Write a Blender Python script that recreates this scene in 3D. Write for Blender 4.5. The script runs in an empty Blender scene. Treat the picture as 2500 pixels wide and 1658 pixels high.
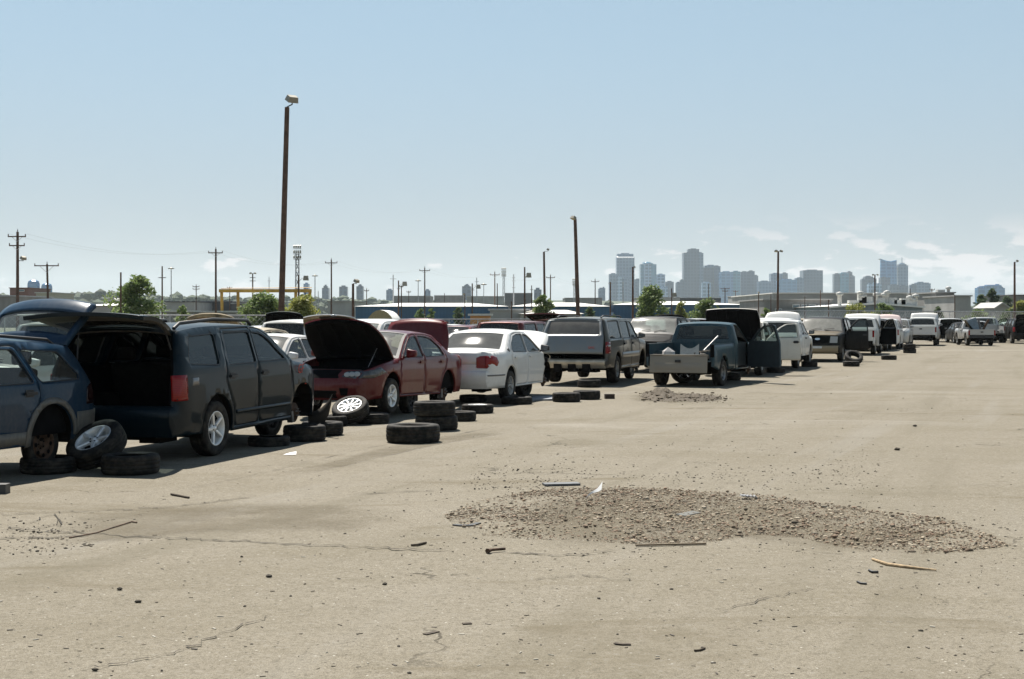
import bpy, bmesh, math, random
from math import sin, cos, pi, radians, sqrt, atan2
from mathutils import Vector, Matrix, noise
from mathutils.geometry import delaunay_2d_cdt

SC = bpy.context.scene
COL = SC.collection
random.seed(7)

# ------------------------------------------------------------------ camera
CAM_H = 1.87
F = 3472.0            # focal length in pixels of the 2500 px wide photograph (50 mm on 36 mm film)
HOR = 775.0           # row of the horizon
cam_d = bpy.data.cameras.new('camera')
cam_d.sensor_width = 36.0
cam_d.lens = 50.0
cam_d.shift_y = -(829.0 - HOR) / 2500.0
cam_d.clip_start = 0.1
cam_d.clip_end = 60000.0
cam = bpy.data.objects.new('camera', cam_d)
cam.location = (0, 0, CAM_H)
cam.rotation_euler = (pi / 2, 0, 0)
COL.objects.link(cam)
SC.camera = cam

# ------------------------------------------------------------------ light
SUN_EL = radians(57)
SUN_AZ = radians(-20)          # left of straight ahead: the lot is back-lit
SUNV = Vector((sin(SUN_AZ) * cos(SUN_EL), cos(SUN_AZ) * cos(SUN_EL), sin(SUN_EL)))
sun_d = bpy.data.lights.new('sun', 'SUN')
sun_d.energy = 5.0
sun_d.angle = radians(0.53)
sun_d.color = (1.0, 0.945, 0.86)
sun = bpy.data.objects.new('sun', sun_d)
sun.rotation_euler = (-SUNV).to_track_quat('-Z', 'Y').to_euler()
sun.location = SUNV * 200
COL.objects.link(sun)

world = bpy.data.worlds.new('World')
SC.world = world
world.use_nodes = True
wn = world.node_tree.nodes
wl = world.node_tree.links
wn.clear()
w_out = wn.new('ShaderNodeOutputWorld')
w_bg = wn.new('ShaderNodeBackground')
w_bg.inputs['Strength'].default_value = 0.0505
w_sky = wn.new('ShaderNodeTexSky')
w_sky.sky_type = 'NISHITA'
w_sky.sun_disc = False
w_sky.sun_elevation = SUN_EL
w_sky.sun_rotation = SUN_AZ
w_sky.altitude = 1600
w_sky.air_density = 1.05
w_sky.dust_density = 0.7
w_sky.ozone_density = 1.3
# cumulus low above the horizon all the way round, thicker in some quarters
w_tc = wn.new('ShaderNodeTexCoord')
w_sep = wn.new('ShaderNodeSeparateXYZ')
wl.new(w_tc.outputs['Generated'], w_sep.inputs[0])
def wmath(op, a, b=None, clamp=False):
    n = wn.new('ShaderNodeMath'); n.operation = op; n.use_clamp = clamp
    for i, v in enumerate((a, b)):
        if v is None: continue
        if isinstance(v, (int, float)): n.inputs[i].default_value = v
        else: wl.new(v, n.inputs[i])
    return n.outputs[0]
def wramp(v, a, b, c=0.0, d=1.0):
    n = wn.new('ShaderNodeMapRange'); n.interpolation_type = 'SMOOTHSTEP'
    wl.new(v, n.inputs[0])
    for i, q in enumerate((a, b, c, d)): n.inputs[i + 1].default_value = q
    return n.outputs[0]
w_az = wmath('ARCTAN2', w_sep.outputs['X'], w_sep.outputs['Y'])
w_el = wmath('ARCSINE', w_sep.outputs['Z'])
w_cmb = wn.new('ShaderNodeCombineXYZ')
wl.new(wmath('MULTIPLY', w_az, 27.0), w_cmb.inputs[0])
wl.new(wmath('MULTIPLY', w_el, 78.0), w_cmb.inputs[1])
w_cmb.inputs[2].default_value = 3.7
w_n1 = wn.new('ShaderNodeTexNoise')
w_n1.inputs['Scale'].default_value = 1.0
w_n1.inputs['Detail'].default_value = 7.0
w_n1.inputs['Roughness'].default_value = 0.56
wl.new(w_cmb.outputs[0], w_n1.inputs['Vector'])
w_cmb2 = wn.new('ShaderNodeCombineXYZ')
wl.new(wmath('MULTIPLY', wmath('SINE', wmath('ADD', w_az, 1.15)), 0.5), w_cmb2.inputs[0])
# coverage: a slow swing with azimuth (most to the right of the view) and a band of elevation
w_cov = wramp(w_az, 0.03, 0.30)
w_cov = wmath('MULTIPLY', w_cov, wramp(w_az, 1.4, 2.6, 1.0, 0.25))
w_cov = wmath('ADD', wmath('MULTIPLY', w_cov, 0.135), 0.0)
w_band = wmath('MULTIPLY', wramp(w_el, 0.004, 0.03), wramp(w_el, 0.040, 0.074, 1.0, 0.0))
w_low = wramp(w_el, 0.0, 0.05, 0.04, 0.0)
w_d = wmath('ADD', wmath('ADD', w_n1.outputs['Fac'], w_cov), w_low)
w_m = wmath('MULTIPLY', wramp(w_d, 0.61, 0.70), w_band, True)
w_m = wmath('MULTIPLY', w_m, 0.95)
w_mix = wn.new('ShaderNodeMixRGB')
wl.new(w_m, w_mix.inputs[0])
w_tint = wn.new('ShaderNodeMixRGB'); w_tint.blend_type = 'MULTIPLY'; w_tint.inputs[0].default_value = 1.0
w_tint.inputs[2].default_value = (0.97, 1.02, 0.955, 1)
wl.new(w_sky.outputs[0], w_tint.inputs[1])
# the air pales towards the horizon all the way round
w_pale = wn.new('ShaderNodeMixRGB')
wl.new(wramp(w_el, 0.03, 0.25), w_pale.inputs[0])
w_pale.inputs[1].default_value = (4.5, 4.75, 5.4, 1)
w_pale.inputs[2].default_value = (5.75, 7.4, 8.3, 1)
w_hz = wn.new('ShaderNodeMixRGB')
wl.new(wmath('MULTIPLY', wramp(w_el, -0.05, 0.24, 0.85, 0.45), wramp(w_el, 0.25, 1.1, 1.0, 0.0)), w_hz.inputs[0])
wl.new(w_tint.outputs[0], w_hz.inputs[1])
wl.new(w_pale.outputs[0], w_hz.inputs[2])
wl.new(w_hz.outputs[0], w_mix.inputs[1])
w_mix.inputs[2].default_value = (8.2, 7.9, 7.9, 1)
wl.new(w_mix.outputs[0], w_bg.inputs['Color'])
wl.new(w_bg.outputs[0], w_out.inputs[0])

vs = SC.view_settings
vs.view_transform = 'Standard'
vs.look = 'None'
vs.gamma = 1.0
vs.exposure = 0.92
vs.use_curve_mapping = False
SC.display_settings.display_device = 'sRGB'
SC.render.engine = 'CYCLES'
SC.cycles.use_denoising = True
SC.cycles.max_bounces = 8
SC.cycles.transparent_max_bounces = 24
SC.cycles.volume_bounces = 1
SC.cycles.sample_clamp_indirect = 6.0
SC.cycles.caustics_reflective = False
SC.cycles.caustics_refractive = False

# ------------------------------------------------------------------ helpers
def W(px, d, z=0.0):
    """world point seen in column px of the photograph, d metres ahead of the camera, z above the ground"""
    return Vector(((px - 1250.0) / F * d, d, z))
def gd(py):
    """distance of ground seen in row py"""
    return F * CAM_H / (py - HOR)
def zat(py, d):
    return CAM_H - (py - HOR) * d / F

def tag(o, label=None, cat=None, group=None, kind=None):
    if label: o['label'] = label
    if cat: o['category'] = cat
    if group: o['group'] = group
    if kind: o['kind'] = kind
    return o

def link(name, data, parent=None, mats=None):
    o = bpy.data.objects.new(name, data)
    COL.objects.link(o)
    if parent is not None: o.parent = parent
    if mats is not None and data is not None and not data.materials:
        for m in (mats if isinstance(mats, (list, tuple)) else [mats]): data.materials.append(m)
    return o

def empty(name, loc=(0, 0, 0), rz=0.0, parent=None):
    o = bpy.data.objects.new(name, None)
    o.location = loc
    o.rotation_euler = (0, 0, rz)
    o.empty_display_size = 0.2
    COL.objects.link(o)
    if parent is not None: o.parent = parent
    return o

class MB:
    """collects shapes into one mesh"""
    def __init__(s): s.v = []; s.f = []; s.mi = []; s.sm = []
    def add(s, v, f, mi=0, sm=False):
        o = len(s.v)
        s.v += [tuple(p) for p in v]
        for q in f:
            s.f.append(tuple(i + o for i in q)); s.mi.append(mi); s.sm.append(sm)
        return s
    def box(s, c, sz, rot=None, mi=0, taper=1.0):
        x, y, z = sz[0] / 2, sz[1] / 2, sz[2] / 2
        v = []
        for k in (-1, 1):
            t = taper if k > 0 else 1.0
            for a, b in ((-1, -1), (1, -1), (1, 1), (-1, 1)): v.append(Vector((a * x * t, b * y * t, k * z)))
        if rot is not None: v = [rot @ p for p in v]
        v = [p + Vector(c) for p in v]
        return s.add(v, [(3, 2, 1, 0), (4, 5, 6, 7), (0, 1, 5, 4), (1, 2, 6, 5), (2, 3, 7, 6), (3, 0, 4, 7)], mi)
    def tube(s, pts, r, n=8, mi=0, cap=True, sm=True):
        pts = [Vector(p) for p in pts]
        rr = r if isinstance(r, (list, tuple)) else [r] * len(pts)
        v = []; f = []
        up = None
        for i, p in enumerate(pts):
            t = (pts[min(i + 1, len(pts) - 1)] - pts[max(i - 1, 0)])
            t = t.normalized() if t.length > 1e-9 else Vector((0, 0, 1))
            if up is None:
                up = Vector((0, 0, 1)) if abs(t.z) < 0.9 else Vector((1, 0, 0))
            a = t.cross(up)
            if a.length < 1e-6: a = t.cross(Vector((0.3, 1, 0.2)))
            a.normalize(); b = a.cross(t).normalized(); up = b
            for k in range(n):
                an = 2 * pi * k / n
                v.append(p + (a * cos(an) + b * sin(an)) * rr[i])
        for i in range(len(pts) - 1):
            for k in range(n):
                k2 = (k + 1) % n
                f.append((i * n + k, i * n + k2, (i + 1) * n + k2, (i + 1) * n + k))
        s.add(v, f, mi, sm)
        if cap:
            s.add(v[:n], [tuple(range(n))[::-1]], mi); s.add(v[-n:], [tuple(range(n))], mi)
        return s
    def lathe(s, prof, n=32, mi=0, axis='Y', sm=True, M=None):
        """prof: (radius, offset along axis)"""
        v = []; f = []
        for r, h in prof:
            for k in range(n):
                a = 2 * pi * k / n
                p = Vector((r * cos(a), h, r * sin(a))) if axis == 'Y' else Vector((r * cos(a), r * sin(a), h))
                v.append(M @ p if M is not None else p)
        m = len(prof)
        for i in range(m - 1):
            for k in range(n):
                k2 = (k + 1) % n
                f.append((i * n + k, i * n + k2, (i + 1) * n + k2, (i + 1) * n + k))
        return s.add(v, f, mi, sm)
    def mesh(s, name):
        me = bpy.data.meshes.new(name)
        me.from_pydata(s.v, [], s.f)
        me.polygons.foreach_set('material_index', s.mi)
        me.polygons.foreach_set('use_smooth', s.sm)
        me.update()
        return me
    def build(s, name, mats, parent=None):
        return link(name, s.mesh(name), parent, mats)

def bevel_mesh(me, w, seg=2):
    bm = bmesh.new(); bm.from_mesh(me)
    bmesh.ops.bevel(bm, geom=bm.edges[:], offset=w, segments=seg, affect='EDGES', profile=0.6)
    for f in bm.faces: f.smooth = True
    bm.to_mesh(me); bm.free()
    return me

# ------------------------------------------------------------------ materials
class NT:
    def __init__(s, name):
        s.m = bpy.data.materials.new(name); s.m.use_nodes = True
        s.t = s.m.node_tree; s.n = s.t.nodes; s.l = s.t.links
        s.bsdf = s.n['Principled BSDF']; s.out = s.n['Material Output']
    def new(s, typ, **kw):
        n = s.n.new(typ)
        for k, v in kw.items():
            if k in n.inputs.keys(): s.set(n, k, v)
            else: setattr(n, k, v)
        return n
    def set(s, n, k, v):
        if isinstance(v, bpy.types.NodeSocket): s.l.new(v, n.inputs[k])
        else: n.inputs[k].default_value = v
    def math(s, op, a, b=None, clamp=False):
        n = s.n.new('ShaderNodeMath'); n.operation = op; n.use_clamp = clamp
        s.set(n, 0, a)
        if b is not None: s.set(n, 1, b)
        return n.outputs[0]
    def ramp(s, v, a, b, c=0.0, d=1.0):
        n = s.n.new('ShaderNodeMapRange'); n.interpolation_type = 'SMOOTHSTEP'
        for i, q in enumerate((v, a, b, c, d)): s.set(n, i, q)
        return n.outputs[0]
    def mix(s, f, a, b, typ='MIX'):
        n = s.n.new('ShaderNodeMixRGB'); n.blend_type = typ
        s.set(n, 0, f); s.set(n, 1, a if not isinstance(a, tuple) else col(a)); s.set(n, 2, b if not isinstance(b, tuple) else col(b))
        return n.outputs[0]
    def noise(s, vec, scale, detail=3.0, rough=0.5, dist=0.0):
        n = s.n.new('ShaderNodeTexNoise')
        s.l.new(vec, n.inputs['Vector'])
        n.inputs['Scale'].default_value = scale; n.inputs['Detail'].default_value = detail
        n.inputs['Roughness'].default_value = rough; n.inputs['Distortion'].default_value = dist
        return n.outputs['Fac']
    def obj(s): return s.n.new('ShaderNodeTexCoord').outputs['Object']
    def pos(s): return s.n.new('ShaderNodeNewGeometry').outputs['Position']
    def scalev(s, vec, sc):
        n = s.n.new('ShaderNodeVectorMath'); n.operation = 'MULTIPLY'
        s.l.new(vec, n.inputs[0]); n.inputs[1].default_value = sc
        return n.outputs[0]
    def base(s, **kw):
        for k, v in kw.items():
            s.set(s.bsdf, k.replace('_', ' '), col(v) if isinstance(v, tuple) and len(v) == 3 else v)
        return s
    def bump(s, h, strength=0.3, dist=0.02):
        n = s.n.new('ShaderNodeBump'); s.set(n, 'Height', h)
        n.inputs['Strength'].default_value = strength; n.inputs['Distance'].default_value = dist
        s.l.new(n.outputs[0], s.bsdf.inputs['Normal'])
def col(c): return (c[0], c[1], c[2], 1.0) if len(c) == 3 else c

MATS = {}
def plain(name, c, rough=0.6, metal=0.0, var=0.15, scale=6.0, bump=0.0, spec=0.5):
    if name in MATS: return MATS[name]
    t = NT(name)
    f = t.noise(t.obj(), scale, 4.0, 0.6)
    f = t.ramp(f, 0.3, 0.7)
    a = tuple(x * (1 - var) for x in c); b = tuple(min(1, x * (1 + var)) for x in c)
    t.base(Base_Color=t.mix(f, a, b), Roughness=rough, Metallic=metal)
    t.bsdf.inputs['Specular IOR Level'].default_value = spec
    if bump: t.bump(t.noise(t.obj(), scale * 4, 5.0, 0.6), bump, 0.01)
    MATS[name] = t.m
    return t.m

def paint(name, c, metal=0.0, rough=0.32, dust=0.35, coat=0.5, dustc=(0.30, 0.26, 0.20)):
    """weathered car paint: clear coat, patchy dust that gathers on ledges, scuffs"""
    if name in MATS: return MATS[name]
    t = NT(name)
    o = t.obj()
    big = t.noise(o, 1.6, 5.0, 0.65)
    fine = t.noise(o, 26.0, 4.0, 0.7)
    streak = t.noise(t.scalev(o, (5.0, 5.0, 0.8)), 3.0, 4.0, 0.6)
    d = t.math('ADD', t.math('MULTIPLY', big, 0.5), t.math('MULTIPLY', t.math('ADD', fine, streak), 0.25))
    d = t.math('MULTIPLY', t.ramp(d, 0.36, 0.70), dust)
    t.base(Base_Color=t.mix(d, c, dustc), Metallic=metal)
    t.set(t.bsdf, 'Roughness', t.math('ADD', rough, t.math('MULTIPLY', d, 0.5)))
    t.set(t.bsdf, 'Coat Weight', t.math('MULTIPLY', t.math('SUBTRACT', 1.0, d), coat))
    t.bsdf.inputs['Coat Roughness'].default_value = 0.03
    t.bsdf.inputs['Specular IOR Level'].default_value = 0.06
    MATS[name] = t.m
    return t.m

def glass(name, tint=(0.75, 0.85, 0.82), dirt=0.12, dirtc=(0.45, 0.44, 0.40), rough=0.03):
    """thin car glass: tinted see-through, mirror by angle, a film of dust"""
    if name in MATS: return MATS[name]
    t = NT(name)
    tr = t.new('ShaderNodeBsdfTransparent'); tr.inputs[0].default_value = col(tint)
    gl = t.new('ShaderNodeBsdfGlossy'); gl.inputs['Roughness'].default_value = rough
    fr = t.new('ShaderNodeFresnel'); fr.inputs[0].default_value = 1.5
    m1 = t.new('ShaderNodeMixShader'); t.l.new(fr.outputs[0], m1.inputs[0]); t.l.new(tr.outputs[0], m1.inputs[1]); t.l.new(gl.outputs[0], m1.inputs[2])
    df = t.new('ShaderNodeBsdfDiffuse'); df.inputs[0].default_value = col(dirtc)
    n = t.noise(t.obj(), 4.0, 6.0, 0.7)
    d = t.math('MULTIPLY', t.ramp(n, 0.2, 0.8, 0.65, 1.0), dirt)
    m2 = t.new('ShaderNodeMixShader'); t.l.new(d, m2.inputs[0]); t.l.new(m1.outputs[0], m2.inputs[1]); t.l.new(df.outputs[0], m2.inputs[2])
    t.l.new(m2.outputs[0], t.out.inputs[0])
    t.n.remove(t.bsdf)
    MATS[name] = t.m
    return t.m

def lens(name, c, rough=0.12):
    """coloured lamp plastic"""
    if name in MATS: return MATS[name]
    t = NT(name)
    w = t.n.new('ShaderNodeTexWave'); t.l.new(t.obj(), w.inputs['Vector']); w.bands_direction = 'Z'; w.inputs['Scale'].default_value = 14.0
    t.base(Base_Color=t.mix(w.outputs['Fac'], tuple(x * 0.7 for x in c), c), Roughness=rough)
    t.bsdf.inputs['Coat Weight'].default_value = 0.15
    t.bsdf.inputs['Specular IOR Level'].default_value = 0.3
    t.bsdf.inputs['Coat Roughness'].default_value = 0.05
    MATS[name] = t.m
    return t.m

RUBBER = None
def mk_rubber():
    t = NT('tyre_rubber')
    o = t.obj()
    n = t.noise(o, 9.0, 5.0, 0.65)
    d = t.ramp(n, 0.35, 0.75)
    t.base(Base_Color=t.mix(d, (0.009, 0.009, 0.009), (0.055, 0.048, 0.038)), Roughness=0.75)
    t.bsdf.inputs['Specular IOR Level'].default_value = 0.2
    t.bump(t.noise(t.scalev(o, (60, 60, 60)), 1.0, 3.0), 0.35, 0.004)
    return t.m
RUBBER = mk_rubber()
BLACKP = plain('black_plastic', (0.017, 0.017, 0.018), 0.55, 0, 0.3, 8.0)
DARKTRIM = plain('dark_trim', (0.006, 0.006, 0.0065), 0.9, 0, 0.3, 8.0, 0.0, 0.08)
UNDER = plain('underbody_dirt', (0.010, 0.009, 0.008), 0.9, 0, 0.5, 5.0, 0.0, 0.08)
RUST = plain('rusty_iron', (0.075, 0.042, 0.024), 0.75, 0.25, 0.5, 14.0, 0.3)
STEEL = plain('grey_steel', (0.22, 0.22, 0.22), 0.45, 0.8, 0.3, 10.0)
ALLOY = plain('alloy_rim', (0.78, 0.78, 0.76), 0.42, 0.35, 0.12, 7.0)
ALLOYD = plain('dull_alloy', (0.30, 0.30, 0.29), 0.45, 0.6, 0.3, 7.0)
CHROME = plain('chrome', (0.72, 0.72, 0.72), 0.14, 1.0, 0.1, 6.0)
SEATC = plain('seat_cloth', (0.010, 0.0095, 0.009), 0.9, 0, 0.3, 10.0, 0.0, 0.08)
SEATG = plain('seat_cloth_grey', (0.10, 0.095, 0.085), 0.9, 0, 0.3, 10.0)
LINER = plain('beige_trim', (0.20, 0.18, 0.15), 0.8, 0, 0.2, 6.0)
GREYP = plain('grey_plastic', (0.10, 0.10, 0.10), 0.55, 0, 0.25, 5.0)
REDLENS = lens('red_lens', (0.24, 0.005, 0.004))
AMBER = lens('amber_lens', (0.55, 0.14, 0.02))
CLEARL = lens('clear_lens', (0.42, 0.43, 0.42))
PLATE = plain('pale_plate', (0.55, 0.56, 0.55), 0.5, 0, 0.1, 9.0)
G_CLEAR = glass('window_glass', (0.58, 0.70, 0.66), 0.10)
G_TINT = glass('tinted_glass', (0.16, 0.20, 0.20), 0.06)
G_DUST = glass('dusty_windscreen', (0.50, 0.62, 0.58), 0.30, (0.42, 0.42, 0.39), 0.12)
# ------------------------------------------------------------------ vehicles
def catmull(pts, n):
    if len(pts) < 3:
        a, b = pts[0], pts[-1]
        return [tuple(p + (q - p) * i / (2 * n) for p, q in zip(a, b)) for i in range(2 * n + 1)]
    out = []
    for i in range(len(pts) - 1):
        p1, p2 = pts[i], pts[i + 1]
        p0 = pts[i - 1] if i > 0 else tuple(2 * a - b for a, b in zip(p1, p2))
        p3 = pts[i + 2] if i + 2 < len(pts) else tuple(2 * b - a for a, b in zip(p1, p2))
        for k in range(n):
            t = k / n
            out.append(tuple(0.5 * (2 * b + (c - a) * t + (2 * a - 5 * b + 4 * c - d) * t * t + (3 * b - a - 3 * c + d) * t ** 3)
                             for a, b, c, d in zip(p0, p1, p2, p3)))
    out.append(tuple(pts[-1]))
    return out
def pip(poly, x, z):
    c = False
    x0, z0 = poly[-1]
    for x1, z1 in poly:
        if (z1 > z) != (z0 > z) and x < (x0 - x1) * (z - z1) / (z0 - z1) + x1: c = not c
        x0, z0 = x1, z1
    return c
def area2(p): return sum(p[i - 1][0] * p[i][1] - p[i][0] * p[i - 1][1] for i in range(len(p)))
def offset_poly(p, g):
    """moved inwards by g"""
    s = 1 if area2(p) > 0 else -1
    out = []
    n = len(p)
    for i in range(n):
        a, b, c = Vector(p[i - 1]), Vector(p[i]), Vector(p[(i + 1) % n])
        d1 = (b - a).normalized(); d2 = (c - b).normalized()
        n1 = Vector((-d1.y, d1.x)) * s; n2 = Vector((-d2.y, d2.x)) * s
        m = (n1 + n2)
        if m.length < 1e-6: m = n1
        m.normalize()
        k = g / max(0.35, m.dot(n1))
        q = b + m * k
        out.append((q.x, q.y))
    return out
def round_poly(p, r, k=3):
    out = []
    n = len(p)
    for i in range(n):
        a, b, c = Vector(p[i - 1]), Vector(p[i]), Vector(p[(i + 1) % n])
        rr = min(r, (a - b).length * 0.4, (c - b).length * 0.4)
        q0 = b + (a - b).normalized() * rr; q1 = b + (c - b).normalized() * rr
        for j in range(k + 1):
            t = j / k
            q = q0 * (1 - t) ** 2 + b * 2 * t * (1 - t) + q1 * t * t
            out.append((q.x, q.y))
    return out
def tri2d(loops, pts, key):
    """constrained triangulation; key(x, z) names the panel of a triangle or None"""
    vs_ = []; es = []
    for lp in loops:
        o = len(vs_); n = len(lp)
        vs_ += [Vector((a, b)) for a, b in lp]
        es += [(o + i, o + (i + 1) % n) for i in range(n)]
    vs_ += [Vector((a, b)) for a, b in pts]
    r = delaunay_2d_cdt(vs_, es, [], 0, 1e-5)
    out = {}
    V = r[0]
    for f in r[2]:
        cx = sum(V[i].x for i in f) / len(f); cz = sum(V[i].y for i in f) / len(f)
        k = key(cx, cz)
        if k is not None: out.setdefault(k, []).append(tuple(f))
    return [(v.x, v.y) for v in V], out
def gridpts(x0, x1, z0, z1, dx, dz):
    out = []
    nx = max(1, int((x1 - x0) / dx)); nz = max(1, int((z1 - z0) / dz))
    for i in range(nx + 1):
        for j in range(nz + 1):
            out.append((x0 + (i + (0.5 if j % 2 else 0.0)) * (x1 - x0) / nx, z0 + j * (z1 - z0) / nz))
    return out

# wheels -----------------------------------------------------------
WHEELS = {}
def tyre_mesh(R, w, Rr):
    k = ('t', R, w, Rr)
    if k in WHEELS: return WHEELS[k]
    h = w / 2
    half = [(Rr, h * 0.80), (Rr + 0.012, h * 0.93), (Rr + (R - Rr) * 0.45, h), (R * 0.93, h * 0.96), (R * 0.962, h * 0.88), (R * 0.985, h * 0.76), (R * 0.997, h * 0.60),
            (R + 0.002, h * 0.46), (R - 0.003, h * 0.44), (R - 0.003, h * 0.38), (R + 0.003, h * 0.36), (R + 0.004, h * 0.10), (R - 0.002, h * 0.08), (R - 0.002, 0)]
    prof = half + [(r, -o) for r, o in half[-2::-1]]
    prof += [(R - 0.03, -h * 0.8), (R - 0.018, 0), (R - 0.03, h * 0.8), (Rr, h * 0.80)]
    m = MB().lathe(prof, 44)
    me = m.mesh('tyre'); me.materials.append(RUBBER)
    WHEELS[k] = me
    return me
def rim_mesh(style, R, w, mat_):
    k = ('r', style, R, w, mat_.name)
    if k in WHEELS: return WHEELS[k]
    h = w / 2
    m = MB()
    m.lathe([(R + 0.006, h * 0.84), (R + 0.002, h * 0.90), (R - 0.012, h * 0.86), (R - 0.022, h * 0.55), (R - 0.05, h * 0.1), (R - 0.05, -h * 0.75), (R, -h * 0.9)], 36)
    n, wd, dish = {'five': (5, 0.30, 0.62), 'ten': (10, 0.16, 0.66), 'six': (6, 0.26, 0.60), 'seven': (7, 0.2, 0.62), 'steel': (0, 0, 0.2), 'three': (3, 0.5, 0.7), 'eight': (8, 0.24, 0.5)}[style]
    y0 = h * dish
    hubr = 0.062
    m.lathe([(0.001, y0 + 0.022), (0.030, y0 + 0.020), (0.036, y0 + 0.006), (hubr, y0 + 0.004), (hubr + 0.012, y0 - 0.015), (hubr + 0.012, y0 - 0.05)], 20)
    if n:
        for i in range(n):
            a = 2 * pi * i / n + 0.3
            ca, sa = cos(a), sin(a)
            w0 = min(2 * pi * hubr / n * 0.62, 0.055); w1 = R * wd * 0.62
            ro = R - 0.014
            e = Vector((ca, 0, sa)); tn = Vector((-sa, 0, ca)); ax = Vector((0, 1, 0))
            sec = []
            for rr, ww, yy, th in ((hubr * 0.7, w0, y0, 0.035), (hubr + (ro - hubr) * 0.5, (w0 + w1) / 2, y0 + 0.012, 0.03), (ro, w1, h * 0.78, 0.035)):
                c = e * rr + ax * yy
                sec.append([c + tn * ww / 2, c + tn * ww * 0.30 + ax * 0.010, c - tn * ww * 0.30 + ax * 0.010, c - tn * ww / 2, c - tn * ww * 0.4 - ax * th, c + tn * ww * 0.4 - ax * th])
            v = [p for q in sec for p in q]; f = []
            for q in range(2):
                for j in range(6):
                    f.append((q * 6 + j, q * 6 + (j + 1) % 6, q * 6 + 6 + (j + 1) % 6, q * 6 + 6 + j))
            m.add(v, f, 0, False)
    else:
        m.lathe([(hubr, y0), (R * 0.55, y0 + 0.03), (R * 0.72, y0 + 0.035), (R * 0.82, y0 - 0.01), (R - 0.03, y0 - 0.02)], 30)
        for i in range(8):
            a = 2 * pi * i / 8
            m.lathe([(0.001, 0.0), (0.026, 0.0)], 8, 1, M=Matrix.Translation((cos(a) * R * 0.70, y0 + 0.038, sin(a) * R * 0.70)))
    for i in range(5):
        a = 2 * pi * i / 5
        m.lathe([(0.011, y0 - 0.01), (0.011, y0 + 0.012), (0.001, y0 + 0.014)], 6, 1, M=Matrix.Translation((cos(a) * 0.05, 0, sin(a) * 0.05)))
    m.lathe([(0.001, -0.02), (R - 0.045, -0.02)], 24, 1)  # added dark disc, stands in for the shade in the barrel behind the spokes
    me = m.mesh('rim'); me.materials.append(mat_); me.materials.append(DARKTRIM)
    WHEELS[k] = me
    return me
def disc_mesh():
    if 'disc' in WHEELS: return WHEELS['disc']
    m = MB().lathe([(0.001, 0.075), (0.032, 0.075), (0.034, 0.055), (0.078, 0.052), (0.080, 0.012), (0.150, 0.010), (0.152, -0.014), (0.08, -0.016)], 36)
    for i in range(5):
        a = 2 * pi * i / 5
        m.lathe([(0.007, 0.05), (0.007, 0.085), (0.001, 0.086)], 6, 1, M=Matrix.Translation((cos(a) * 0.056, 0, sin(a) * 0.056)))
    m.box((-0.125, -0.005, 0.03), (0.07, 0.085, 0.17), None, 1)
    me = m.mesh('brake_disc'); me.materials.append(RUST); me.materials.append(STEEL)
    WHEELS['disc'] = me
    return me
def wheel(name, R, w, Rr, style, mat_, parent=None):
    e = empty(name, parent=parent)
    link('tyre', tyre_mesh(R, w, Rr), e); link('rim', rim_mesh(style, Rr, w, mat_), e)
    return e

# body -------------------------------------------------------------
DEFAULT_Y = dict(hw=0.9, tf=(0.20, 0.85), tr=(0.13, 0.55), zmid=0.62, zbelt=0.98, tumble=0.36, inset_belt=0.02, bulge=0.045)

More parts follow.
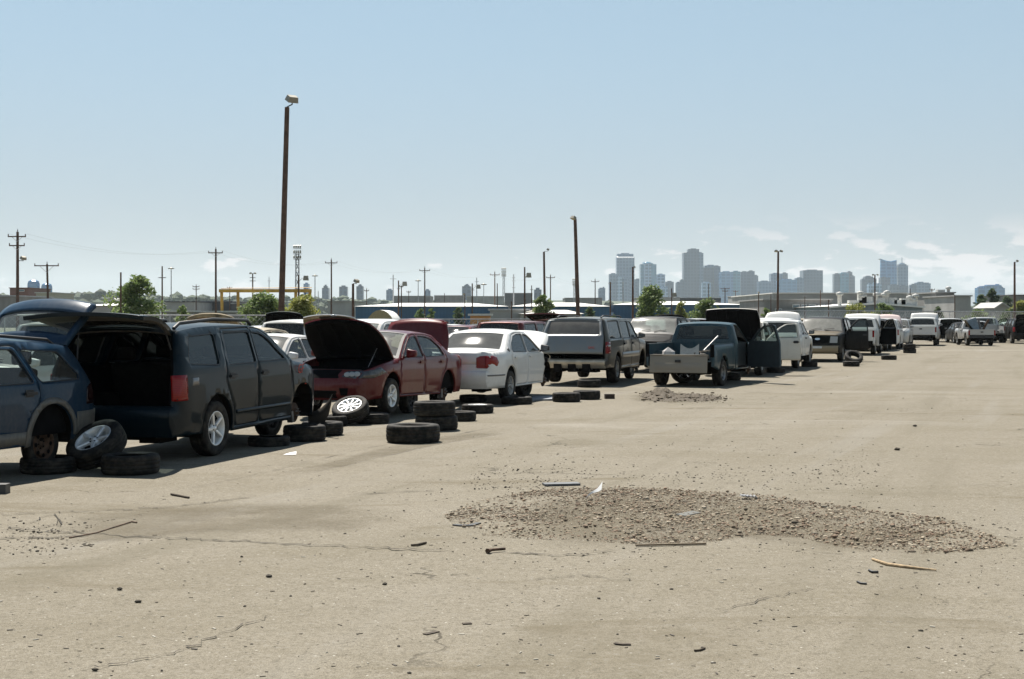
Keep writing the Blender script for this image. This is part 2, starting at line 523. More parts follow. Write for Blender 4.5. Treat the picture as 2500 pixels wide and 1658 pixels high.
class Car:
    def __init__(s, spec, name, label, cat, body, at, h, away=True, anchor=None, lift=0.0, pitch=0.0, roll=0.0, group=None, opt=None):
        s.S = spec; s.o = dict(opt or {}); s.body = body
        p = dict(DEFAULT_Y); p.update(spec.get('Y', {})); s.p = p
        th = (pi / 2 - radians(h)) if away else (1.5 * pi - radians(h))
        s.root = empty(name, rz=th)
        R = Matrix.Rotation(th, 3, 'Z')
        ax = anchor if anchor else (spec['axles'][1], -spec['track'] / 2)
        off = R @ Vector((ax[0], ax[1], 0))
        s.root.location = Vector((at[0], at[1], lift)) - Vector((off.x, off.y, 0))
        s.root.rotation_euler = (roll, -pitch, th)
        tag(s.root, label, cat, group)
        s.E = {}
        poly = []
        for nm, pts in spec['segs']:
            fine = catmull([tuple(q) + (0.0,) * (4 - len(q)) for q in pts], 4)
            s.E[nm] = fine
            poly += [(q[0], q[1]) for q in (fine if not poly else fine[1:])]
        s.E['hatch'] = s.E.get('rear', [])[:-1] + s.E.get('tail', [])
        s.top = sorted([q for q in poly if q[1] > 0.55], key=lambda q: q[0])
        s.poly = poly + s.bottom(poly[-1], poly[0])
        s.low = min(q[1] for q in s.poly)
    def bottom(s, a, b):
        """rocker line from the tail to the nose with the wheel arches"""
        out = []
        zr = s.S['rocker']; ra = s.S['ra']; za = s.S.get('za', s.S['r'])
        for xa in sorted(s.S['arches'] if 'arches' in s.S else s.S['axles']):
            zz = zr if out else max(zr, a[1])
            dz = max(-0.9, min(0.9, (zz - za) / ra))
            an0 = pi - math.asin(dz)
            dz1 = (zr - za) / ra
            an1 = math.asin(max(-0.9, min(0.9, dz1)))
            for k in range(15):
                an = an0 + (an1 - an0) * k / 14
                out.append((xa + ra * cos(an), za + ra * sin(an)))
        if out and abs(out[-1][0] - b[0]) < 0.02: pass
        return out
    def topz(s, x):
        t = s.top
        if x <= t[0][0]: return t[0][1]
        for i in range(len(t) - 1):
            if t[i][0] <= x <= t[i + 1][0]:
                k = (x - t[i][0]) / max(1e-6, t[i + 1][0] - t[i][0])
                return t[i][1] + (t[i + 1][1] - t[i][1]) * k
        return t[-1][1]
    def Y(s, x, z):
        p = s.p
        y = p['hw']
        xf, xr = s.S['xf'], s.S['xr']
        ins, ln = p['tf']
        if x > xf - ln: y -= ins * ((x - xf + ln) / ln) ** 2.4
        ins, ln = p['tr']
        if x < xr + ln: y -= ins * min(1.3, (xr + ln - x) / ln) ** 2.4
        if z < p['zmid']: y -= p['bulge'] * ((p['zmid'] - z) / (p['zmid'] - 0.2)) ** 2
        else:
            k = (z - p['zmid']) / (p['zbelt'] - p['zmid'])
            y -= p['inset_belt'] * min(k, 1.0) ** 2
            if z > p['zbelt']:
                y -= p['tumble'] * (z - p['zbelt'])
        if x > xr + 0.02 and x < xf - 0.02:
            g = s.topz(x) - z
            if g < 0.09: y -= 0.035 * (1 - max(0.0, g) / 0.09) ** 2
        for (cx, rad, amt) in p.get('flare', ()):
            d = sqrt((x - cx) ** 2 + (z - s.S['r']) ** 2)
            if d < rad + 0.22: y += amt * min(1.0, max(0.0, 1 - max(0.0, d - rad) / 0.22)) ** 1.5 * (1.0 if z < 1.0 else 0)
        return y
    def P(s, x, z, sg, off=0.0): return Vector((x, sg * (s.Y(x, z) + off), z))
    def FS(s, seg, t, q, off=0.0):
        E = s.E[seg]
        n = len(E) - 1
        f = max(0.0, min(1.0, t)) * n; i = min(int(f), n - 1); k = f - i
        e = [a + (b - a) * k for a, b in zip(E[i], E[i + 1])]
        y = s.Y(e[0], e[1]); m = 1 - abs(q) ** 2.4
        m = max(0.0, m); q = max(-1.0, min(1.0, q))
        return Vector((e[0] + e[2] * m, y * q, e[1] + e[3] * m))
    def FN(s, seg, t, q):
        a = s.FS(seg, min(1, t + 0.03), q) - s.FS(seg, max(0, t - 0.03), q)
        b = s.FS(seg, t, min(1, q + 0.03)) - s.FS(seg, t, max(-1, q - 0.03))
        n = b.cross(a)
        if n.length < 1e-9: n = Vector((0, 0, 1))
        n.normalize()
        c = s.FS(seg, t, q) - Vector((0, 0, 0.7))
        return n if n.dot(c) > 0 else -n
    # --- meshes
    def part(s, name, mb, mats, parent=None):
        return link(name, mb.mesh(name), parent if parent is not None else s.root, mats)
    def side_mesh(s, V, T, sg, off=0.0, rim=0.03, xf=None):
        """one pressed panel: outer skin and turned-in edges"""
        used = sorted({i for f in T for i in f}); ix = {i: k for k, i in enumerate(used)}
        pos = [s.P(V[i][0], V[i][1], sg, off) for i in used]
        fs = [tuple(ix[i] for i in (f if sg < 0 else f[::-1])) for f in T]
        if rim:
            cnt = {}
            for f in fs:
                for a, b in zip(f, f[1:] + f[:1]): cnt[(a, b)] = cnt.get((a, b), 0) + 1
            bd = [(a, b) for (a, b) in cnt if (b, a) not in cnt]
            inner = {}
            for a, b in bd:
                for q in (a, b):
                    if q not in inner:
                        p = pos[q]; inner[q] = len(pos); pos.append(Vector((p.x, p.y - sg * rim, p.z)))
            skin = len(fs)
            fs += [(b, a, inner[a], inner[b]) for a, b in bd]
        else: skin = len(fs)
        if xf: pos = [xf(p) for p in pos]
        m = MB(); m.v = [tuple(p) for p in pos]; m.f = fs; m.mi = [0] * len(fs); m.sm = [i < skin for i in range(len(fs))]
        return m
    def grid(s, seg, t0, t1, s0, s1, nt=8, ns=12, off=0.0, hole=None, xf=None):
        ts = [t0 + (t1 - t0) * i / nt for i in range(nt + 1)]; ss = [s0 + (s1 - s0) * i / ns for i in range(ns + 1)]
        if hole:
            for q in hole[:2]:
                j = min(range(len(ts)), key=lambda i: abs(ts[i] - q)); ts[j] = q
            for q in hole[2:]:
                j = min(range(len(ss)), key=lambda i: abs(ss[i] - q)); ss[j] = q
        v = []; f = []
        for t in ts:
            for q in ss:
                p = s.FS(seg, t, q)
                if off: p = p + s.FN(seg, t, q) * off
                v.append(xf(p) if xf else p)
        w = len(ss)
        for i in range(len(ts) - 1):
            for j in range(len(ss) - 1):
                if hole:
                    a = (ts[i] + ts[i + 1]) / 2; b = (ss[j] + ss[j + 1]) / 2
                    if hole[0] < a < hole[1] and hole[2] < b < hole[3]: continue
                f.append((i * w + j, i * w + j + 1, (i + 1) * w + j + 1, (i + 1) * w + j))
        m = MB(); m.add(v, f, 0, True)
        return m
    def thick(s, m, th, mi=1):
        """closed shell of thickness th below the skin m"""
        bm = bmesh.new()
        me = m.mesh('tmp'); bm.from_mesh(me); bpy.data.meshes.remove(me)
        bm.normal_update()
        up = sum((f.normal * f.calc_area() for f in bm.faces), Vector())
        c = sum((v.co for v in bm.verts), Vector()) / max(1, len(bm.verts))
        ref = getattr(s, '_ref', Vector((0, 0, 0.6)))
        if up.dot(c - ref) < 0: bmesh.ops.reverse_faces(bm, faces=bm.faces[:]); bm.normal_update()
        v0 = [v.co.copy() for v in bm.verts]; nr = [v.normal.copy() for v in bm.verts]
        fs = [tuple(v.index for v in f.verts) for f in bm.faces]
        bd = []
        for e in bm.edges:
            if len(e.link_faces) == 1:
                f = e.link_faces[0]; vs2 = [v.index for v in f.verts]
                a, b = e.verts[0].index, e.verts[1].index
                i = vs2.index(a)
                bd.append((a, b) if vs2[(i + 1) % len(vs2)] == b else (b, a))
        bm.free()
        n = len(v0)
        o = MB()
        o.v = [tuple(p) for p in v0] + [tuple(p - q * th) for p, q in zip(v0, nr)]
        o.f = fs + [tuple(i + n for i in f[::-1]) for f in fs] + [(b, a, a + n, b + n) for a, b in bd]
        o.mi = [0] * len(fs) + [mi] * len(fs) + [0] * len(bd)
        o.sm = [True] * (2 * len(fs)) + [False] * len(bd)
        return o
    def patch(s, polys, mat_, name, off=0.006, parent=None, depth=0.02, xf=None):
        """lamp or trim piece that lies on the skin; polys: ('side', sign, [(x,z)]) or (segment, [(t,s)])"""
        m = MB()
        for q in polys:
            if q[0] == 'side':
                _, sg, pl = q
                pl = round_poly(pl, 0.015)
                xs = [a for a, b in pl]; zs = [b for a, b in pl]
                V, T = tri2d([pl], gridpts(min(xs), max(xs), min(zs), max(zs), 0.06, 0.06), lambda x, z: 0 if pip(pl, x, z) else None)
                mm = s.side_mesh(V, T.get(0, []), sg, off, depth, xf)
            else:
                seg, pl = q
                pl = round_poly(pl, 0.02)
                xs = [a for a, b in pl]; zs = [b for a, b in pl]
                V, T = tri2d([pl], gridpts(min(xs), max(xs), min(zs), max(zs), 0.12, 0.08), lambda x, z: 0 if pip(pl, x, z) else None)
                v = [s.FS(seg, a, b) + s.FN(seg, a, b) * off for a, b in V]
                if xf: v = [xf(p) for p in v]
                mm = MB(); mm.add(v, T.get(0, []), 0, True)
            m.add(mm.v, mm.f, 0, True); m.sm[-len(mm.sm):] = mm.sm if mm.sm else []
        return s.part(name, m, mat_, parent)
    def rotY(s, piv, ang):
        """turn about a cross-car axis through piv=(x,z); positive lifts what lies in front"""
        c, n = cos(ang), sin(ang)
        def f(p):
            dx, dz = p.x - piv[0], p.z - piv[1]
            return Vector((piv[0] + dx * c - dz * n, p.y, piv[1] + dx * n + dz * c))
        return f
    def rotZ(s, piv, ang):
        c, n = cos(ang), sin(ang)
        def f(p):
            dx, dy = p.x - piv[0], p.y - piv[1]
            return Vector((piv[0] + dx * c - dy * n, piv[1] + dx * n + dy * c, p.z))
        return f
    # --- whole
    def sides(s):
        S, o = s.S, s.o
        doors = S.get('doors', [])
        wins = [(round_poly(w, 0.05), d) for w, d in S.get('windows', [])]
        dpol = [round_poly(d, 0.06) for d in doors]
        din = [offset_poly(d, 0.006) for d in dpol]
        xs = [q[0] for q in s.poly]; zs = [q[1] for q in s.poly]
        pts = gridpts(min(xs) + 0.02, max(xs) - 0.02, min(zs) + 0.02, max(zs) - 0.02, o.get('gx', 0.11), o.get('gz', 0.085))
        def key(x, z):
            if not pip(s.poly, x, z): return None
            for w, d in wins:
                if pip(w, x, z): return None
            for i, (d, e) in enumerate(zip(dpol, din)):
                if pip(d, x, z): return ('d', i) if pip(e, x, z) else None
            if o.get('no_fender') and x > o['no_fender']: return 'fender'
            return 'b'
        V, T = tri2d([s.poly] + [w for w, d in wins] + dpol + din, pts, key)
        s.V2, s.T2 = V, T
        bm_ = MB()
        nofend = o.get('fender_off', ())
        for sg in (1, -1):
            m = s.side_mesh(V, T.get('b', []), sg)
            bm_.add(m.v, m.f); bm_.sm[-len(m.sm):] = m.sm
            if 'fender' in T and sg not in nofend:
                s.part('fender', s.side_mesh(V, T['fender'], sg), s.body)
            for i in range(len(doors)):
                if ('d', i) not in T: continue
                st = o.get('door', {}).get((i, sg), 'shut')
                if st == 'gone': continue
                xf = None
                if st != 'shut':
                    xh = max(q[0] for q in doors[i]) - 0.02
                    xf = s.rotZ((xh, sg * (s.Y(xh, 0.7) - 0.01)), -sg * radians(st))
                dm = s.side_mesh(V, T[('d', i)], sg, 0.0, 0.06, xf)
                if st != 'shut' or not o.get('cheap'):
                    # inner trim of the door
                    low = [f for f in T[('d', i)]]
                    tm = s.side_mesh(V, low, sg, -0.06, 0, xf)
                    dm.add(tm.v, tm.f, 1)
                d = s.part('door', dm, [s.body, o.get('trim', DARKTRIM)])
                s.door_bits(d, i, sg, xf)
        s.bodymb = bm_
        for w, d in wins:
            for sg in (1, -1):
                if (('w', wins.index((w, d))), sg) in o.get('noglass', ()): continue
                st = o.get('door', {}).get((d, sg), 'shut') if d is not None else 'shut'
                if st == 'gone' or o.get('noglass_all'): continue
                xf = None
                if st != 'shut':
                    xh = max(q[0] for q in doors[d]) - 0.02
                    xf = s.rotZ((xh, sg * (s.Y(xh, 0.7) - 0.01)), -sg * radians(st))
                big = offset_poly(w, -0.012)
                bx = [q[0] for q in big]; bz = [q[1] for q in big]
                V2, T2 = tri2d([big], gridpts(min(bx), max(bx), min(bz), max(bz), 0.15, 0.12), lambda x, z: 0 if pip(big, x, z) else None)
                par = None
                if d is not None:
                    par = next((c for c in s.root.children if c.name.split('.')[0] == 'door' and c.get('_k') == i2(d, sg)), None)
                s.part('window', s.side_mesh(V2, T2[0], sg, -0.016, 0, xf), o.get('glass', G_CLEAR), par)
                # dark weather strip round the opening
                fr = MB()
                ring_o = offset_poly(w, -0.014); ring_i = w
                vv = [s.P(a, b, sg, 0.003) for a, b in ring_o] + [s.P(a, b, sg, 0.003) for a, b in ring_i]
                if xf: vv = [xf(p) for p in vv]
                n = len(w)
                fr.add(vv, [(k, (k + 1) % n, n + (k + 1) % n, n + k) for k in range(n)])
                s.part('window_seal', fr, o.get('seal', BLACKP), par)
    def door_bits(s, d, i, sg, xf):
        d['_k'] = i2(i, sg)
        hx = s.S.get('handles', [])
        if i < len(hx) and not s.o.get('cheap2'):
            x, z = hx[i]
            m = MB()
            c = s.P(x, z, sg, 0.024)
            m.box(c, (0.20, 0.028, 0.035)); 
            m.box(s.P(x + 0.07, z, sg, 0.006), (0.03, 0.03, 0.03)); m.box(s.P(x - 0.07, z, sg, 0.006), (0.03, 0.03, 0.03))
            m.box(s.P(x, z, sg, -0.002), (0.14, 0.012, 0.085))
            if xf: m.v = [tuple(xf(Vector(p))) for p in m.v]
            s.part('handle', m, s.o.get('handle_mat', BLACKP), d)
        if i == 0 and sg in s.o.get('mirrors', (1, -1)):
            x, z = s.S['mirror']
            m = MB()
            y = s.Y(x, z)
            cx = Vector((x, sg * (y + 0.13), z + 0.07))
            me = MB().box((0, 0, 0), (0.12, 0.20, 0.145)).mesh('mirror')
            bevel_mesh(me, 0.04, 3)
            v = [Vector(q.co) for q in me.vertices]
            m.add([Vector((p.x * (1.0 if p.x > 0 else 0.7), p.y, p.z * (1 - 0.25 * sg * p.y / 0.1))) + cx for p in v], [tuple(q.vertices) for q in me.polygons], 0, True)
            bpy.data.meshes.remove(me)
            m.box((x - 0.062, sg * (y + 0.13), z + 0.07), (0.004, 0.165, 0.105), None, 1)
            m.tube([(x + 0.01, sg * (y - 0.01), z + 0.0), (x, sg * (y + 0.08), z + 0.04)], 0.025, 6, 2)
            if xf: m.v = [tuple(xf(Vector(p))) for p in m.v]
            s.part('mirror', m, [s.o.get('mirror_mat', s.body), STEEL, BLACKP], d)
    def liners(s):
        """wheel housings, floor pan, cabin walls"""
        S = s.S; p = s.p
        hw = p['hw']
        for xa in S['axles']:
            for sg in (1, -1):
                m = MB()
                ra = S['ra'] + 0.004; za = S.get('za', S['r'])
                v = []; n = 12
                for k in range(n + 1):
                    an = -0.45 + (pi + 0.9) * k / n
                    x = xa + ra * cos(an); z = max(za + ra * sin(an), S['rocker'] - 0.02)
                    v.append(Vector((x, sg * (s.Y(x, z) - 0.03), z))); v.append(Vector((x, sg * (hw - 0.42), z)))
                m.add(v, [(2 * k, 2 * k + 2, 2 * k + 3, 2 * k + 1) for k in range(n)])
                m.add([v[2 * k + 1] for k in range(n + 1)], [tuple(range(n + 1))])
                s.part('wheel_housing', m, UNDER)
        m = MB()
        zr = S['rocker']
        x0, x1 = S['xr'] + 0.25, S['xf'] - 0.3
        m.box(((x0 + x1) / 2, 0, zr + 0.04), (x1 - x0, 2 * (hw - 0.43), 0.12))
        a0, a1 = S['axles'][1] + S['ra'] + 0.02, S['axles'][0] - S['ra'] - 0.02
        for sg in (1, -1): m.box(((a0 + a1) / 2, sg * (hw - 0.24), zr + 0.05), (a1 - a0, 0.33, 0.1))
        m.tube([(S['axles'][1] - 0.5, 0.35, zr - 0.02), (S['axles'][1] + 0.4, 0.3, zr - 0.02), (S['axles'][0] - 0.4, 0.25, zr - 0.02)], 0.03, 6)
        m.tube([(S['axles'][1], -hw + 0.15, S['r']), (S['axles'][1], hw - 0.15, S['r'])], 0.045, 6)
        m.box((S['axles'][0], 0, S['r'] - 0.03), (0.25, 2 * hw - 0.5, 0.08))
        m.box((S['axles'][1] - 0.55, -0.4, zr + 0.02), (0.45, 0.3, 0.18))
        s.part('underbody', m, UNDER)
        # cabin walls and firewall
        m = MB()
        c0, c1 = S['cabin']
        zb = p['zbelt'] - 0.01
        for sg in (1, -1):
            v = []
            n = 10
            for k in range(n + 1):
                x = c0 + (c1 - c0) * k / n
                v.append(Vector((x, sg * (s.Y(x, 0.6) - 0.10), zr + 0.1))); v.append(Vector((x, sg * (s.Y(x, zb) - 0.07), zb)))
            m.add(v, [(2 * k, 2 * k + 1, 2 * k + 3, 2 * k + 2) for k in range(n)], 0)
        y = hw - 0.12
        zf = s.topz(c1 + 0.1) - 0.06
        m.add([(c1, -y, zr), (c1, y, zr), (c1, y * 0.92, zf), (c1, -y * 0.92, zf)], [(0, 1, 2, 3)])
        fz = S.get('floor', zr + 0.12)
        m.add([(c0, -y, fz), (c1, -y, fz), (c1, y, fz), (c0, y, fz)], [(0, 1, 2, 3)])
        if S.get('bulkhead'):
            m.add([(c0, -y, fz), (c0, y, fz), (c0, y * 0.95, zb), (c0, -y * 0.95, zb)], [(0, 1, 2, 3)])
        s.part('cabin_lining', m, s.o.get('trim', DARKTRIM))
        if not s.o.get('no_roof'):
            g = s.grid('roof', 0.02, 0.98, -0.96, 0.96, 4, 8)
            g.v = [(a, b, c - 0.04) for a, b, c in g.v]
            s.part('headliner', g, s.o.get('headliner', DARKTRIM))
    def cabin(s):
        S = s.S
        fz = S.get('floor', S['rocker'] + 0.12)
        sm = s.o.get('seat_mat', SEATC)
        for (x, kind) in S.get('seats', []):
            for y, wd in (((-0.38, 0.50), (0.38, 0.50)) if kind == 'b' else ((0.0, 1.30),)):
                m = MB()
                q = bevel_mesh(MB().box((0.05, 0, 0.16), (0.52, wd, 0.17)).mesh('c'), 0.05, 2)
                m.add([v.co for v in q.vertices], [tuple(f.vertices) for f in q.polygons], 0, True); bpy.data.meshes.remove(q)
                q = bevel_mesh(MB().box((-0.30, 0, 0.48), (0.14, wd, 0.62), Matrix.Rotation(-0.24, 3, 'Y')).mesh('c'), 0.05, 2)
                m.add([v.co for v in q.vertices], [tuple(f.vertices) for f in q.polygons], 0, True); bpy.data.meshes.remove(q)
                m.v = [(a + x, b + y, c + fz) for a, b, c in m.v]
                st = s.part('seat', m, sm)
                for yy in ((0.0,) if wd < 0.8 else (-0.4, 0.4)):
                    q = bevel_mesh(MB().box((x - 0.42, y + yy, fz + 0.90), (0.10, 0.25, 0.17)).mesh('headrest'), 0.04, 2)
                    q.materials.append(sm); link('headrest', q, st)
        c1 = S['cabin'][1]
        hw = s.p['hw']
        zc = s.topz(c1 + 0.05) - 0.03
        m = MB()
        q = bevel_mesh(MB().box((c1 - 0.22, 0, zc - 0.12), (0.42, 2 * hw - 0.34, 0.24)).mesh('d'), 0.06, 2)
        m.add([v.co for v in q.vertices], [tuple(f.vertices) for f in q.polygons], 0, True); bpy.data.meshes.remove(q)
        d = s.part('dashboard', m, s.o.get('dash_mat', DARKTRIM))
        w = MB()
        pts = []
        for k in range(17):
            a = 2 * pi * k / 16
            pts.append((c1 - 0.50 + 0.07 * sin(a), 0.38 + 0.185 * cos(a), zc - 0.08 + 0.17 * sin(a)))
        w.tube(pts, 0.014, 6, cap=False)
        w.tube([(c1 - 0.50, 0.20, zc - 0.08), (c1 - 0.50, 0.56, zc - 0.08)], 0.016, 6)
        w.tube([(c1 - 0.50, 0.38, zc - 0.08), (c1 - 0.25, 0.38, zc - 0.12)], 0.03, 6)
        s.part('steering_wheel', w, DARKTRIM)
    def engine(s):
        S = s.S; hw = s.p['hw']
        c1 = S['cabin'][1]; xn = s.E['hood'][0][0]; zn = s.E['hood'][0][1]
        zb = zn - 0.14
        rnd = random.Random(int(abs(s.root.location.x * 100)) + 3)
        m = MB()
        L = xn - c1
        m.box((c1 + L * 0.5, 0, zb - 0.24), (L * 0.96, 2 * hw - 0.62, 0.06))
        for sg in (1, -1): m.box((c1 + L * 0.5, sg * (hw - 0.27), zb - 0.02), (L * 0.96, 0.06, 0.44))
        s.part('engine_bay', m, DARKTRIM)
        m = MB()
        q = bevel_mesh(MB().box((c1 + L * 0.55, 0.05, zb - 0.05), (L * 0.42, 0.62, 0.22)).mesh('e'), 0.03, 1)
        m.add([v.co for v in q.vertices], [tuple(f.vertices) for f in q.polygons], 0, False); bpy.data.meshes.remove(q)
        for k in range(6):
            m.tube([(c1 + L * (0.35 + 0.06 * k), -0.25, zb + 0.06), (c1 + L * (0.37 + 0.06 * k), 0.05, zb + 0.10), (c1 + L * (0.36 + 0.06 * k), 0.30, zb + 0.05)], 0.022, 6)
        en = s.part('engine', m, plain('engine_metal', (0.035, 0.034, 0.033), 0.55, 0.3, 0.5, 9.0))
        mm = MB().box((c1 + L * 0.62, hw - 0.48, zb + 0.02), (0.26, 0.18, 0.20)); s.part('battery', mm, BLACKP)
        mm = MB().box((c1 + L * 0.40, -hw + 0.50, zb + 0.03), (0.30, 0.26, 0.20)); s.part('air_box', mm, BLACKP)
        mm = MB().box((xn - 0.10, 0, zb - 0.02), (0.06, 2 * hw - 0.55, 0.36)); s.part('radiator', mm, plain('radiator_core', (0.03, 0.03, 0.03), 0.6, 0.2))
        mm = MB()
        for k in range(5):
            y = rnd.uniform(-0.5, 0.5)
            mm.tube([(c1 + 0.08, y, zb + 0.05), (c1 + L * 0.35, y + rnd.uniform(-.2, .2), zb + rnd.uniform(0.08, 0.14)), (c1 + L * rnd.uniform(0.6, 0.85), y + rnd.uniform(-.4, .4), zb + 0.02)], 0.016, 6)
        s.part('hose', mm, BLACKP)
    def shell(s):
        """roof, glass, bonnet, boot or tailgate, bumpers"""
        S, o = s.S, s.o
        bm_ = s.bodymb
        if not o.get('no_roof'):
            g = s.grid('roof', 0, 1, -1, 1, 8, 14); bm_.add(g.v, g.f, 0, True)
        # windscreen
        if 'wind' in s.E:
            g = s.grid('wind', 0, 1, -1, 1, 10, 16, 0, (0.06, 0.95, -0.93, 0.93)); 
            s.part('windscreen_frame', g, o.get('seal', BLACKP))
            if not o.get('no_windscreen'):
                g = s.grid('wind', 0.05, 0.96, -0.94, 0.94, 8, 14, -0.008)
                s.part('windscreen', g, o.get('wglass', G_DUST))
                wp = MB()
                for y in (-0.45, 0.15):
                    a = s.FS('wind', 0.06, y) + s.FN('wind', 0.06, y) * 0.02; b = s.FS('wind', 0.16, y + 0.45) + s.FN('wind', 0.16, y + 0.45) * 0.02
                    wp.tube([a, (a + b) / 2 + Vector((0, 0, 0.01)), b], 0.010, 5)
                s.part('wiper', wp, BLACKP)
        # cowl
        if 'hood' in s.E:
            hood = s.grid('hood', 0.0, 0.965, -0.955, 0.955, 8, 12)
            cw = s.grid('hood', 0.965, 1.0, -1, 1, 1, 10); s.part('cowl', cw, BLACKP)
            ed = MB()
            for a, b in ((-1, -0.962), (0.962, 1)):
                g = s.grid('hood', 0, 0.965, a, b, 8, 1); ed.add(g.v, g.f, 0, True)
            bm_.add(ed.v, ed.f, 0, True)
            hs = o.get('hood', 0)
            if hs == 'gone': s.engine()
            else:
                xf = None
                if hs:
                    E = s.E['hood'][-2]
                    xf = s.rotY((E[0] + 0.02, E[1] - 0.02), radians(hs))
                    s.engine()
                s._ref = Vector((hood.v[0][0] - 0.8, 0, 0.3))
                hm = s.thick(hood, 0.03)
                if xf: hm.v = [tuple(xf(Vector(p))) for p in hm.v]
                h = s.part('hood', hm, [o.get('hood_mat', s.body), o.get('hood_in', DARKTRIM)])
                s.hood_obj = h; s.hood_xf = xf
                if hs:
                    rb = MB()
                    for q in (-0.62, -0.2, 0.2, 0.62):
                        pts = [s.FS('hood', t, q * (0.9 if k % 2 else 1)) - Vector((0, 0, 0.045)) for k, t in enumerate((0.08, 0.3, 0.6, 0.9))]
                        rb.tube([xf(p) for p in pts], 0.028, 6)
                    for t in (0.07, 0.9):
                        pts = [s.FS('hood', t, q) - Vector((0, 0, 0.045)) for q in (-0.9, -0.45, 0, 0.45, 0.9)]
                        rb.tube([xf(p) for p in pts], 0.03, 6)
                    s.part('hood_brace', rb, o.get('hood_in', DARKTRIM), h)
        # nose
        for seg, nm in (('nose', 'grille_panel'), ('front', 'front_bumper')):
            if seg not in s.E or seg in o.get('gone', ()): continue
            g = s.grid(seg, 0, 1, -1, 1, 7, 16)
            s.part(nm, g, o.get(nm + '_mat', s.body if seg == 'front' else s.body))
        # tail
        if 'hatch' in S.get('kind', ''):
            ho = o.get('hatch', 0)
            gh = S.get('hatch_glass', (0.08, 0.46, -0.84, 0.84))
            g = s.grid('hatch', 0.012, 0.99, -0.95, 0.95, 14, 16, 0, gh)
            # the aperture's rim stays on the body
            for a, b in ((-1, -0.958), (0.958, 1)):
                q = s.grid('hatch', 0, 1, a, b, 10, 1); bm_.add(q.v, q.f, 0, True)
                rim = MB()
                pts = [s.FS('hatch', t / 10, (a + b) / 2) for t in range(11)]
                rim.tube([(p.x + 0.05, p.y * 0.965, p.z - 0.01) for p in pts], 0.045, 6)
                s.part('door_seal', rim, DARKTRIM)
            xf = None
            if ho == 'gone': return
            if ho:
                E = s.E['hatch'][0]; xf = s.rotY((E[0], E[1] - 0.02), -radians(ho))
            s._ref = Vector((s.E['hatch'][0][0] + 1.5, 0, 1.0))
            hm = s.thick(g, 0.05)
            gl = s.grid('hatch', gh[0] - 0.01, gh[1] + 0.01, gh[2] - 0.01, gh[3] + 0.01, 6, 10, -0.012)
            if xf:
                hm.v = [tuple(xf(Vector(p))) for p in hm.v]; gl.v = [tuple(xf(Vector(p))) for p in gl.v]
            h = s.part('tailgate', hm, [o.get('hatch_mat', s.body), o.get('hatch_in', DARKTRIM)])
            if not o.get('no_rear_glass'): s.part('rear_window', gl, o.get('rglass', G_TINT), h)
            s.hatch_obj = h; s.hatch_xf = xf
        else:
            if 'rear' in s.E:
                g = s.grid('rear', 0, 1, -1, 1, 10, 16, 0, (0.08, 0.93, -0.88, 0.88)); bm_.add(g.v, g.f, 0, True)
                if not o.get('no_rear_glass'):
                    s.part('rear_window', s.grid('rear', 0.07, 0.94, -0.89, 0.89, 8, 12, -0.008), o.get('rglass', G_TINT))
                sh = s.grid('rear', 0.9, 1.0, -0.9, 0.9, 1, 6, -0.06); s.part('parcel_shelf', sh, DARKTRIM)
            if 'deck' in s.E:
                ed = MB()
                for a, b in ((-1, -0.90), (0.90, 1)):
                    g = s.grid('deck', 0, 1, a, b, 6, 2); ed.add(g.v, g.f, 0, True)
                bm_.add(ed.v, ed.f, 0, True)
                g = s.grid('deck', 0.03, 1, -0.895, 0.895, 6, 10)
                g2 = s.grid('tail', 0, 0.62, -0.80, 0.80, 4, 10)
                tu = o.get('trunk', 0)
                s._ref = Vector((0, 0, 0.2))
                hm = s.thick(g, 0.03); h2 = s.thick(g2, 0.03)
                hm.add(h2.v, h2.f); hm.mi[-len(h2.mi):] = h2.mi; hm.sm[-len(h2.sm):] = h2.sm
                if tu:
                    E = s.E['deck'][0]; xf = s.rotY((E[0] - 0.02, E[1] - 0.02), -radians(tu))
                    hm.v = [tuple(xf(Vector(p))) for p in hm.v]
                    s.trunk_xf = xf
                s.part('boot_lid', hm, [s.body, DARKTRIM])
            if 'tail' in s.E:
                q = MB()
                for a, b in ((-1, -0.805), (0.805, 1)):
                    g = s.grid('tail', 0, 1, a, b, 5, 3); q.add(g.v, g.f, 0, True)
                g = s.grid('tail', 0.63, 1, -0.805, 0.805, 2, 10); q.add(g.v, g.f, 0, True)
                bm_.add(q.v, q.f, 0, True)
            if 'back' in s.E:
                gw = S.get('back_glass', (0.06, 0.36, -0.86, 0.86))
                g = s.grid('back', 0, 1, -1, 1, 14, 14, 0, gw); bm_.add(g.v, g.f, 0, True)
                if not o.get('no_rear_glass'):
                    s.part('rear_window', s.grid('back', gw[0] - 0.01, gw[1] + 0.01, gw[2] - 0.01, gw[3] + 0.01, 4, 8, -0.01), o.get('rglass', G_CLEAR))
        if 'rbump' in s.E and 'rbump' not in o.get('gone', ()):
            s.part('rear_bumper', s.grid('rbump', 0, 1, -1, 1, 6, 16), o.get('rbump_mat', s.body))
    def finish(s):
        s.part('body', s.bodymb, s.body)
    def bed(s):
        """open load bed of a pickup"""
        S = s.S; B = S['bed']; o = s.o
        x0, x1, zf, zt = B['x0'], B['x1'], B['floor'], B['top']
        ra = S['ra']; xa = S['axles'][1]; za = S.get('za', S['r']); zr = S['rocker'] + 0.06
        dz = math.asin((zr - za) / ra)
        pl = [(x0, zr + 0.12), (x0 - 0.0, zt), (x1, zt), (x1, zr)]
        arc = [(xa + ra * cos(dz + (pi - 2 * dz) * k / 14), za + ra * sin(dz + (pi - 2 * dz) * k / 14)) for k in range(15)]
        pl = [(x0, zr + 0.1), (x0, zt), (x1, zt), (x1, zr)] + arc
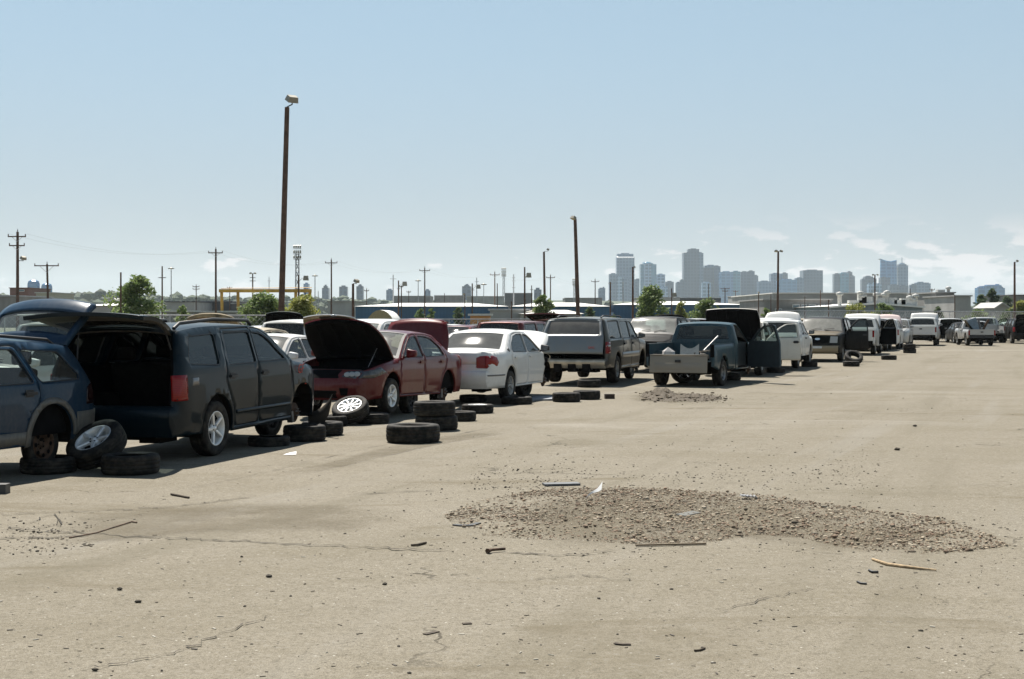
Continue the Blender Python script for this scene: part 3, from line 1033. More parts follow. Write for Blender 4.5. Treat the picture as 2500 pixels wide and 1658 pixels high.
        V, T = tri2d([pl], gridpts(x0, x1, zr, zt, 0.14, 0.1), lambda x, z: 0 if pip(pl, x, z) else None)
        m = MB()
        for sg in (1, -1):
            q = s.side_mesh(V, T[0], sg, 0, 0.06); m.add(q.v, q.f); m.sm[-len(q.sm):] = q.sm
            yi = S['hwbed'] - 0.09
            m.add([(x0, sg * yi, zf), (x1, sg * yi, zf), (x1, sg * yi, zt), (x0, sg * yi, zt)], [(0, 1, 2, 3)])
            m.add([(x0, sg * yi, zt + .004), (x1, sg * yi, zt + .004), (x1, sg * (s.Y(x1, zt) + .004), zt + .004), (x0, sg * (s.Y(x0, zt) + .004), zt + .004)], [(0, 1, 2, 3)])
            m.box((xa, sg * (yi - 0.1), zf + 0.13), (2 * ra * 0.95, 0.2, 0.26))
        yi = S['hwbed'] - 0.09
        m.add([(x0, -yi, zf), (x1, -yi, zf), (x1, yi, zf), (x0, yi, zf)], [(0, 1, 2, 3)])
        m.add([(x1, -yi, zf), (x1, yi, zf), (x1, yi, zt), (x1, -yi, zt)], [(0, 1, 2, 3)])
        s.part('load_bed', m, o.get('bed_mat', s.body))
        if not o.get('no_tailgate'):
            t = MB()
            yt = S['hwbed'] - 0.10
            t.box((x0 - 0.015, 0, (zf + zt) / 2), (0.05, 2 * yt, zt - zf))
            t.box((x0 - 0.045, 0, zt - 0.03), (0.03, 2 * yt - 0.02, 0.05)); t.box((x0 - 0.043, 0, zf + 0.05), (0.02, 2 * yt - 0.02, 0.04))
            drop = o.get('tailgate', 0)
            if drop:
                f = s.rotY((x0 - 0.01, zf), -radians(drop)); f2 = s.rotY((x0 - 0.01, zf), radians(drop))
                t.v = [tuple(f2(Vector(p))) for p in t.v]
            tg = s.part('tailgate', t, o.get('tailgate_mat', s.body))
            if not drop: s.part('latch', MB().box((x0 - 0.05, 0, zt - 0.17), (0.03, 0.16, 0.07)), BLACKP, tg)
    def wheels(s, states, R=None, w=0.22, Rr=0.2, style='five', rm=None, drop=0.0):
        """states: dict (axle, sign) -> 'w', 'd' (bare brake) or None, or a tuple of style and material"""
        S = s.S
        R = R or S['r']; rm = rm or ALLOY
        for (ax, sg), st in states.items():
            if st is None: continue
            x = S['axles'][0 if ax == 'f' else 1]
            y = sg * (S['track'] / 2)
            if st == 'd':
                o = link('brake_disc', disc_mesh(), s.root)
                o.location = (x, y - sg * 0.02, S['r'] - drop)
            else:
                sty, mt = (style, rm) if st == 'w' else st
                o = wheel('wheel', R, w, Rr, sty, mt, s.root)
                o.location = (x, y, (R if R < S['r'] else S['r']) - drop)
            o.rotation_euler = (0, random.uniform(0, 6.28), 0 if sg > 0 else pi)
    def tail_lights(s, polys_side, seg, ts, sg=(1, -1), mat_=None, off=0.006):
        for q in sg:
            pl = []
            if polys_side: pl.append(('side', q, polys_side))
            if ts: pl.append((seg, [(t, v * q) for t, v in ts]))
            s.patch(pl, mat_ or REDLENS, 'tail_light', off)
    def build(s):
        s.sides(); s.liners(); s.shell()
        if s.S.get('bed'): s.bed()
        if not s.o.get('no_cabin'): s.cabin()
        s.finish()
        return s
def i2(a, b): return int(a * 10 + b + 1)
# ------------------------------------------------------------------ vehicle outlines, metres: (x forward, z up, bulge x, bulge z)
def sc_spec(S, kx=1.0, kz=1.0, kw=1.0):
    import copy
    T = copy.deepcopy(S)
    def p2(l): return [(q[0] * kx, q[1] * kz) + tuple(q[2:]) for q in l]
    T['segs'] = [(n, p2(l)) for n, l in S['segs']]
    T['doors'] = [p2(d) for d in S['doors']]
    T['windows'] = [(p2(w), d) for w, d in S['windows']]
    T['handles'] = p2(S['handles'])
    T['mirror'] = (S['mirror'][0] * kx, S['mirror'][1] * kz)
    T['axles'] = tuple(a * kx for a in S['axles'])
    T['xf'] *= kx; T['xr'] *= kx
    T['cabin'] = tuple(a * kx for a in S['cabin'])
    T['seats'] = [(x * kx, k) for x, k in S['seats']]
    T['track'] *= kw
    T['Y']['hw'] *= kw; T['Y']['zbelt'] *= kz; T['Y']['zmid'] *= kz
    return T

SEDAN = dict(
    xf=2.31, xr=-2.49, axles=(1.36, -1.36), track=1.56, r=0.325, ra=0.375, za=0.335, rocker=0.235, cabin=(-1.72, 1.02), floor=0.33,
    Y=dict(hw=0.895, zmid=0.60, zbelt=0.96, tumble=0.40, tf=(0.30, 0.9), tr=(0.20, 0.75)),
    segs=[('front', [(2.16, 0.20, 0.13, 0), (2.27, 0.28, 0.15, 0), (2.31, 0.46, 0.16, 0), (2.28, 0.58, 0.15, 0)]),
          ('nose', [(2.28, 0.58, 0.15, 0), (2.22, 0.66, 0.14, 0.01), (2.12, 0.735, 0.12, 0.02)]),
          ('hood', [(2.12, 0.735, 0.12, 0.02), (1.80, 0.825, 0.05, 0.05), (1.40, 0.895, 0.02, 0.06), (1.02, 0.955, 0.10, 0.055)]),
          ('wind', [(1.02, 0.955, 0.10, 0.055), (0.72, 1.15, 0.11, 0.05), (0.42, 1.33, 0.10, 0.05), (0.20, 1.415, 0.08, 0.05)]),
          ('roof', [(0.20, 1.415, 0.08, 0.05), (-0.15, 1.445, 0, 0.05), (-0.55, 1.44, 0, 0.05), (-0.96, 1.395, -0.04, 0.05)]),
          ('rear', [(-0.96, 1.395, -0.04, 0.05), (-1.19, 1.275, -0.06, 0.05), (-1.45, 1.125, -0.07, 0.04), (-1.66, 1.03, -0.07, 0.04)]),
          ('deck', [(-1.66, 1.03, -0.07, 0.04), (-2.05, 1.01, -0.05, 0.05), (-2.35, 1.00, -0.07, 0.04)]),
          ('tail', [(-2.35, 1.00, -0.07, 0.04), (-2.40, 0.90, -0.09, 0.01), (-2.40, 0.74, -0.09, 0), (-2.42, 0.62, -0.09, 0)]),
          ('rbump', [(-2.42, 0.62, -0.09, 0), (-2.48, 0.58, -0.09, 0), (-2.48, 0.40, -0.09, 0), (-2.40, 0.24, -0.07, 0)])],
    doors=[[(0.98, 0.27), (1.02, 0.60), (0.98, 0.93), (0.50, 1.24), (0.22, 1.385), (-0.05, 1.41), (-0.14, 1.0), (-0.16, 0.27)],
           [(-0.17, 0.27), (-0.15, 1.0), (-0.06, 1.41), (-0.50, 1.405), (-0.82, 1.365), (-1.16, 1.18), (-1.28, 0.98), (-1.25, 0.80), (-0.98, 0.55), (-0.93, 0.27)]],
    windows=[([(0.80, 0.99), (0.40, 1.25), (0.20, 1.34), (-0.07, 1.375), (-0.12, 0.985)], 0),
             ([(-0.20, 0.985), (-0.14, 1.375), (-0.48, 1.37), (-0.78, 1.325), (-1.08, 1.17), (-1.20, 1.005)], 1)],
    handles=[(0.02, 0.87), (-1.02, 0.87)], mirror=(0.76, 0.97), seats=[(0.05, 'b'), (-0.68, 'w')], kind='sedan')

SUV = dict(
    xf=2.32, xr=-2.53, axles=(1.39, -1.39), track=1.70, r=0.37, ra=0.435, za=0.40, rocker=0.30, cabin=(-2.30, 1.08), floor=0.46,
    Y=dict(hw=0.985, zmid=0.72, zbelt=1.20, tumble=0.33, tf=(0.24, 0.9), tr=(0.10, 0.5), flare=((1.39, 0.435, 0.012), (-1.39, 0.435, 0.012))),
    segs=[('front', [(2.22, 0.27, 0.10, 0), (2.30, 0.36, 0.12, 0), (2.32, 0.52, 0.12, 0), (2.31, 0.62, 0.12, 0)]),
          ('nose', [(2.31, 0.62, 0.12, 0), (2.29, 0.80, 0.11, 0), (2.23, 0.97, 0.09, 0.02)]),
          ('hood', [(2.23, 0.97, 0.09, 0.02), (1.90, 1.06, 0.04, 0.04), (1.50, 1.12, 0.02, 0.05), (1.12, 1.175, 0.10, 0.045)]),
          ('wind', [(1.12, 1.175, 0.10, 0.045), (0.85, 1.37, 0.11, 0.04), (0.58, 1.56, 0.10, 0.04), (0.40, 1.655, 0.08, 0.04)]),
          ('roof', [(0.40, 1.655, 0.08, 0.04), (0.0, 1.72, 0, 0.04), (-0.9, 1.74, 0, 0.04), (-1.6, 1.725, 0, 0.04), (-2.15, 1.68, -0.05, 0.04)]),
          ('rear', [(-2.15, 1.68, -0.05, 0.04), (-2.24, 1.50, -0.06, 0.01), (-2.34, 1.22, -0.06, 0)]),
          ('tail', [(-2.34, 1.22, -0.06, 0), (-2.40, 1.0, -0.06, 0), (-2.42, 0.74, -0.06, 0)]),
          ('rbump', [(-2.42, 0.74, -0.06, 0), (-2.51, 0.70, -0.07, 0), (-2.53, 0.55, -0.07, 0), (-2.46, 0.34, -0.05, 0)])],
    doors=[[(1.00, 0.36), (1.04, 0.75), (0.98, 1.17), (0.45, 1.56), (0.20, 1.68), (-0.08, 1.695), (-0.11, 1.2), (-0.12, 0.36)],
           [(-0.13, 0.36), (-0.12, 1.2), (-0.09, 1.695), (-1.00, 1.695), (-1.10, 1.2), (-1.10, 0.92), (-0.93, 0.62), (-0.90, 0.36)]],
    windows=[([(0.80, 1.225), (0.40, 1.52), (0.22, 1.60), (-0.05, 1.63), (-0.07, 1.215)], 0),
             ([(-0.17, 1.215), (-0.15, 1.635), (-0.93, 1.635), (-1.02, 1.215)], 1),
             ([(-1.28, 1.225), (-1.22, 1.63), (-1.92, 1.61), (-2.10, 1.27)], None)],
    handles=[(0.06, 1.05), (-0.93, 1.05)], mirror=(0.80, 1.20), seats=[(0.05, 'b'), (-0.90, 'w'), (-1.65, 'w')], kind='hatch')

WAGON = dict(
    xf=2.30, xr=-2.42, axles=(1.32, -1.33), track=1.50, r=0.33, ra=0.395, za=0.345, rocker=0.27, cabin=(-2.20, 1.00), floor=0.38,
    Y=dict(hw=0.875, zmid=0.62, zbelt=0.99, tumble=0.40, tf=(0.28, 0.9), tr=(0.19, 0.7), flare=((1.32, 0.395, 0.02), (-1.33, 0.395, 0.02))),
    segs=[('front', [(2.18, 0.24, 0.12, 0), (2.27, 0.32, 0.13, 0), (2.30, 0.48, 0.13, 0), (2.28, 0.58, 0.13, 0)]),
          ('nose', [(2.28, 0.58, 0.13, 0), (2.25, 0.68, 0.12, 0), (2.18, 0.77, 0.10, 0.02)]),
          ('hood', [(2.18, 0.77, 0.10, 0.02), (1.80, 0.86, 0.04, 0.05), (1.40, 0.92, 0.02, 0.05), (1.02, 0.97, 0.10, 0.05)]),
          ('wind', [(1.02, 0.97, 0.10, 0.05), (0.72, 1.17, 0.11, 0.05), (0.42, 1.36, 0.10, 0.05), (0.22, 1.45, 0.08, 0.05)]),
          ('roof', [(0.22, 1.45, 0.08, 0.05), (-0.15, 1.495, 0, 0.05), (-1.0, 1.49, 0, 0.05), (-1.60, 1.45, 0, 0.05), (-1.92, 1.41, -0.06, 0.04)]),
          ('rear', [(-1.92, 1.41, -0.06, 0.04), (-2.06, 1.24, -0.09, 0.02), (-2.20, 1.03, -0.10, 0)]),
          ('tail', [(-2.20, 1.03, -0.10, 0), (-2.29, 0.88, -0.09, 0), (-2.33, 0.74, -0.09, 0)]),
          ('rbump', [(-2.33, 0.74, -0.09, 0), (-2.41, 0.64, -0.11, 0), (-2.42, 0.44, -0.11, 0), (-2.35, 0.29, -0.09, 0)])],
    doors=[[(0.96, 0.31), (1.0, 0.62), (0.96, 0.95), (0.50, 1.27), (0.22, 1.42), (-0.10, 1.445), (-0.16, 1.0), (-0.17, 0.31)],
           [(-0.18, 0.31), (-0.17, 1.0), (-0.11, 1.445), (-0.88, 1.435), (-1.12, 1.0), (-1.14, 0.80), (-0.96, 0.58), (-0.92, 0.31)]],
    windows=[([(0.78, 1.01), (0.40, 1.28), (0.20, 1.37), (-0.10, 1.40), (-0.13, 1.005)], 0),
             ([(-0.22, 1.005), (-0.18, 1.40), (-0.84, 1.39), (-1.04, 1.005)], 1),
             ([(-1.16, 1.01), (-0.97, 1.385), (-1.62, 1.345), (-1.90, 1.06), (-1.88, 1.02)], None)],
    handles=[(0.02, 0.88), (-0.94, 0.88)], mirror=(0.74, 0.99), seats=[(0.0, 'b'), (-0.95, 'w')], kind='hatch', hatch_glass=(0.20, 0.56, -0.84, 0.84))

BIGSUV = dict(
    xf=2.62, xr=-2.95, axles=(1.66, -1.64), track=1.68, r=0.385, ra=0.46, za=0.42, rocker=0.38, cabin=(-2.72, 1.28), floor=0.58,
    Y=dict(hw=0.99, zmid=0.80, zbelt=1.22, tumble=0.27, tf=(0.14, 0.7), tr=(0.07, 0.35), bulge=0.06),
    segs=[('front', [(2.54, 0.36, 0.08, 0), (2.60, 0.44, 0.09, 0), (2.62, 0.60, 0.09, 0), (2.60, 0.66, 0.08, 0)]),
          ('nose', [(2.60, 0.66, 0.08, 0), (2.58, 0.85, 0.07, 0), (2.52, 1.06, 0.06, 0.02)]),
          ('hood', [(2.52, 1.06, 0.06, 0.02), (2.2, 1.13, 0.03, 0.05), (1.75, 1.17, 0.02, 0.06), (1.30, 1.205, 0.08, 0.05)]),
          ('wind', [(1.30, 1.205, 0.08, 0.05), (1.05, 1.42, 0.09, 0.04), (0.82, 1.62, 0.08, 0.04), (0.68, 1.73, 0.07, 0.04)]),
          ('roof', [(0.68, 1.73, 0.07, 0.04), (0.3, 1.785, 0, 0.04), (-1.0, 1.80, 0, 0.04), (-2.0, 1.79, 0, 0.04), (-2.62, 1.755, -0.03, 0.04)]),
          ('rear', [(-2.62, 1.755, -0.03, 0.04), (-2.70, 1.58, -0.04, 0.01), (-2.80, 1.24, -0.04, 0)]),
          ('tail', [(-2.80, 1.24, -0.04, 0), (-2.84, 1.0, -0.04, 0), (-2.85, 0.74, -0.04, 0)]),
          ('rbump', [(-2.85, 0.70, -0.04, 0), (-2.94, 0.68, -0.05, 0), (-2.95, 0.56, -0.05, 0), (-2.90, 0.44, -0.04, 0)])],
    doors=[[(1.18, 0.46), (1.22, 0.80), (1.16, 1.20), (0.78, 1.56), (0.56, 1.745), (0.16, 1.76), (0.12, 1.24), (0.12, 0.46)],
           [(0.10, 0.46), (0.10, 1.24), (0.13, 1.76), (-0.92, 1.765), (-1.0, 1.24), (-1.02, 0.92), (-1.10, 0.80), (-1.14, 0.46)]],
    windows=[([(1.0, 1.25), (0.68, 1.56), (0.52, 1.69), (0.20, 1.705), (0.17, 1.245)], 0),
             ([(0.05, 1.245), (0.08, 1.71), (-0.86, 1.715), (-0.93, 1.245)], 1),
             ([(-1.12, 1.25), (-1.07, 1.715), (-2.40, 1.70), (-2.56, 1.25)], None)],
    handles=[(0.28, 1.08), (-0.82, 1.08)], mirror=(1.0, 1.22), seats=[(0.3, 'b'), (-0.75, 'w'), (-1.7, 'w')], kind='hatch')

def pickup(cab=1.55, bed=2.0, hw=0.97, H=1.76, old=False, top=1.16, wb=3.05, belt=1.17):
    xa = wb / 2
    xcow = xa - 0.38
    xb = xcow - cab            # back of the cab
    x1 = xb - 0.03; x0 = x1 - bed
    rz = H
    S = dict(
        xf=xa + 0.90, xr=x0 - 0.02, axles=(xa, -xa), track=2 * hw - 0.28, r=0.37, ra=0.45, za=0.40, rocker=0.40, cabin=(xb + 0.06, xcow - 0.05), floor=0.56,
        arches=(xa,), hwbed=hw - 0.015, bulkhead=True,
        Y=dict(hw=hw, zmid=0.80, zbelt=belt, tumble=0.30, tf=(0.10, 0.6), tr=(0.03, 0.25), bulge=0.06),
        segs=[('front', [(xa + 0.80, 0.38, 0.07, 0), (xa + 0.88, 0.45, 0.08, 0), (xa + 0.90, 0.62, 0.08, 0)]),
              ('nose', [(xa + 0.90, 0.64, 0.07, 0), (xa + 0.87, 0.85, 0.06, 0), (xa + 0.83, 1.02, 0.05, 0.02)]),
              ('hood', [(xa + 0.83, 1.02, 0.05, 0.02), (xa + 0.5, 1.07, 0.02, 0.05), (xa, 1.11, 0.01, 0.06), (xcow, belt - 0.02, 0.07, 0.05)]),
              ('wind', [(xcow, belt - 0.02, 0.07, 0.05), (xcow - 0.30, belt + 0.20, 0.08, 0.04), (xcow - 0.55, rz - 0.17, 0.07, 0.04), (xcow - 0.70, rz - 0.08, 0.06, 0.04)]),
              ('roof', [(xcow - 0.70, rz - 0.08, 0.06, 0.04), (xcow - 0.9, rz - 0.045, 0, 0.045), (xb + 0.3, rz - 0.05, 0, 0.045), (xb + 0.10, rz - 0.09, -0.02, 0.04)]),
              ('back', [(xb + 0.10, rz - 0.09, -0.02, 0.04), (xb + 0.04, belt + 0.2, -0.03, 0.0), (xb, belt, -0.02, 0), (xb, 0.75, 0, 0), (xb, 0.42, 0, 0)])],
        doors=[[(xcow - 0.10, 0.46), (xcow - 0.06, 0.8), (xcow - 0.12, belt - 0.02), (xcow - 0.52, rz - 0.24), (xcow - 0.76, rz - 0.105), (xcow - 1.14, rz - 0.085), (xcow - 1.20, belt), (xcow - 1.22, 0.46)]],
        windows=[([(xcow - 0.30, belt + 0.03), (xcow - 0.62, rz - 0.24), (xcow - 0.80, rz - 0.15), (xcow - 1.07, rz - 0.135), (xcow - 1.12, belt + 0.03)], 0)],
        handles=[(xcow - 1.06, belt - 0.12)], mirror=(xcow - 0.28, belt + 0.02), seats=[(xcow - 0.95, 'w')], kind='pickup',
        back_glass=(0.05, 0.40, -0.86, 0.86),
        bed=dict(x0=x0, x1=x1, floor=0.70, top=top))
    if cab > 1.8:
        S['windows'].append(([(xcow - 1.30, belt + 0.03), (xcow - 1.25, rz - 0.14), (xb + 0.18, rz - 0.15), (xb + 0.12, belt + 0.03)], None))
        if cab > 2.1:
            S['doors'].append([(xcow - 1.23, 0.46), (xcow - 1.21, belt), (xcow - 1.15, rz - 0.085), (xb + 0.13, rz - 0.10), (xb + 0.07, belt), (xb + 0.06, 0.46)])
            S['windows'][-1] = (S['windows'][-1][0], 1)
            S['handles'].append((xb + 0.2, belt - 0.12))
    return S

def vehicle_minivan():
    S = sc_spec(SUV, 1.04, 0.98, 0.99)
    return S
# ------------------------------------------------------------------ ground
def asphalt():
    t = NT('old_asphalt')
    p = t.pos()
    big = t.noise(p, 0.10, 4.0, 0.55, 0.4)
    mid = t.noise(t.scalev(p, (0.6, 1.1, 1)), 0.55, 6.0, 0.62, 0.6)
    sml = t.noise(p, 5.0, 5.0, 0.65)
    grain = t.noise(p, 70.0, 3.0, 0.8)
    grain2 = t.noise(p, 190.0, 2.0, 0.7)
    c = t.mix(t.ramp(big, 0.35, 0.65), (0.168, 0.148, 0.111), (0.198, 0.175, 0.136))
    c = t.mix(t.math('MULTIPLY', t.ramp(mid, 0.46, 0.70), 0.75), c, (0.131, 0.111, 0.073))
    c = t.mix(t.math('MULTIPLY', t.ramp(mid, 0.46, 0.28), 0.4), c, (0.220, 0.198, 0.161))
    c = t.mix(t.math('MULTIPLY', t.ramp(sml, 0.48, 0.70), 0.45), c, (0.112, 0.096, 0.068))
    # exposed aggregate: pale and dark chips
    v = t.new('ShaderNodeTexVoronoi'); t.l.new(p, v.inputs['Vector']); v.inputs['Scale'].default_value = 62.0
    vb = t.new('ShaderNodeSeparateXYZ'); t.l.new(v.outputs['Color'], vb.inputs[0])
    chip = t.math('MULTIPLY', t.ramp(v.outputs['Distance'], 0.30, 0.12), t.ramp(vb.outputs[0], 0.72, 0.80))
    c = t.mix(t.math('MULTIPLY', chip, 0.9), c, (0.314, 0.280, 0.216))
    chip2 = t.math('MULTIPLY', t.ramp(v.outputs['Distance'], 0.42, 0.2), t.ramp(vb.outputs[1], 0.62, 0.70))
    c = t.mix(t.math('MULTIPLY', chip2, 0.85), c, (0.064, 0.054, 0.035))
    c = t.mix(t.ramp(grain, 0.42, 0.64, 0.0, 0.8), c, (0.089, 0.077, 0.054))
    c = t.mix(t.ramp(grain2, 0.48, 0.64, 0.0, 0.75), c, (0.300, 0.266, 0.202))
    # coarser speckle and sparse dark flecks
    sp2 = t.noise(p, 24.0, 4.0, 0.75)
    c = t.mix(t.ramp(sp2, 0.52, 0.66, 0.0, 0.55), c, (0.085, 0.075, 0.055))
    c = t.mix(t.ramp(sp2, 0.46, 0.34, 0.0, 0.5), c, (0.245, 0.228, 0.195))
    v3 = t.new('ShaderNodeTexVoronoi'); t.l.new(p, v3.inputs['Vector']); v3.inputs['Scale'].default_value = 21.0
    vc = t.new('ShaderNodeSeparateXYZ'); t.l.new(v3.outputs['Color'], vc.inputs[0])
    c = t.mix(t.math('MULTIPLY', t.ramp(v3.outputs['Distance'], 0.22, 0.10), t.ramp(vc.outputs[0], 0.80, 0.84)), c, (0.030, 0.025, 0.017))
    c = t.mix(t.math('MULTIPLY', t.ramp(v3.outputs['Distance'], 0.20, 0.08), t.ramp(vc.outputs[1], 0.86, 0.90)), c, (0.42, 0.40, 0.35))
    # sparse oil and dirt marks stretched across the view
    st = t.noise(t.scalev(p, (0.35, 1.2, 1)), 0.8, 5.0, 0.6, 1.0)
    c = t.mix(t.math('MULTIPLY', t.ramp(st, 0.56, 0.72), 0.6), c, (0.102, 0.082, 0.048))
    # faint wheel tracks along the lane and across it
    rt_ = t.n.new('ShaderNodeVectorRotate'); rt_.rotation_type = 'Z_AXIS'; t.l.new(p, rt_.inputs['Vector']); rt_.inputs['Angle'].default_value = radians(21)
    tk = t.noise(t.scalev(rt_.outputs[0], (0.9, 0.05, 1)), 1.0, 4.0, 0.6, 0.3)
    c = t.mix(t.math('MULTIPLY', t.ramp(tk, 0.52, 0.70), 0.42), c, (0.115, 0.100, 0.068))
    c = t.mix(t.math('MULTIPLY', t.ramp(tk, 0.46, 0.32), 0.28), c, (0.225, 0.212, 0.186))
    bl = t.noise(t.scalev(p, (0.5, 0.9, 1)), 0.42, 7.0, 0.68, 0.5)
    c = t.mix(t.math('MULTIPLY', t.ramp(bl, 0.55, 0.68), 0.42), c, (0.105, 0.090, 0.058))
    # pale wiped patches
    st2 = t.noise(t.scalev(p, (0.3, 1.0, 1)), 0.33, 5.0, 0.62, 0.8)
    c = t.mix(t.math('MULTIPLY', t.ramp(st2, 0.57, 0.74), 0.5), c, (0.270, 0.251, 0.216))
    # hairline cracks
    wv = t.new('ShaderNodeTexVoronoi'); wv.feature = 'DISTANCE_TO_EDGE'; wv.inputs['Scale'].default_value = 0.23
    dd = t.new('ShaderNodeVectorMath'); dd.operation = 'ADD'
    nz = t.new('ShaderNodeTexNoise'); t.l.new(p, nz.inputs['Vector']); nz.inputs['Scale'].default_value = 1.3; nz.inputs['Detail'].default_value = 6.0
    sc_ = t.new('ShaderNodeVectorMath'); sc_.operation = 'SCALE'; t.l.new(nz.outputs['Color'], sc_.inputs[0]); sc_.inputs['Scale'].default_value = 1.5
    t.l.new(p, dd.inputs[0]); t.l.new(sc_.outputs[0], dd.inputs[1]); t.l.new(dd.outputs[0], wv.inputs['Vector'])
    brk = t.noise(p, 0.45, 3.0)
    crack = t.math('MULTIPLY', t.ramp(wv.outputs['Distance'], 0.0045, 0.0015), t.ramp(brk, 0.5, 0.62))
    c = t.mix(t.math('MULTIPLY', crack, 0.8), c, (0.037, 0.030, 0.019))
    t.base(Base_Color=c, Roughness=0.93)
    t.bsdf.inputs['Specular IOR Level'].default_value = 0.25
    h = t.math('ADD', t.math('MULTIPLY', grain, 0.6), t.math('SUBTRACT', t.math('MULTIPLY', grain2, 0.3), crack))
    t.bump(h, 0.7, 0.008)
    return t.m
def dirt_ground():
    t = NT('dry_ground')
    p = t.pos()
    n = t.noise(p, 0.02, 6.0, 0.6); n2 = t.noise(p, 0.4, 5.0, 0.6)
    c = t.mix(t.ramp(n, 0.4, 0.6), (0.17, 0.15, 0.115), (0.08, 0.09, 0.045))
    c = t.mix(t.ramp(n2, 0.5, 0.7, 0, 0.5), c, (0.10, 0.095, 0.06))
    t.base(Base_Color=c, Roughness=0.95)
    return t.m
# ground: one sheet to the horizon
g = MB().add([(-9400, -150, 0), (9400, -150, 0), (9400, 10600, 0), (-9400, 10600, 0)], [(0, 1, 2, 3)])
tag(g.build('ground', dirt_ground()), kind='structure')
m = MB()
NX, NY = 60, 60
vv = []
for j in range(NY + 1):
    y = 2.0 + 150.0 * (j / NY) ** 1.7
    for i in range(NX + 1):
        x = (-1 + 2 * i / NX) * (16 + y * 0.75)
        z = 0.012 + 0.010 * noise.noise(Vector((x * 0.35, y * 0.35, 0))) + 0.006 * noise.noise(Vector((x * 1.3, y * 1.3, 4)))
        vv.append((x, y, max(0.004, z)))
m.add(vv, [(j * (NX + 1) + i, j * (NX + 1) + i + 1, (j + 1) * (NX + 1) + i + 1, (j + 1) * (NX + 1) + i) for j in range(NY) for i in range(NX)], 0, True)
LOT = tag(m.build('asphalt_lot', asphalt()), kind='structure')
def gz(x, y): return max(0.004, 0.012 + 0.010 * noise.noise(Vector((x * 0.35, y * 0.35, 0))) + 0.006 * noise.noise(Vector((x * 1.3, y * 1.3, 4))))

# ------------------------------------------------------------------ gravel, rubble
def stone_mat(name, cols, rough=0.9):
    t = NT(name)
    r = t.n.new('ShaderNodeNewGeometry').outputs['Random Per Island']
    rp = t.n.new('ShaderNodeValToRGB'); rp.color_ramp.interpolation = 'CONSTANT'
    t.l.new(r, rp.inputs[0])
    e = rp.color_ramp.elements
    e[0].color = col(cols[0]); e[0].position = 0
    e[1].color = col(cols[1]); e[1].position = 1.0 / len(cols)
    for i in range(2, len(cols)):
        q = e.new(i / len(cols)); q.color = col(cols[i])
    n = t.noise(t.pos(), 60.0, 3.0)
    t.base(Base_Color=t.mix(t.ramp(n, 0.3, 0.7, 0, 0.35), rp.outputs[0], (0.08, 0.07, 0.055)), Roughness=rough)
    return t.m
ICO = None
def ico():
    global ICO
    if ICO is None:
        bm = bmesh.new(); bmesh.ops.create_icosphere(bm, subdivisions=1, radius=1.0)
        ICO = ([v.co.copy() for v in bm.verts], [tuple(v.index for v in f.verts) for f in bm.faces]); bm.free()
    return ICO
def stones(m, spots, rnd):
    V, Fc = ico()
    for x, y, s, z in spots:
        a = rnd.uniform(0, 6.28); sx, sy, sz = s * rnd.uniform(0.75, 1.5), s * rnd.uniform(0.6, 1.0), s * rnd.uniform(0.38, 0.7)
        ca, sa = cos(a), sin(a)
        m.add([(x + (v.x * ca * sx - v.y * sa * sy) * (1 + rnd.uniform(-.25, .25)), y + (v.x * sa * sx + v.y * ca * sy) * (1 + rnd.uniform(-.25, .25)), z + sz * 0.7 + v.z * sz * (1 + rnd.uniform(-.2, .2))) for v in V], Fc)
GP = [(1085, 1262), (1150, 1228), (1300, 1202), (1500, 1192), (1700, 1203), (1850, 1210), (2050, 1238), (2150, 1252), (2300, 1268), (2390, 1298), (2470, 1334), (2380, 1349), (2250, 1358), (2120, 1352), (2030, 1335), (1960, 1318), (1850, 1310), (1730, 1328), (1560, 1335), (1420, 1322), (1300, 1322), (1190, 1312), (1110, 1285)]
GW = [(W(a, gd(b)).x, gd(b)) for a, b in GP]
rnd = random.Random(11)
spots = []
x0, x1 = min(p[0] for p in GW), max(p[0] for p in GW); y0, y1 = min(p[1] for p in GW), max(p[1] for p in GW)
def edge_dist(x, y):
    return min(((x - a[0]) ** 2 + (y - a[1]) ** 2) ** 0.5 for a in GW)
while len(spots) < 13500:
    x, y = rnd.uniform(x0, x1), rnd.uniform(y0, y1)
    if not pip(GW, x, y): continue
    bare = noise.noise(Vector((x * 1.1, y * 0.8, 2.0))) * 0.5 + 0.5
    left = max(0.0, min(1.0, (1.2 - x) / 2.4))
    if rnd.random() < max(0.0, bare - 0.33 + 0.42 * left) * 1.3: continue
    s = min(0.026, 0.0085 * math.exp(rnd.gauss(0, 0.42)))
    spots.append((x, y, s, gz(x, y) + (0.012 if rnd.random() < 0.3 else 0.0) - 0.004))
m = MB(); stones(m, spots, rnd)
OV = [Vector((1, 0, 0)), Vector((-1, 0, 0)), Vector((0, 1, 0)), Vector((0, -1, 0)), Vector((0, 0, 1))]
OF = [(0, 2, 4), (2, 1, 4), (1, 3, 4), (3, 0, 4)]
nf = 0
while nf < 26000:
    x, y = rnd.uniform(x0, x1), rnd.uniform(y0, y1)
    if not pip(GW, x, y): continue
    if rnd.random() < max(0.0, noise.noise(Vector((x * 1.1, y * 0.8, 2.0))) * 0.5 + 0.18): continue
    s = rnd.uniform(0.003, 0.008); a = rnd.uniform(0, 3)
    ca, sa = cos(a), sin(a); zz = gz(x, y)
    m.add([(x + (v.x * ca - v.y * sa) * s, y + (v.x * sa + v.y * ca) * s, zz - 0.001 + v.z * s) for v in OV], OF)
    nf += 1
GRAVM = stone_mat('river_gravel', [(0.26, 0.205, 0.135), (0.33, 0.26, 0.18), (0.15, 0.11, 0.07), (0.27, 0.18, 0.12), (0.42, 0.36, 0.27), (0.10, 0.078, 0.052), (0.30, 0.24, 0.165), (0.20, 0.135, 0.09)])
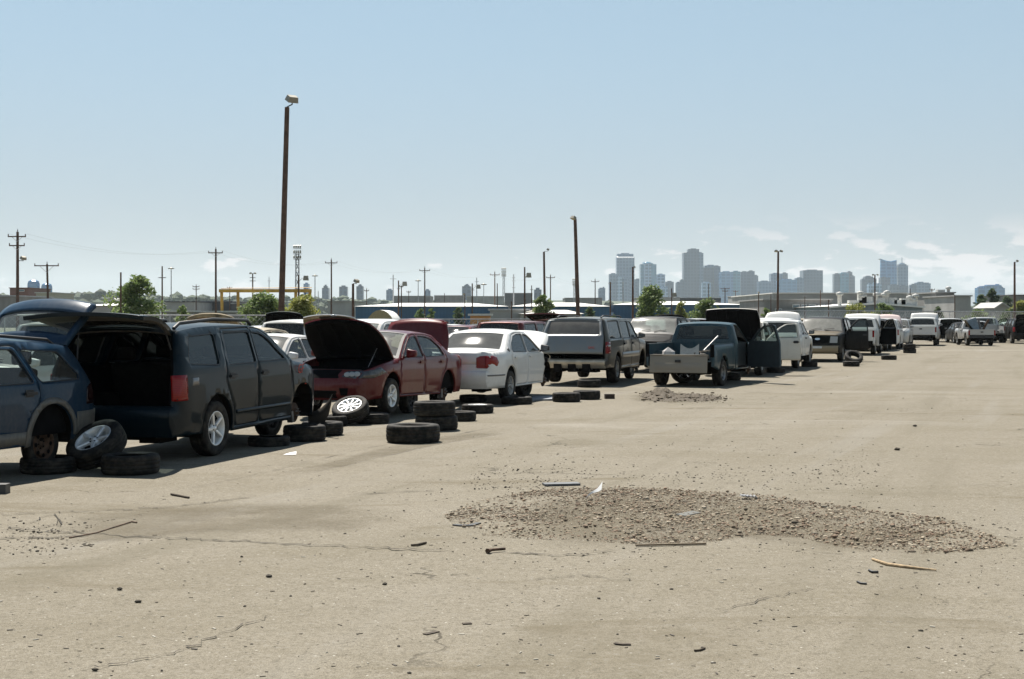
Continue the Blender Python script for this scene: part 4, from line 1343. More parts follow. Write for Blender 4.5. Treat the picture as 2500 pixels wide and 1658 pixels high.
tag(m.build('gravel', GRAVM), 'patch of loose brown river gravel spread on the asphalt', 'gravel', kind='stuff')
# stones strayed round the patch and over the lot
spots = []
for k in range(1500):
    i = rnd.randrange(len(GW)); a = GW[i]
    x, y = a[0] + rnd.gauss(0, 0.55), a[1] + rnd.gauss(0, 0.65)
    spots.append((x, y, min(0.016, 0.0062 * math.exp(rnd.gauss(0, 0.4))), gz(x, y) - 0.003))
for k in range(1300):
    px, py = rnd.uniform(1150, 2150), 1200 - abs(rnd.gauss(0, 55)); d = gd(py); x = W(px, d).x
    spots.append((x, d, min(0.018, 0.0075 * math.exp(rnd.gauss(0, 0.4))), gz(x, d) - 0.003))
for k in range(520):
    py = rnd.uniform(860, 1658); d = gd(py); x = W(rnd.uniform(-30, 2530), d).x
    s = rnd.choice((0.005, 0.006, 0.008, 0.010, 0.013)) * rnd.uniform(0.8, 1.2) * (0.7 + d / 45)
    spots.append((x, d, s, gz(x, d) - 0.003))
for k in range(260):
    x, y = W(rnd.gauss(110, 90), gd(rnd.gauss(1318, 22)))[:2]
    spots.append((x, y, min(0.022, 0.008 * math.exp(rnd.gauss(0, 0.45))), gz(x, y) - 0.003))
m = MB(); stones(m, spots, rnd)
tag(m.build('scattered_stones', stone_mat('stray_stones', [(0.07, 0.058, 0.042), (0.12, 0.10, 0.07), (0.045, 0.038, 0.028), (0.20, 0.165, 0.12)])), 'small dark stones and chips strewn all over the asphalt', 'stones', kind='stuff')
# fine litter: chips, twigs and flakes
m = MB()
for k in range(420):
    py = rnd.uniform(900, 1658); d = gd(py); x = W(rnd.uniform(-30, 2530), d).x
    L = rnd.uniform(0.012, 0.04); a = rnd.gauss(0, 0.9)
    m.box((x, d, gz(x, d) + 0.003), (L, L * rnd.uniform(0.08, 0.35), 0.004), Matrix.Rotation(a, 3, 'Z'))
tag(m.build('fine_litter', stone_mat('litter_bits', [(0.10, 0.085, 0.06), (0.16, 0.135, 0.10), (0.07, 0.06, 0.05), (0.22, 0.19, 0.15), (0.45, 0.42, 0.36)])), 'twigs, flakes and chips lying all over the asphalt', 'litter', kind='stuff')
# heap of broken-up earth
EARTH = stone_mat('broken_earth', [(0.078, 0.056, 0.030), (0.10, 0.074, 0.041), (0.064, 0.046, 0.025), (0.115, 0.088, 0.052)])
m = MB(); vv = []
NXh, NYh = 70, 18
for j in range(NYh + 1):
    for i in range(NXh + 1):
        px = 1520 + 260 * i / NXh; py = 988 - 34 * j / NYh
        d = gd(py); x = W(px, d).x
        e1 = math.exp(-((px - 1612) / 30) ** 2 - ((py - 968) / 8) ** 2); e2 = math.exp(-((px - 1690) / 55) ** 2 - ((py - 973) / 6) ** 2)
        n_ = noise.fractal(Vector((x * 6, d * 3, 1)), 1.0, 2.1, 4)
        vv.append((x, d, gz(x, d) - 0.02 + max(0.0, 0.17 * e1 * (1 + 0.5 * n_) + 0.075 * e2 * (1 + 0.8 * n_) + 0.012 * n_ * (e1 + e2) + 0.02 * min(1, (e1 + e2) * 3))))
m.add(vv, [(j * (NXh + 1) + i, j * (NXh + 1) + i + 1, (j + 1) * (NXh + 1) + i + 1, (j + 1) * (NXh + 1) + i) for j in range(NYh) for i in range(NXh)])
sp = []
for k in range(1500):
    hi = rnd.random() < 0.5
    px, py = (1612 + rnd.gauss(0, 26), 968 + rnd.gauss(0, 6)) if hi else (1690 + rnd.gauss(0, 48), 974 + rnd.gauss(0, 5))
    d = gd(py); x = W(px, d).x
    e1 = math.exp(-((px - 1612) / 30) ** 2 - ((py - 968) / 8) ** 2); e2 = math.exp(-((px - 1690) / 55) ** 2 - ((py - 973) / 6) ** 2)
    sp.append((x, d, min(0.05, 0.012 * math.exp(rnd.gauss(0, 0.6))), gz(x, d) - 0.012 + 0.16 * e1 + 0.07 * e2))
stones(m, sp, rnd)
tag(m.build('earth_heap', EARTH), 'low heap of broken brown earth clods behind the old pickup', 'earth', kind='stuff')

def ground_at(px, py):
    d = gd(py); p = W(px, d); return Vector((p.x, d, gz(p.x, d)))
# ------------------------------------------------------------------ single bits of debris
def clod(px, py, s, label, c=(0.05, 0.042, 0.03)):
    m = MB(); p = ground_at(px, py); r2 = random.Random(px)
    V, Fc = ico()
    for k in range(3):
        q = Vector((r2.uniform(-.5, .5), r2.uniform(-.4, .4), 0.0)) * s
        m.add([p + q + Vector((v.x * s * 0.7 * r2.uniform(.7, 1.2), v.y * s * 0.6 * r2.uniform(.7, 1.2), s * 0.3 + v.z * s * 0.42 * r2.uniform(.7, 1.2))) for v in V], Fc)
    o = m.build('earth_clod', plain('clod_%d' % int(c[0] * 1000), c, 0.95, 0, 0.4, 20)); tag(o, label, 'clod')
clod(2190, 1101, 0.050, 'dark upright clod of earth alone on the pale asphalt at the right')
clod(656, 1413, 0.032, 'dark clod alone on the asphalt left of centre in the foreground')
clod(940, 1432, 0.025, 'small dark clod below the bent metal pipe in the foreground')
clod(338, 1476, 0.025, 'black pebble low in the left foreground')
clod(290, 1446, 0.025, 'dark flat pebble below the bent rod at the left')
clod(2234, 1044, 0.043, 'flat dark scrap far right on the asphalt beyond the gravel')
clod(232, 1642, 0.022, 'dark pebble at the bottom left edge of the picture')
def strip_thing(name, label, cat, pts, r, mat_, flat=None, n=6):
    P_ = [ground_at(a, b) for a, b in pts]
    m = MB()
    if flat is None: m.tube([p + Vector((0, 0, r if isinstance(r, float) else r[0])) for p in P_], r, n)
    else:
        for i in range(len(P_) - 1):
            a, b = P_[i], P_[i + 1]; c_ = (a + b) / 2; v = b - a
            m.box(c_ + Vector((0, 0, flat[1] / 2 + 0.004)), (v.length + 0.01, flat[0], flat[1]), Matrix.Rotation(atan2(v.y, v.x), 3, 'Z') @ Matrix.Rotation(flat[2] if len(flat) > 2 else 0.0, 3, 'X'))
    o = m.build(name, mat_); tag(o, label, cat); return o
WOODT = plain('weathered_wood', (0.36, 0.26, 0.15), 0.85, 0, 0.35, 30)
DARKW = plain('dark_wood', (0.06, 0.045, 0.03), 0.9, 0, 0.4, 30)
strip_thing('branch', 'pale bare branch lying below the right end of the gravel', 'branch', [(2130, 1373), (2165, 1386), (2215, 1392), (2286, 1399)], [0.010, 0.015, 0.012, 0.006], WOODT)
strip_thing('bent_rod', 'thin bent metal rod lying on cracked asphalt at the left', 'rod', [(170, 1318), (235, 1306), (316, 1281), (322, 1279), (334, 1281)], 0.008, RUST)
strip_thing('metal_pipe', 'short rusty bolt-headed pipe below the left end of the gravel', 'pipe', [(1190, 1356), (1200, 1353), (1233, 1350)], [0.022, 0.012, 0.012], RUST)
strip_thing('plank', 'long dark plank at the lower edge of the gravel', 'plank', [(1553, 1338), (1640, 1336), (1722, 1334)], 0.0, plain('brown_plank', (0.12, 0.09, 0.055), 0.9), (0.025, 0.012))
strip_thing('grey_board', 'thin grey board on the asphalt above the gravel', 'board', [(1328, 1189), (1412, 1187)], 0.0, plain('grey_board', (0.10, 0.105, 0.11), 0.7), (0.16, 0.02, 0.0))
strip_thing('wood_chunk', 'short dark stick of wood below the SUV shadow at the left', 'stick', [(418, 1213), (440, 1217), (461, 1221)], 0.012, DARKW)
strip_thing('black_strap', 'black rubber strap curled at the left end of the gravel', 'strap', [(1110, 1285), (1125, 1287), (1148, 1287), (1168, 1281)], 0.0, BLACKP, (0.05, 0.012))
strip_thing('plastic_scrap', 'black plastic scrap on grey stub left of the gravel', 'scrap', [(1004, 1338), (1018, 1337), (1040, 1331)], 0.010, DARKW)
strip_thing('grey_strip', 'grey strip lying inside the gravel patch near its middle', 'strip', [(1662, 1264), (1700, 1256)], 0.0, plain('grey_board2', (0.11, 0.11, 0.10), 0.8), (0.10, 0.01, 0.08))
strip_thing('rubber_scrap', 'curved black rubber scrap in the right foreground below the branch', 'scrap', [(2122, 1401), (2130, 1405), (2144, 1405)], 0.010, BLACKP)
strip_thing('thin_scrap', 'thin dark scrap below the branch, left of the black rubber one', 'scrap', [(2093, 1428), (2102, 1432), (2116, 1433)], 0.008, BLACKP)
strip_thing('leaf_scrap', 'long dark leaf-like scrap at the bottom centre-right foreground', 'scrap', [(1502, 1580), (1520, 1582), (1538, 1582)], 0.0, DARKW, (0.03, 0.004))
strip_thing('curl_scrap', 'curled dark scrap low in the foreground right of centre', 'scrap', [(1695, 1598), (1708, 1597), (1721, 1592)], 0.006, DARKW)
strip_thing('bark_scrap', 'dark bark flake low in the foreground left of centre', 'scrap', [(1038, 1555), (1052, 1552), (1067, 1548)], 0.0, DARKW, (0.035, 0.004))
strip_thing('dark_chip', 'small dark rectangular chip above the bark flake in the foreground', 'scrap', [(1131, 1529), (1149, 1528)], 0.0, DARKW, (0.035, 0.006))
# white paper bent upright on the gravel
a, b = ground_at(1428, 1228), ground_at(1468, 1212)
m = MB()
vv = []
for k in range(7):
    t_ = k / 6; p = a + (b - a) * t_
    w_ = 0.03 + 0.09 * t_
    vv += [p + Vector((0, -w_ * 0.3, 0.02 + 0.05 * t_ + 0.015 * sin(t_ * 5))), p + Vector((0.02, w_, 0.03 + 0.10 * t_ + 0.02 * sin(t_ * 5 + 1)))]
m.add(vv, [(2 * k, 2 * k + 1, 2 * k + 3, 2 * k + 2) for k in range(6)], 0, True)
tag(m.build('paper_strip', plain('white_paper', (0.80, 0.79, 0.76), 0.8, 0, 0.05)), 'bright white strip of paper on the upper part of the gravel', 'paper')
a = ground_at(708, 1114)
m = MB().add([a + Vector((-0.09, -0.03, 0.01)), a + Vector((0.09, -0.04, 0.012)), a + Vector((0.08, 0.05, 0.05)), a + Vector((-0.02, 0.06, 0.03))], [(0, 1, 2, 3)])
tag(m.build('litter_card', plain('pale_card', (0.62, 0.60, 0.60), 0.7, 0, 0.3, 12)), 'crumpled pale card on the asphalt right of the dark SUV', 'litter')
a = ground_at(1824, 1222)
m = MB()
for k in range(5):
    m.box(a + Vector((-0.05 + 0.035 * k, 0.01 * k, 0.04 - 0.004 * k)), (0.03, 0.10, 0.012), Matrix.Rotation(0.3 + 0.1 * k, 3, 'Y'))
tag(m.build('plastic_vent', plain('grey_vent', (0.33, 0.33, 0.34), 0.5)), 'broken pale ribbed plastic vent at the top of the gravel', 'scrap')
m = MB().box(ground_at(8, 1207) + Vector((-0.1, 0, 0.05)), (0.30, 0.14, 0.10))
tag(m.build('metal_box', plain('dark_box', (0.05, 0.05, 0.05), 0.5)), 'dark metal box end cut by the left edge below the wagon', 'box')
m = MB().box(ground_at(1488, 975) + Vector((0, 0, 0.05)), (0.22, 0.14, 0.11), Matrix.Rotation(0.1, 3, 'Z'))
tag(m.build('brown_block', plain('brown_block', (0.045, 0.03, 0.022), 0.8)), 'small brown block right of the two tyres behind the pewter SUV', 'block')
m = MB()
pa = [ground_at(1296, 980), ground_at(1300, 972), ground_at(1352, 971), ground_at(1350, 980)]
m.add([p + Vector((0, 0, 0.03 + 0.02 * (k % 2))) for k, p in enumerate(pa)] + [p + Vector((0, 0, 0.004)) for p in pa], [(0, 1, 2, 3), (0, 4, 5, 1), (1, 5, 6, 2), (2, 6, 7, 3), (3, 7, 4, 0)])
tag(m.build('metal_sheet', plain('pale_sheet', (0.22, 0.235, 0.26), 0.5, 0.2, 0.25, 5)), 'pale bent metal sheet lying left of the two tyres', 'sheet')
# ------------------------------------------------------------------ poles
WOODP = plain('pole_wood', (0.095, 0.056, 0.038), 0.9, 0, 0.3, 3.0, 0.2)
LAMPB = plain('lamp_housing', (0.24, 0.225, 0.18), 0.5, 0.2, 0.2, 3.0)
LAMPG = plain('lamp_lens', (0.40, 0.37, 0.25), 0.3, 0, 0.15, 4.0)
GALV = plain('galvanised', (0.36, 0.37, 0.38), 0.5, 0.5, 0.2, 4.0)
INSUL = plain('insulator', (0.16, 0.13, 0.11), 0.4)
def flood(e, p, s, yaw, base=None, down=0.5):
    """floodlight head: tapered box with a lens frame and a bracket"""
    R = Matrix.Rotation(yaw, 3, 'Z') @ Matrix.Rotation(down, 3, 'Y')
    p = Vector(p)
    m = MB()
    m.box(p, (0.42 * s, 0.62 * s, 0.30 * s), R, 0, 0.8)
    o = m.build('lamp_head', LAMPB, e)
    q = p + R @ Vector((0.0, 0, -0.16 * s))
    f = MB().box(q, (0.34 * s, 0.52 * s, 0.03 * s), R); f.build('lamp_lens', LAMPG, o)
    b = MB().tube([p - Vector((0, 0, 0.10 * s)), (p.x, p.y, max(p.z - 0.30 * s, base.z)), base + Vector((0, 0, 0.02)), base - Vector((0, 0, 0.25))], 0.04 * s, 6)
    b.build('bracket', BLACKP, o)
def pole_at(name, label, px, ptop, d, dia, group=None, lean=0.0, mat_=None, kinds=(), cat='pole'):
    b = W(px, d)
    e = empty(name, b)
    h = zat(ptop, d)
    top = Vector((lean * d / F, 0, h))
    dia *= 1.18
    m = MB().tube([(0, 0, -0.2), top * 0.5 + Vector((0, 0, 0)), top], [dia / 2, dia * 0.45, dia * 0.37], 10)
    m.build('shaft', mat_ or WOODP, e)
    s = d / F
    for k in kinds:
        if k[0] == 'arm':       # crossarm: row below top, half width in px
            z = h - k[1] * s; hw_ = k[2] * s
            a = MB().box((top.x, -dia * 0.5 - 0.04, z), (2 * hw_, 0.10, 0.12)).build('crossarm', WOODP, e)
            br = MB()
            for sg in (-1, 1): br.tube([(top.x, -dia * 0.4, z - hw_ * 0.55), (top.x + sg * hw_ * 0.55, -dia * 0.5, z - 0.05)], 0.025, 4)
            br.build('brace', GALV, a)
            for q in (-0.95, 0.95):
                MB().lathe([(0.03, 0.05), (0.07, 0.09), (0.05, 0.16), (0.07, 0.20), (0.02, 0.28)], 8, axis='Z', M=Matrix.Translation((top.x + q * hw_, -dia * 0.5 - 0.04, z))).build('insulator', INSUL, a)
            if k[1] > 3:
                MB().lathe([(0.03, 0.0), (0.06, 0.1), (0.04, 0.2), (0.02, 0.30)], 8, axis='Z', M=Matrix.Translation((top.x, 0, h))).build('insulator', INSUL, e)
        elif k[0] == 'flood':   # offset px right, px up, size, yaw
            flood(e, (top.x + k[1] * s, -0.1, h + k[2] * s), k[3], k[4], Vector((top.x, 0, h)) if k[2] > -20 else Vector((0, 0, h + k[2] * s - 0.3)))
        elif k[0] == 'lampard':  # arm with a hanging square lamp, offsets px
            x1, z1 = top.x + k[1] * s, h - k[2] * s
            MB().tube([(top.x, 0, z1 - 0.4), ((top.x + x1) / 2, 0, z1), (x1, 0, z1 + 0.05)], 0.035, 5).build('lamp_arm', GALV, e)
            MB().box((x1, 0, z1), (0.62, 0.5, 0.55), None, 0, 0.8).build('lamp_head', LAMPB, e)
        elif k[0] == 'ring':
            m = MB().lathe([(0.05, 0), (0.9, 0.05), (0.95, 0.25), (0.3, 0.35), (0.05, 0.6)], 10, axis='Z', M=Matrix.Translation((0, 0, h - 0.5)))
            m.build('lamp_ring', LAMPB, e)
        elif k[0] == 'step':
            z = h - k[1] * s
            MB().box((top.x, 0, z), (2 * k[2] * s, 0.1, 0.1)).build('bracket', GALV, e)
    tag(e, label, cat, group)
    return e
pole_at('light_pole', 'tallest dark wooden light pole with single floodlight, behind the dark SUV', 684, 262, 76, 0.29, lean=17, cat='light pole', kinds=[('flood', 13, 20, 1.0, -0.9)])
pole_at('light_pole', 'tall wooden light pole behind the pewter SUV with boxy floodlight', 1413, 534, 128, 0.34, lean=-9, cat='light pole', kinds=[('flood', -4, 2, 0.85, 0.6)])
pole_at('light_pole', 'wooden pole with floodlight tilted up, just left of the pole behind the pewter SUV', 1331, 615, 150, 0.25, lean=-3, cat='light pole', kinds=[('flood', 10, 6, 0.55, -0.3)])
pole_at('light_pole', 'wooden pole with twin floodlights on top standing behind the white raised hood', 1898, 614, 130, 0.20, lean=2, cat='light pole', kinds=[('flood', -6, 1, 0.5, 2.2), ('flood', 7, 1, 0.5, -0.8)])
pole_at('light_pole', 'wooden pole with single lamp at the far right', 2477, 640, 128, 0.19, cat='light pole', kinds=[('flood', 6, 3, 0.5, -0.5)])
pole_at('light_pole', 'thin pole with two arm lamps in front of the curved glass tower', 2136, 671, 165, 0.16, cat='light pole', kinds=[('flood', -5, 0, 0.45, 2.4), ('flood', 6, 0, 0.45, -0.6)])
pole_at('light_pole', 'wooden pole with flat lamp on top in front of the white-banded tower', 1545, 652, 140, 0.20, cat='light pole', kinds=[('flood', 4, 0, 0.5, -0.2)])
pole_at('light_pole', 'short wooden pole with large tilted floodlight left of the blue warehouse', 862, 693, 118, 0.22, cat='light pole', kinds=[('flood', 9, 7, 0.75, -0.7)])
line = [(43, 566, 7, 150, 0.30), (527, 608, 17, 187, 0.26), (809, 634, 15, 222, 0.24), (1037, 654, 13, 258, 0.24), (1208, 665, 12, 284, 0.24), (1344, 672, 11, 303, 0.24), (1453, 682, 10, 336, 0.24)]
ordn = ['leftmost and tallest', 'second from the left', 'third from the left', 'fourth from the left', 'fifth from the left', 'second last', 'last and most distant']
for k, (px, pt, aw, d, dia) in enumerate(line):
    kk = [('arm', 9 * 200 / d, 22 * 150 / d if k else 22)]
    if k == 0: kk += [('arm', 34, 19), ('flood', 15, -64, 1.0, -0.6)]
    pole_at('utility_pole', 'wooden utility pole with crossarm, %s of the receding line' % ordn[k], px, pt, d, dia, 'utility poles in the receding line', cat='utility pole', kinds=kk)
pole_at('utility_pole', 'leaning wooden pole with low wide crossarm right of the octagonal towers', 119, 645, 160, 0.24, lean=-4, cat='utility pole', kinds=[('arm', 4, 30)])
others = [
    ('bare wooden pole rising through the left leafy tree', 295, 665, 110, 0.14, []),
    ('wooden pole with small lamp bracket right of the left tree', 396, 650, 150, 0.16, [('step', 28, 9)]),
    ('thin metal mast with ring of lamps, leftmost of the masts', 418, 653, 420, 0.28, [('ring',)]),
    ('small distant pole with double crossarms left of the yellow gantry', 479, 697, 300, 0.20, [('arm', 3, 8), ('arm', 9, 8)]),
    ('distant pole with crossarm behind the left half of the yellow gantry', 561, 700, 330, 0.20, [('arm', 3, 6)]),
    ('pole with cluster of floodlights above the yellow gantry', 617, 668, 210, 0.20, [('flood', -5, 1, 0.55, 2.2), ('flood', 6, 1, 0.55, -0.7), ('step', 10, 7), ('step', 18, 7)]),
    ('thin steel mast between the gantry and the tallest pole', 657, 676, 360, 0.20, [('step', 10, 4)]),
    ('wooden pole with lamp arm beside the lattice floodlight tower', 729, 671, 165, 0.20, [('lampard', 18, 8)]),
    ('dark pole behind the right leg of the yellow gantry', 745, 702, 230, 0.16, []),
    ('thin mast with ring of lamps right of the gantry', 769, 671, 430, 0.28, [('ring',)]),
    ('dark distant pole right of the gantry mast', 777, 711, 240, 0.14, []),
    ('small pole with crossarm at the left end of the blue warehouse', 895, 706, 300, 0.18, [('arm', 4, 6)]),
    ('grey steel pole above the left of the blue warehouse', 960, 671, 290, 0.26, [('step', 10, 8)]),
    ('brown pole with square lamp on a thin arm over the blue warehouse', 973, 685, 180, 0.18, [('lampard', 15, 8), ('step', 20, 4)]),
    ('brown pole just right of the one with the square lamp', 980, 697, 240, 0.18, [('arm', 3, 5)]),
    ('distant pole with crossarm above the warehouse roof', 998, 710, 330, 0.18, [('arm', 3, 5)]),
    ('thin mast with ring of lamps above the warehouse roof', 1021, 683, 440, 0.24, [('ring',)]),
    ('small distant pole above the middle of the warehouse roof', 1085, 716, 320, 0.16, [('step', 6, 3)]),
    ('pole with pale lamps right of the middle of the warehouse', 1135, 716, 220, 0.16, [('flood', -3, -2, 0.5, 2.0)]),
    ('brown pole with hanging lamp in front of the lone grey block', 1153, 692, 190, 0.20, [('lampard', 15, 8), ('step', 16, 5)]),
    ('thin steel pole with short arms beside the lone grey block', 1164, 678, 360, 0.24, [('step', 10, 5), ('step', 20, 5)]),
    ('thin mast with lamp right of the lone grey block', 1181, 692, 430, 0.20, [('ring',)]),
    ('short brown pole right of the fifth line pole', 1214, 692, 240, 0.17, []),
    ('grey steel pole with steps right of the small lattice tower', 1254, 670, 280, 0.26, [('step', 8, 4), ('step', 16, 4), ('step', 32, 4)]),
    ('bare brown pole with separate small lamp, left of the second tree', 1281, 652, 165, 0.20, [('lampard', 10, 20)]),
    ('thin brown pole rising behind the second tree', 1298, 697, 240, 0.17, [('step', 10, 4)]),
    ('short bare brown pole in front of the warehouse gable', 1249, 736, 150, 0.14, []),
    ('brown pole with insulator left of the white-banded tower', 1490, 688, 190, 0.20, [('step', 4, 5)]),
    ('steel pole in front of the white-banded tower', 1521, 688, 330, 0.24, []),
    ('dark thin pole with tiny lamp in front of the gap in the skyline', 1640, 704, 190, 0.16, [('lampard', 6, 16)]),
    ('thin pole in front of the tallest stepped tower', 1730, 693, 240, 0.15, [('step', 30, 3)]),
    ('wide-armed utility pole right of the tallest stepped tower', 1770, 703, 330, 0.22, [('arm', 2, 11), ('arm', 8, 7)]),
    ('small pole with crossarm in front of the low towers', 1796, 709, 380, 0.2, [('arm', 3, 6)]),
    ('dark pole with lamps left of the grey building with windows', 1852, 714, 200, 0.15, [('flood', 0, 0, 0.55, 0.3)]),
    ('thin pole at the left of the grey building with windows', 1882, 718, 210, 0.13, [('step', 2, 5)]),
    ('thin pole in front of the windowed grey building', 1965, 722, 215, 0.12, [('step', 1, 6)]),
    ('thin dark pole at the right of the dark square tower', 2003, 709, 215, 0.14, []),
    ('short brown pole at the right end of the windowed grey building', 2023, 732, 190, 0.16, []),
    ('utility pole with transformer at the right end of the white roof', 2275, 705, 260, 0.20, [('arm', 3, 6), ('step', 14, 5)]),
    ('thin dark pole in front of the grey concrete block', 2331, 720, 190, 0.14, []),
    ('thin dark pole left of the low office block', 2222, 704, 220, 0.14, []),
]
for lb, px, pt, d, dia, kk in others:
    pole_at('mast' if 'mast' in lb else 'pole', lb, px, pt, d, dia, kinds=kk, mat_=GALV if ('mast' in lb or 'steel' in lb) else None)
# overhead wires along the receding line
for q, nm in ((-1, 'left'), (1, 'right')):
    m = MB()
    for k in range(len(line) - 1):
        a, b = line[k], line[k + 1]
        pa = W(a[0], a[3], zat(a[1] + 9 * 200 / a[3], a[3]) + 0.3) + Vector((q * 22 * 150 / a[3] * a[3] / F, 0, 0))
        pb = W(b[0], b[3], zat(b[1] + 9 * 200 / b[3], b[3]) + 0.3) + Vector((q * 22 * 150 / b[3] * b[3] / F, 0, 0))
        m.tube([pa + (pb - pa) * t + Vector((0, 0, -1.2 * 4 * t * (1 - t))) for t in [i / 8 for i in range(9)]], 0.007, 3, cap=False)
    tag(m.build('power_line', plain('wire', (0.12, 0.12, 0.12), 0.5)), 'thin overhead wire on the %s ends of the line crossarms' % nm, 'wire')
def lattice(px, pt, pw, d, label):
    e = empty('floodlight_tower', W(px, d)); h = zat(pt, d); w = pw * d / F / 2
    m = MB()
    nb = 9
    for sx in (-1, 1):
        for sy in (-1, 1): m.tube([(sx * w * 0.6, sy * w * 0.6, 0), (sx * w * 0.42, sy * w * 0.42, h * 0.93)], 0.07, 4)
    for i in range(nb):
        z0, z1 = h * 0.9 * i / nb, h * 0.9 * (i + 1) / nb; a0 = w * (0.6 - 0.18 * i / nb); a1 = w * (0.6 - 0.18 * (i + 1) / nb)
        for sy in (-1, 1):
            m.tube([(-a0, sy * a0, z0), (a1, sy * a1, z1)], 0.05, 3); m.tube([(a0, sy * a0, z0), (-a1, sy * a1, z1)], 0.05, 3)
            m.tube([(-a1, sy * a1, z1), (a1, sy * a1, z1)], 0.05, 3)
    m.build('lattice_mast', GALV, e)
    hd = empty('lamp_rack', parent=e)
    for r in range(3):
        z = h - r * w * 1.5
        MB().box((0, 0, z - 0.5), (2.2 * w, w, 0.12)).build('rail', GALV, hd)
        for k in range(4):
            MB().box((-w * 0.9 + k * w * 0.6, -0.2, z), (w * 0.42, 0.5, w * 0.7), Matrix.Rotation(0.4, 3, 'X'), 0, 0.8).build('lamp_head', LAMPB, hd)
    tag(e, label, 'light tower')
lattice(726, 602, 17, 320, 'tall steel lattice tower with stacked floodlights right of the tallest pole')
lattice(1230, 656, 10, 430, 'distant lattice floodlight tower above the blue warehouse')
lattice(1402, 682, 8, 520, 'faintest lattice floodlight tower left of the tall pole behind the pewter SUV')

# ------------------------------------------------------------------ fences
def fence(name, label, a, b, h, n, rail=0.03, mid=False):
    a, b = Vector((a[0], a[1], 0)), Vector((b[0], b[1], 0)); v = b - a
    e = empty(name, a)
    for k in range(n + 1):
        p = v * k / n
        MB().tube([(p.x, p.y, 0), (p.x, p.y, h + 0.04)], 0.032, 6).build('post', GALV, e)
    MB().tube([(0, 0, h), tuple(v + Vector((0, 0, h)))], rail, 6).build('top_rail', GALV, e)
    if mid: MB().tube([(0, 0, h * 0.55), tuple(v + Vector((0, 0, h * 0.55)))], rail, 6).build('middle_rail', GALV, e)
    # chain link: two slanting families of wires
    t = NT('chain_link_' + name + str(len(bpy.data.materials)))
    m = MB()
    L = v.length; u = v.normalized()
    st = 0.32
    k = -int(h / st)
    while k * st < L:
        for sg in (1, -1):
            s0 = k * st
            q0, q1 = (s0, s0 + h) if sg > 0 else (s0 + h, s0)
            z0, z1 = 0.0, h
            # clip to the run
            def clipped(q0, q1):
                A, B = (q0, 0.0), (q1, h)
                if A[0] > B[0]: A, B = B, A
                if B[0] <= 0 or A[0] >= L: return None
                f = lambda x: A[1] + (B[1] - A[1]) * (x - A[0]) / (B[0] - A[0])
                x0_, x1_ = max(0.0, A[0]), min(L, B[0])
                return (x0_, f(x0_)), (x1_, f(x1_))
            c_ = clipped(q0, q1)
            if c_:
                (xa, za), (xb, zb) = c_
                m.tube([u * xa + Vector((0, 0, za)), u * xb + Vector((0, 0, zb))], 0.0055, 3, cap=False)
        k += 1
    bpy.data.materials.remove(t.m)
    o = m.build('chain_link_mesh', GALV, e); o['kind'] = 'stuff'
    tag(e, label, 'fence')
fence('chain_link_fence', 'low chain-link fence with middle rail behind the left cars', W(-60, 72), W(720, 80), 1.98, 12, 0.035, True)
fence('chain_link_fence', 'long chain-link fence in front of the blue warehouse', W(720, 80.5), W(1900, 98), 1.76, 18, 0.035)
fence('chain_link_fence', 'tall chain-link fence behind the far right trucks', W(1900, 100), W(2560, 124), 2.35, 12, 0.04)

# ------------------------------------------------------------------ trees
def leaf_mat(name, a, b):
    if name in MATS: return MATS[name]
    t = NT(name)
    r = t.n.new('ShaderNodeNewGeometry').outputs['Random Per Island']
    c = t.mix(r, a, b)
    t.base(Base_Color=c, Roughness=0.6)
    t.bsdf.inputs['Specular IOR Level'].default_value = 0.3
    tr = t.new('ShaderNodeBsdfTranslucent'); t.l.new(c, tr.inputs[0])
    ms = t.new('ShaderNodeMixShader'); ms.inputs[0].default_value = 0.5
    t.l.new(t.bsdf.outputs[0], ms.inputs[1]); t.l.new(tr.outputs[0], ms.inputs[2]); t.l.new(ms.outputs[0], t.out.inputs[0])
    MATS[name] = t.m
    return t.m
LEAF1 = leaf_mat('leaf_green', (0.085, 0.14, 0.040), (0.24, 0.30, 0.105))
LEAF2 = leaf_mat('leaf_yellow_green', (0.15, 0.18, 0.040), (0.36, 0.36, 0.10))
LEAF3 = leaf_mat('leaf_dark', (0.05, 0.085, 0.036), (0.12, 0.165, 0.07))
BARK = plain('bark', (0.07, 0.055, 0.04), 0.9, 0, 0.4, 8)
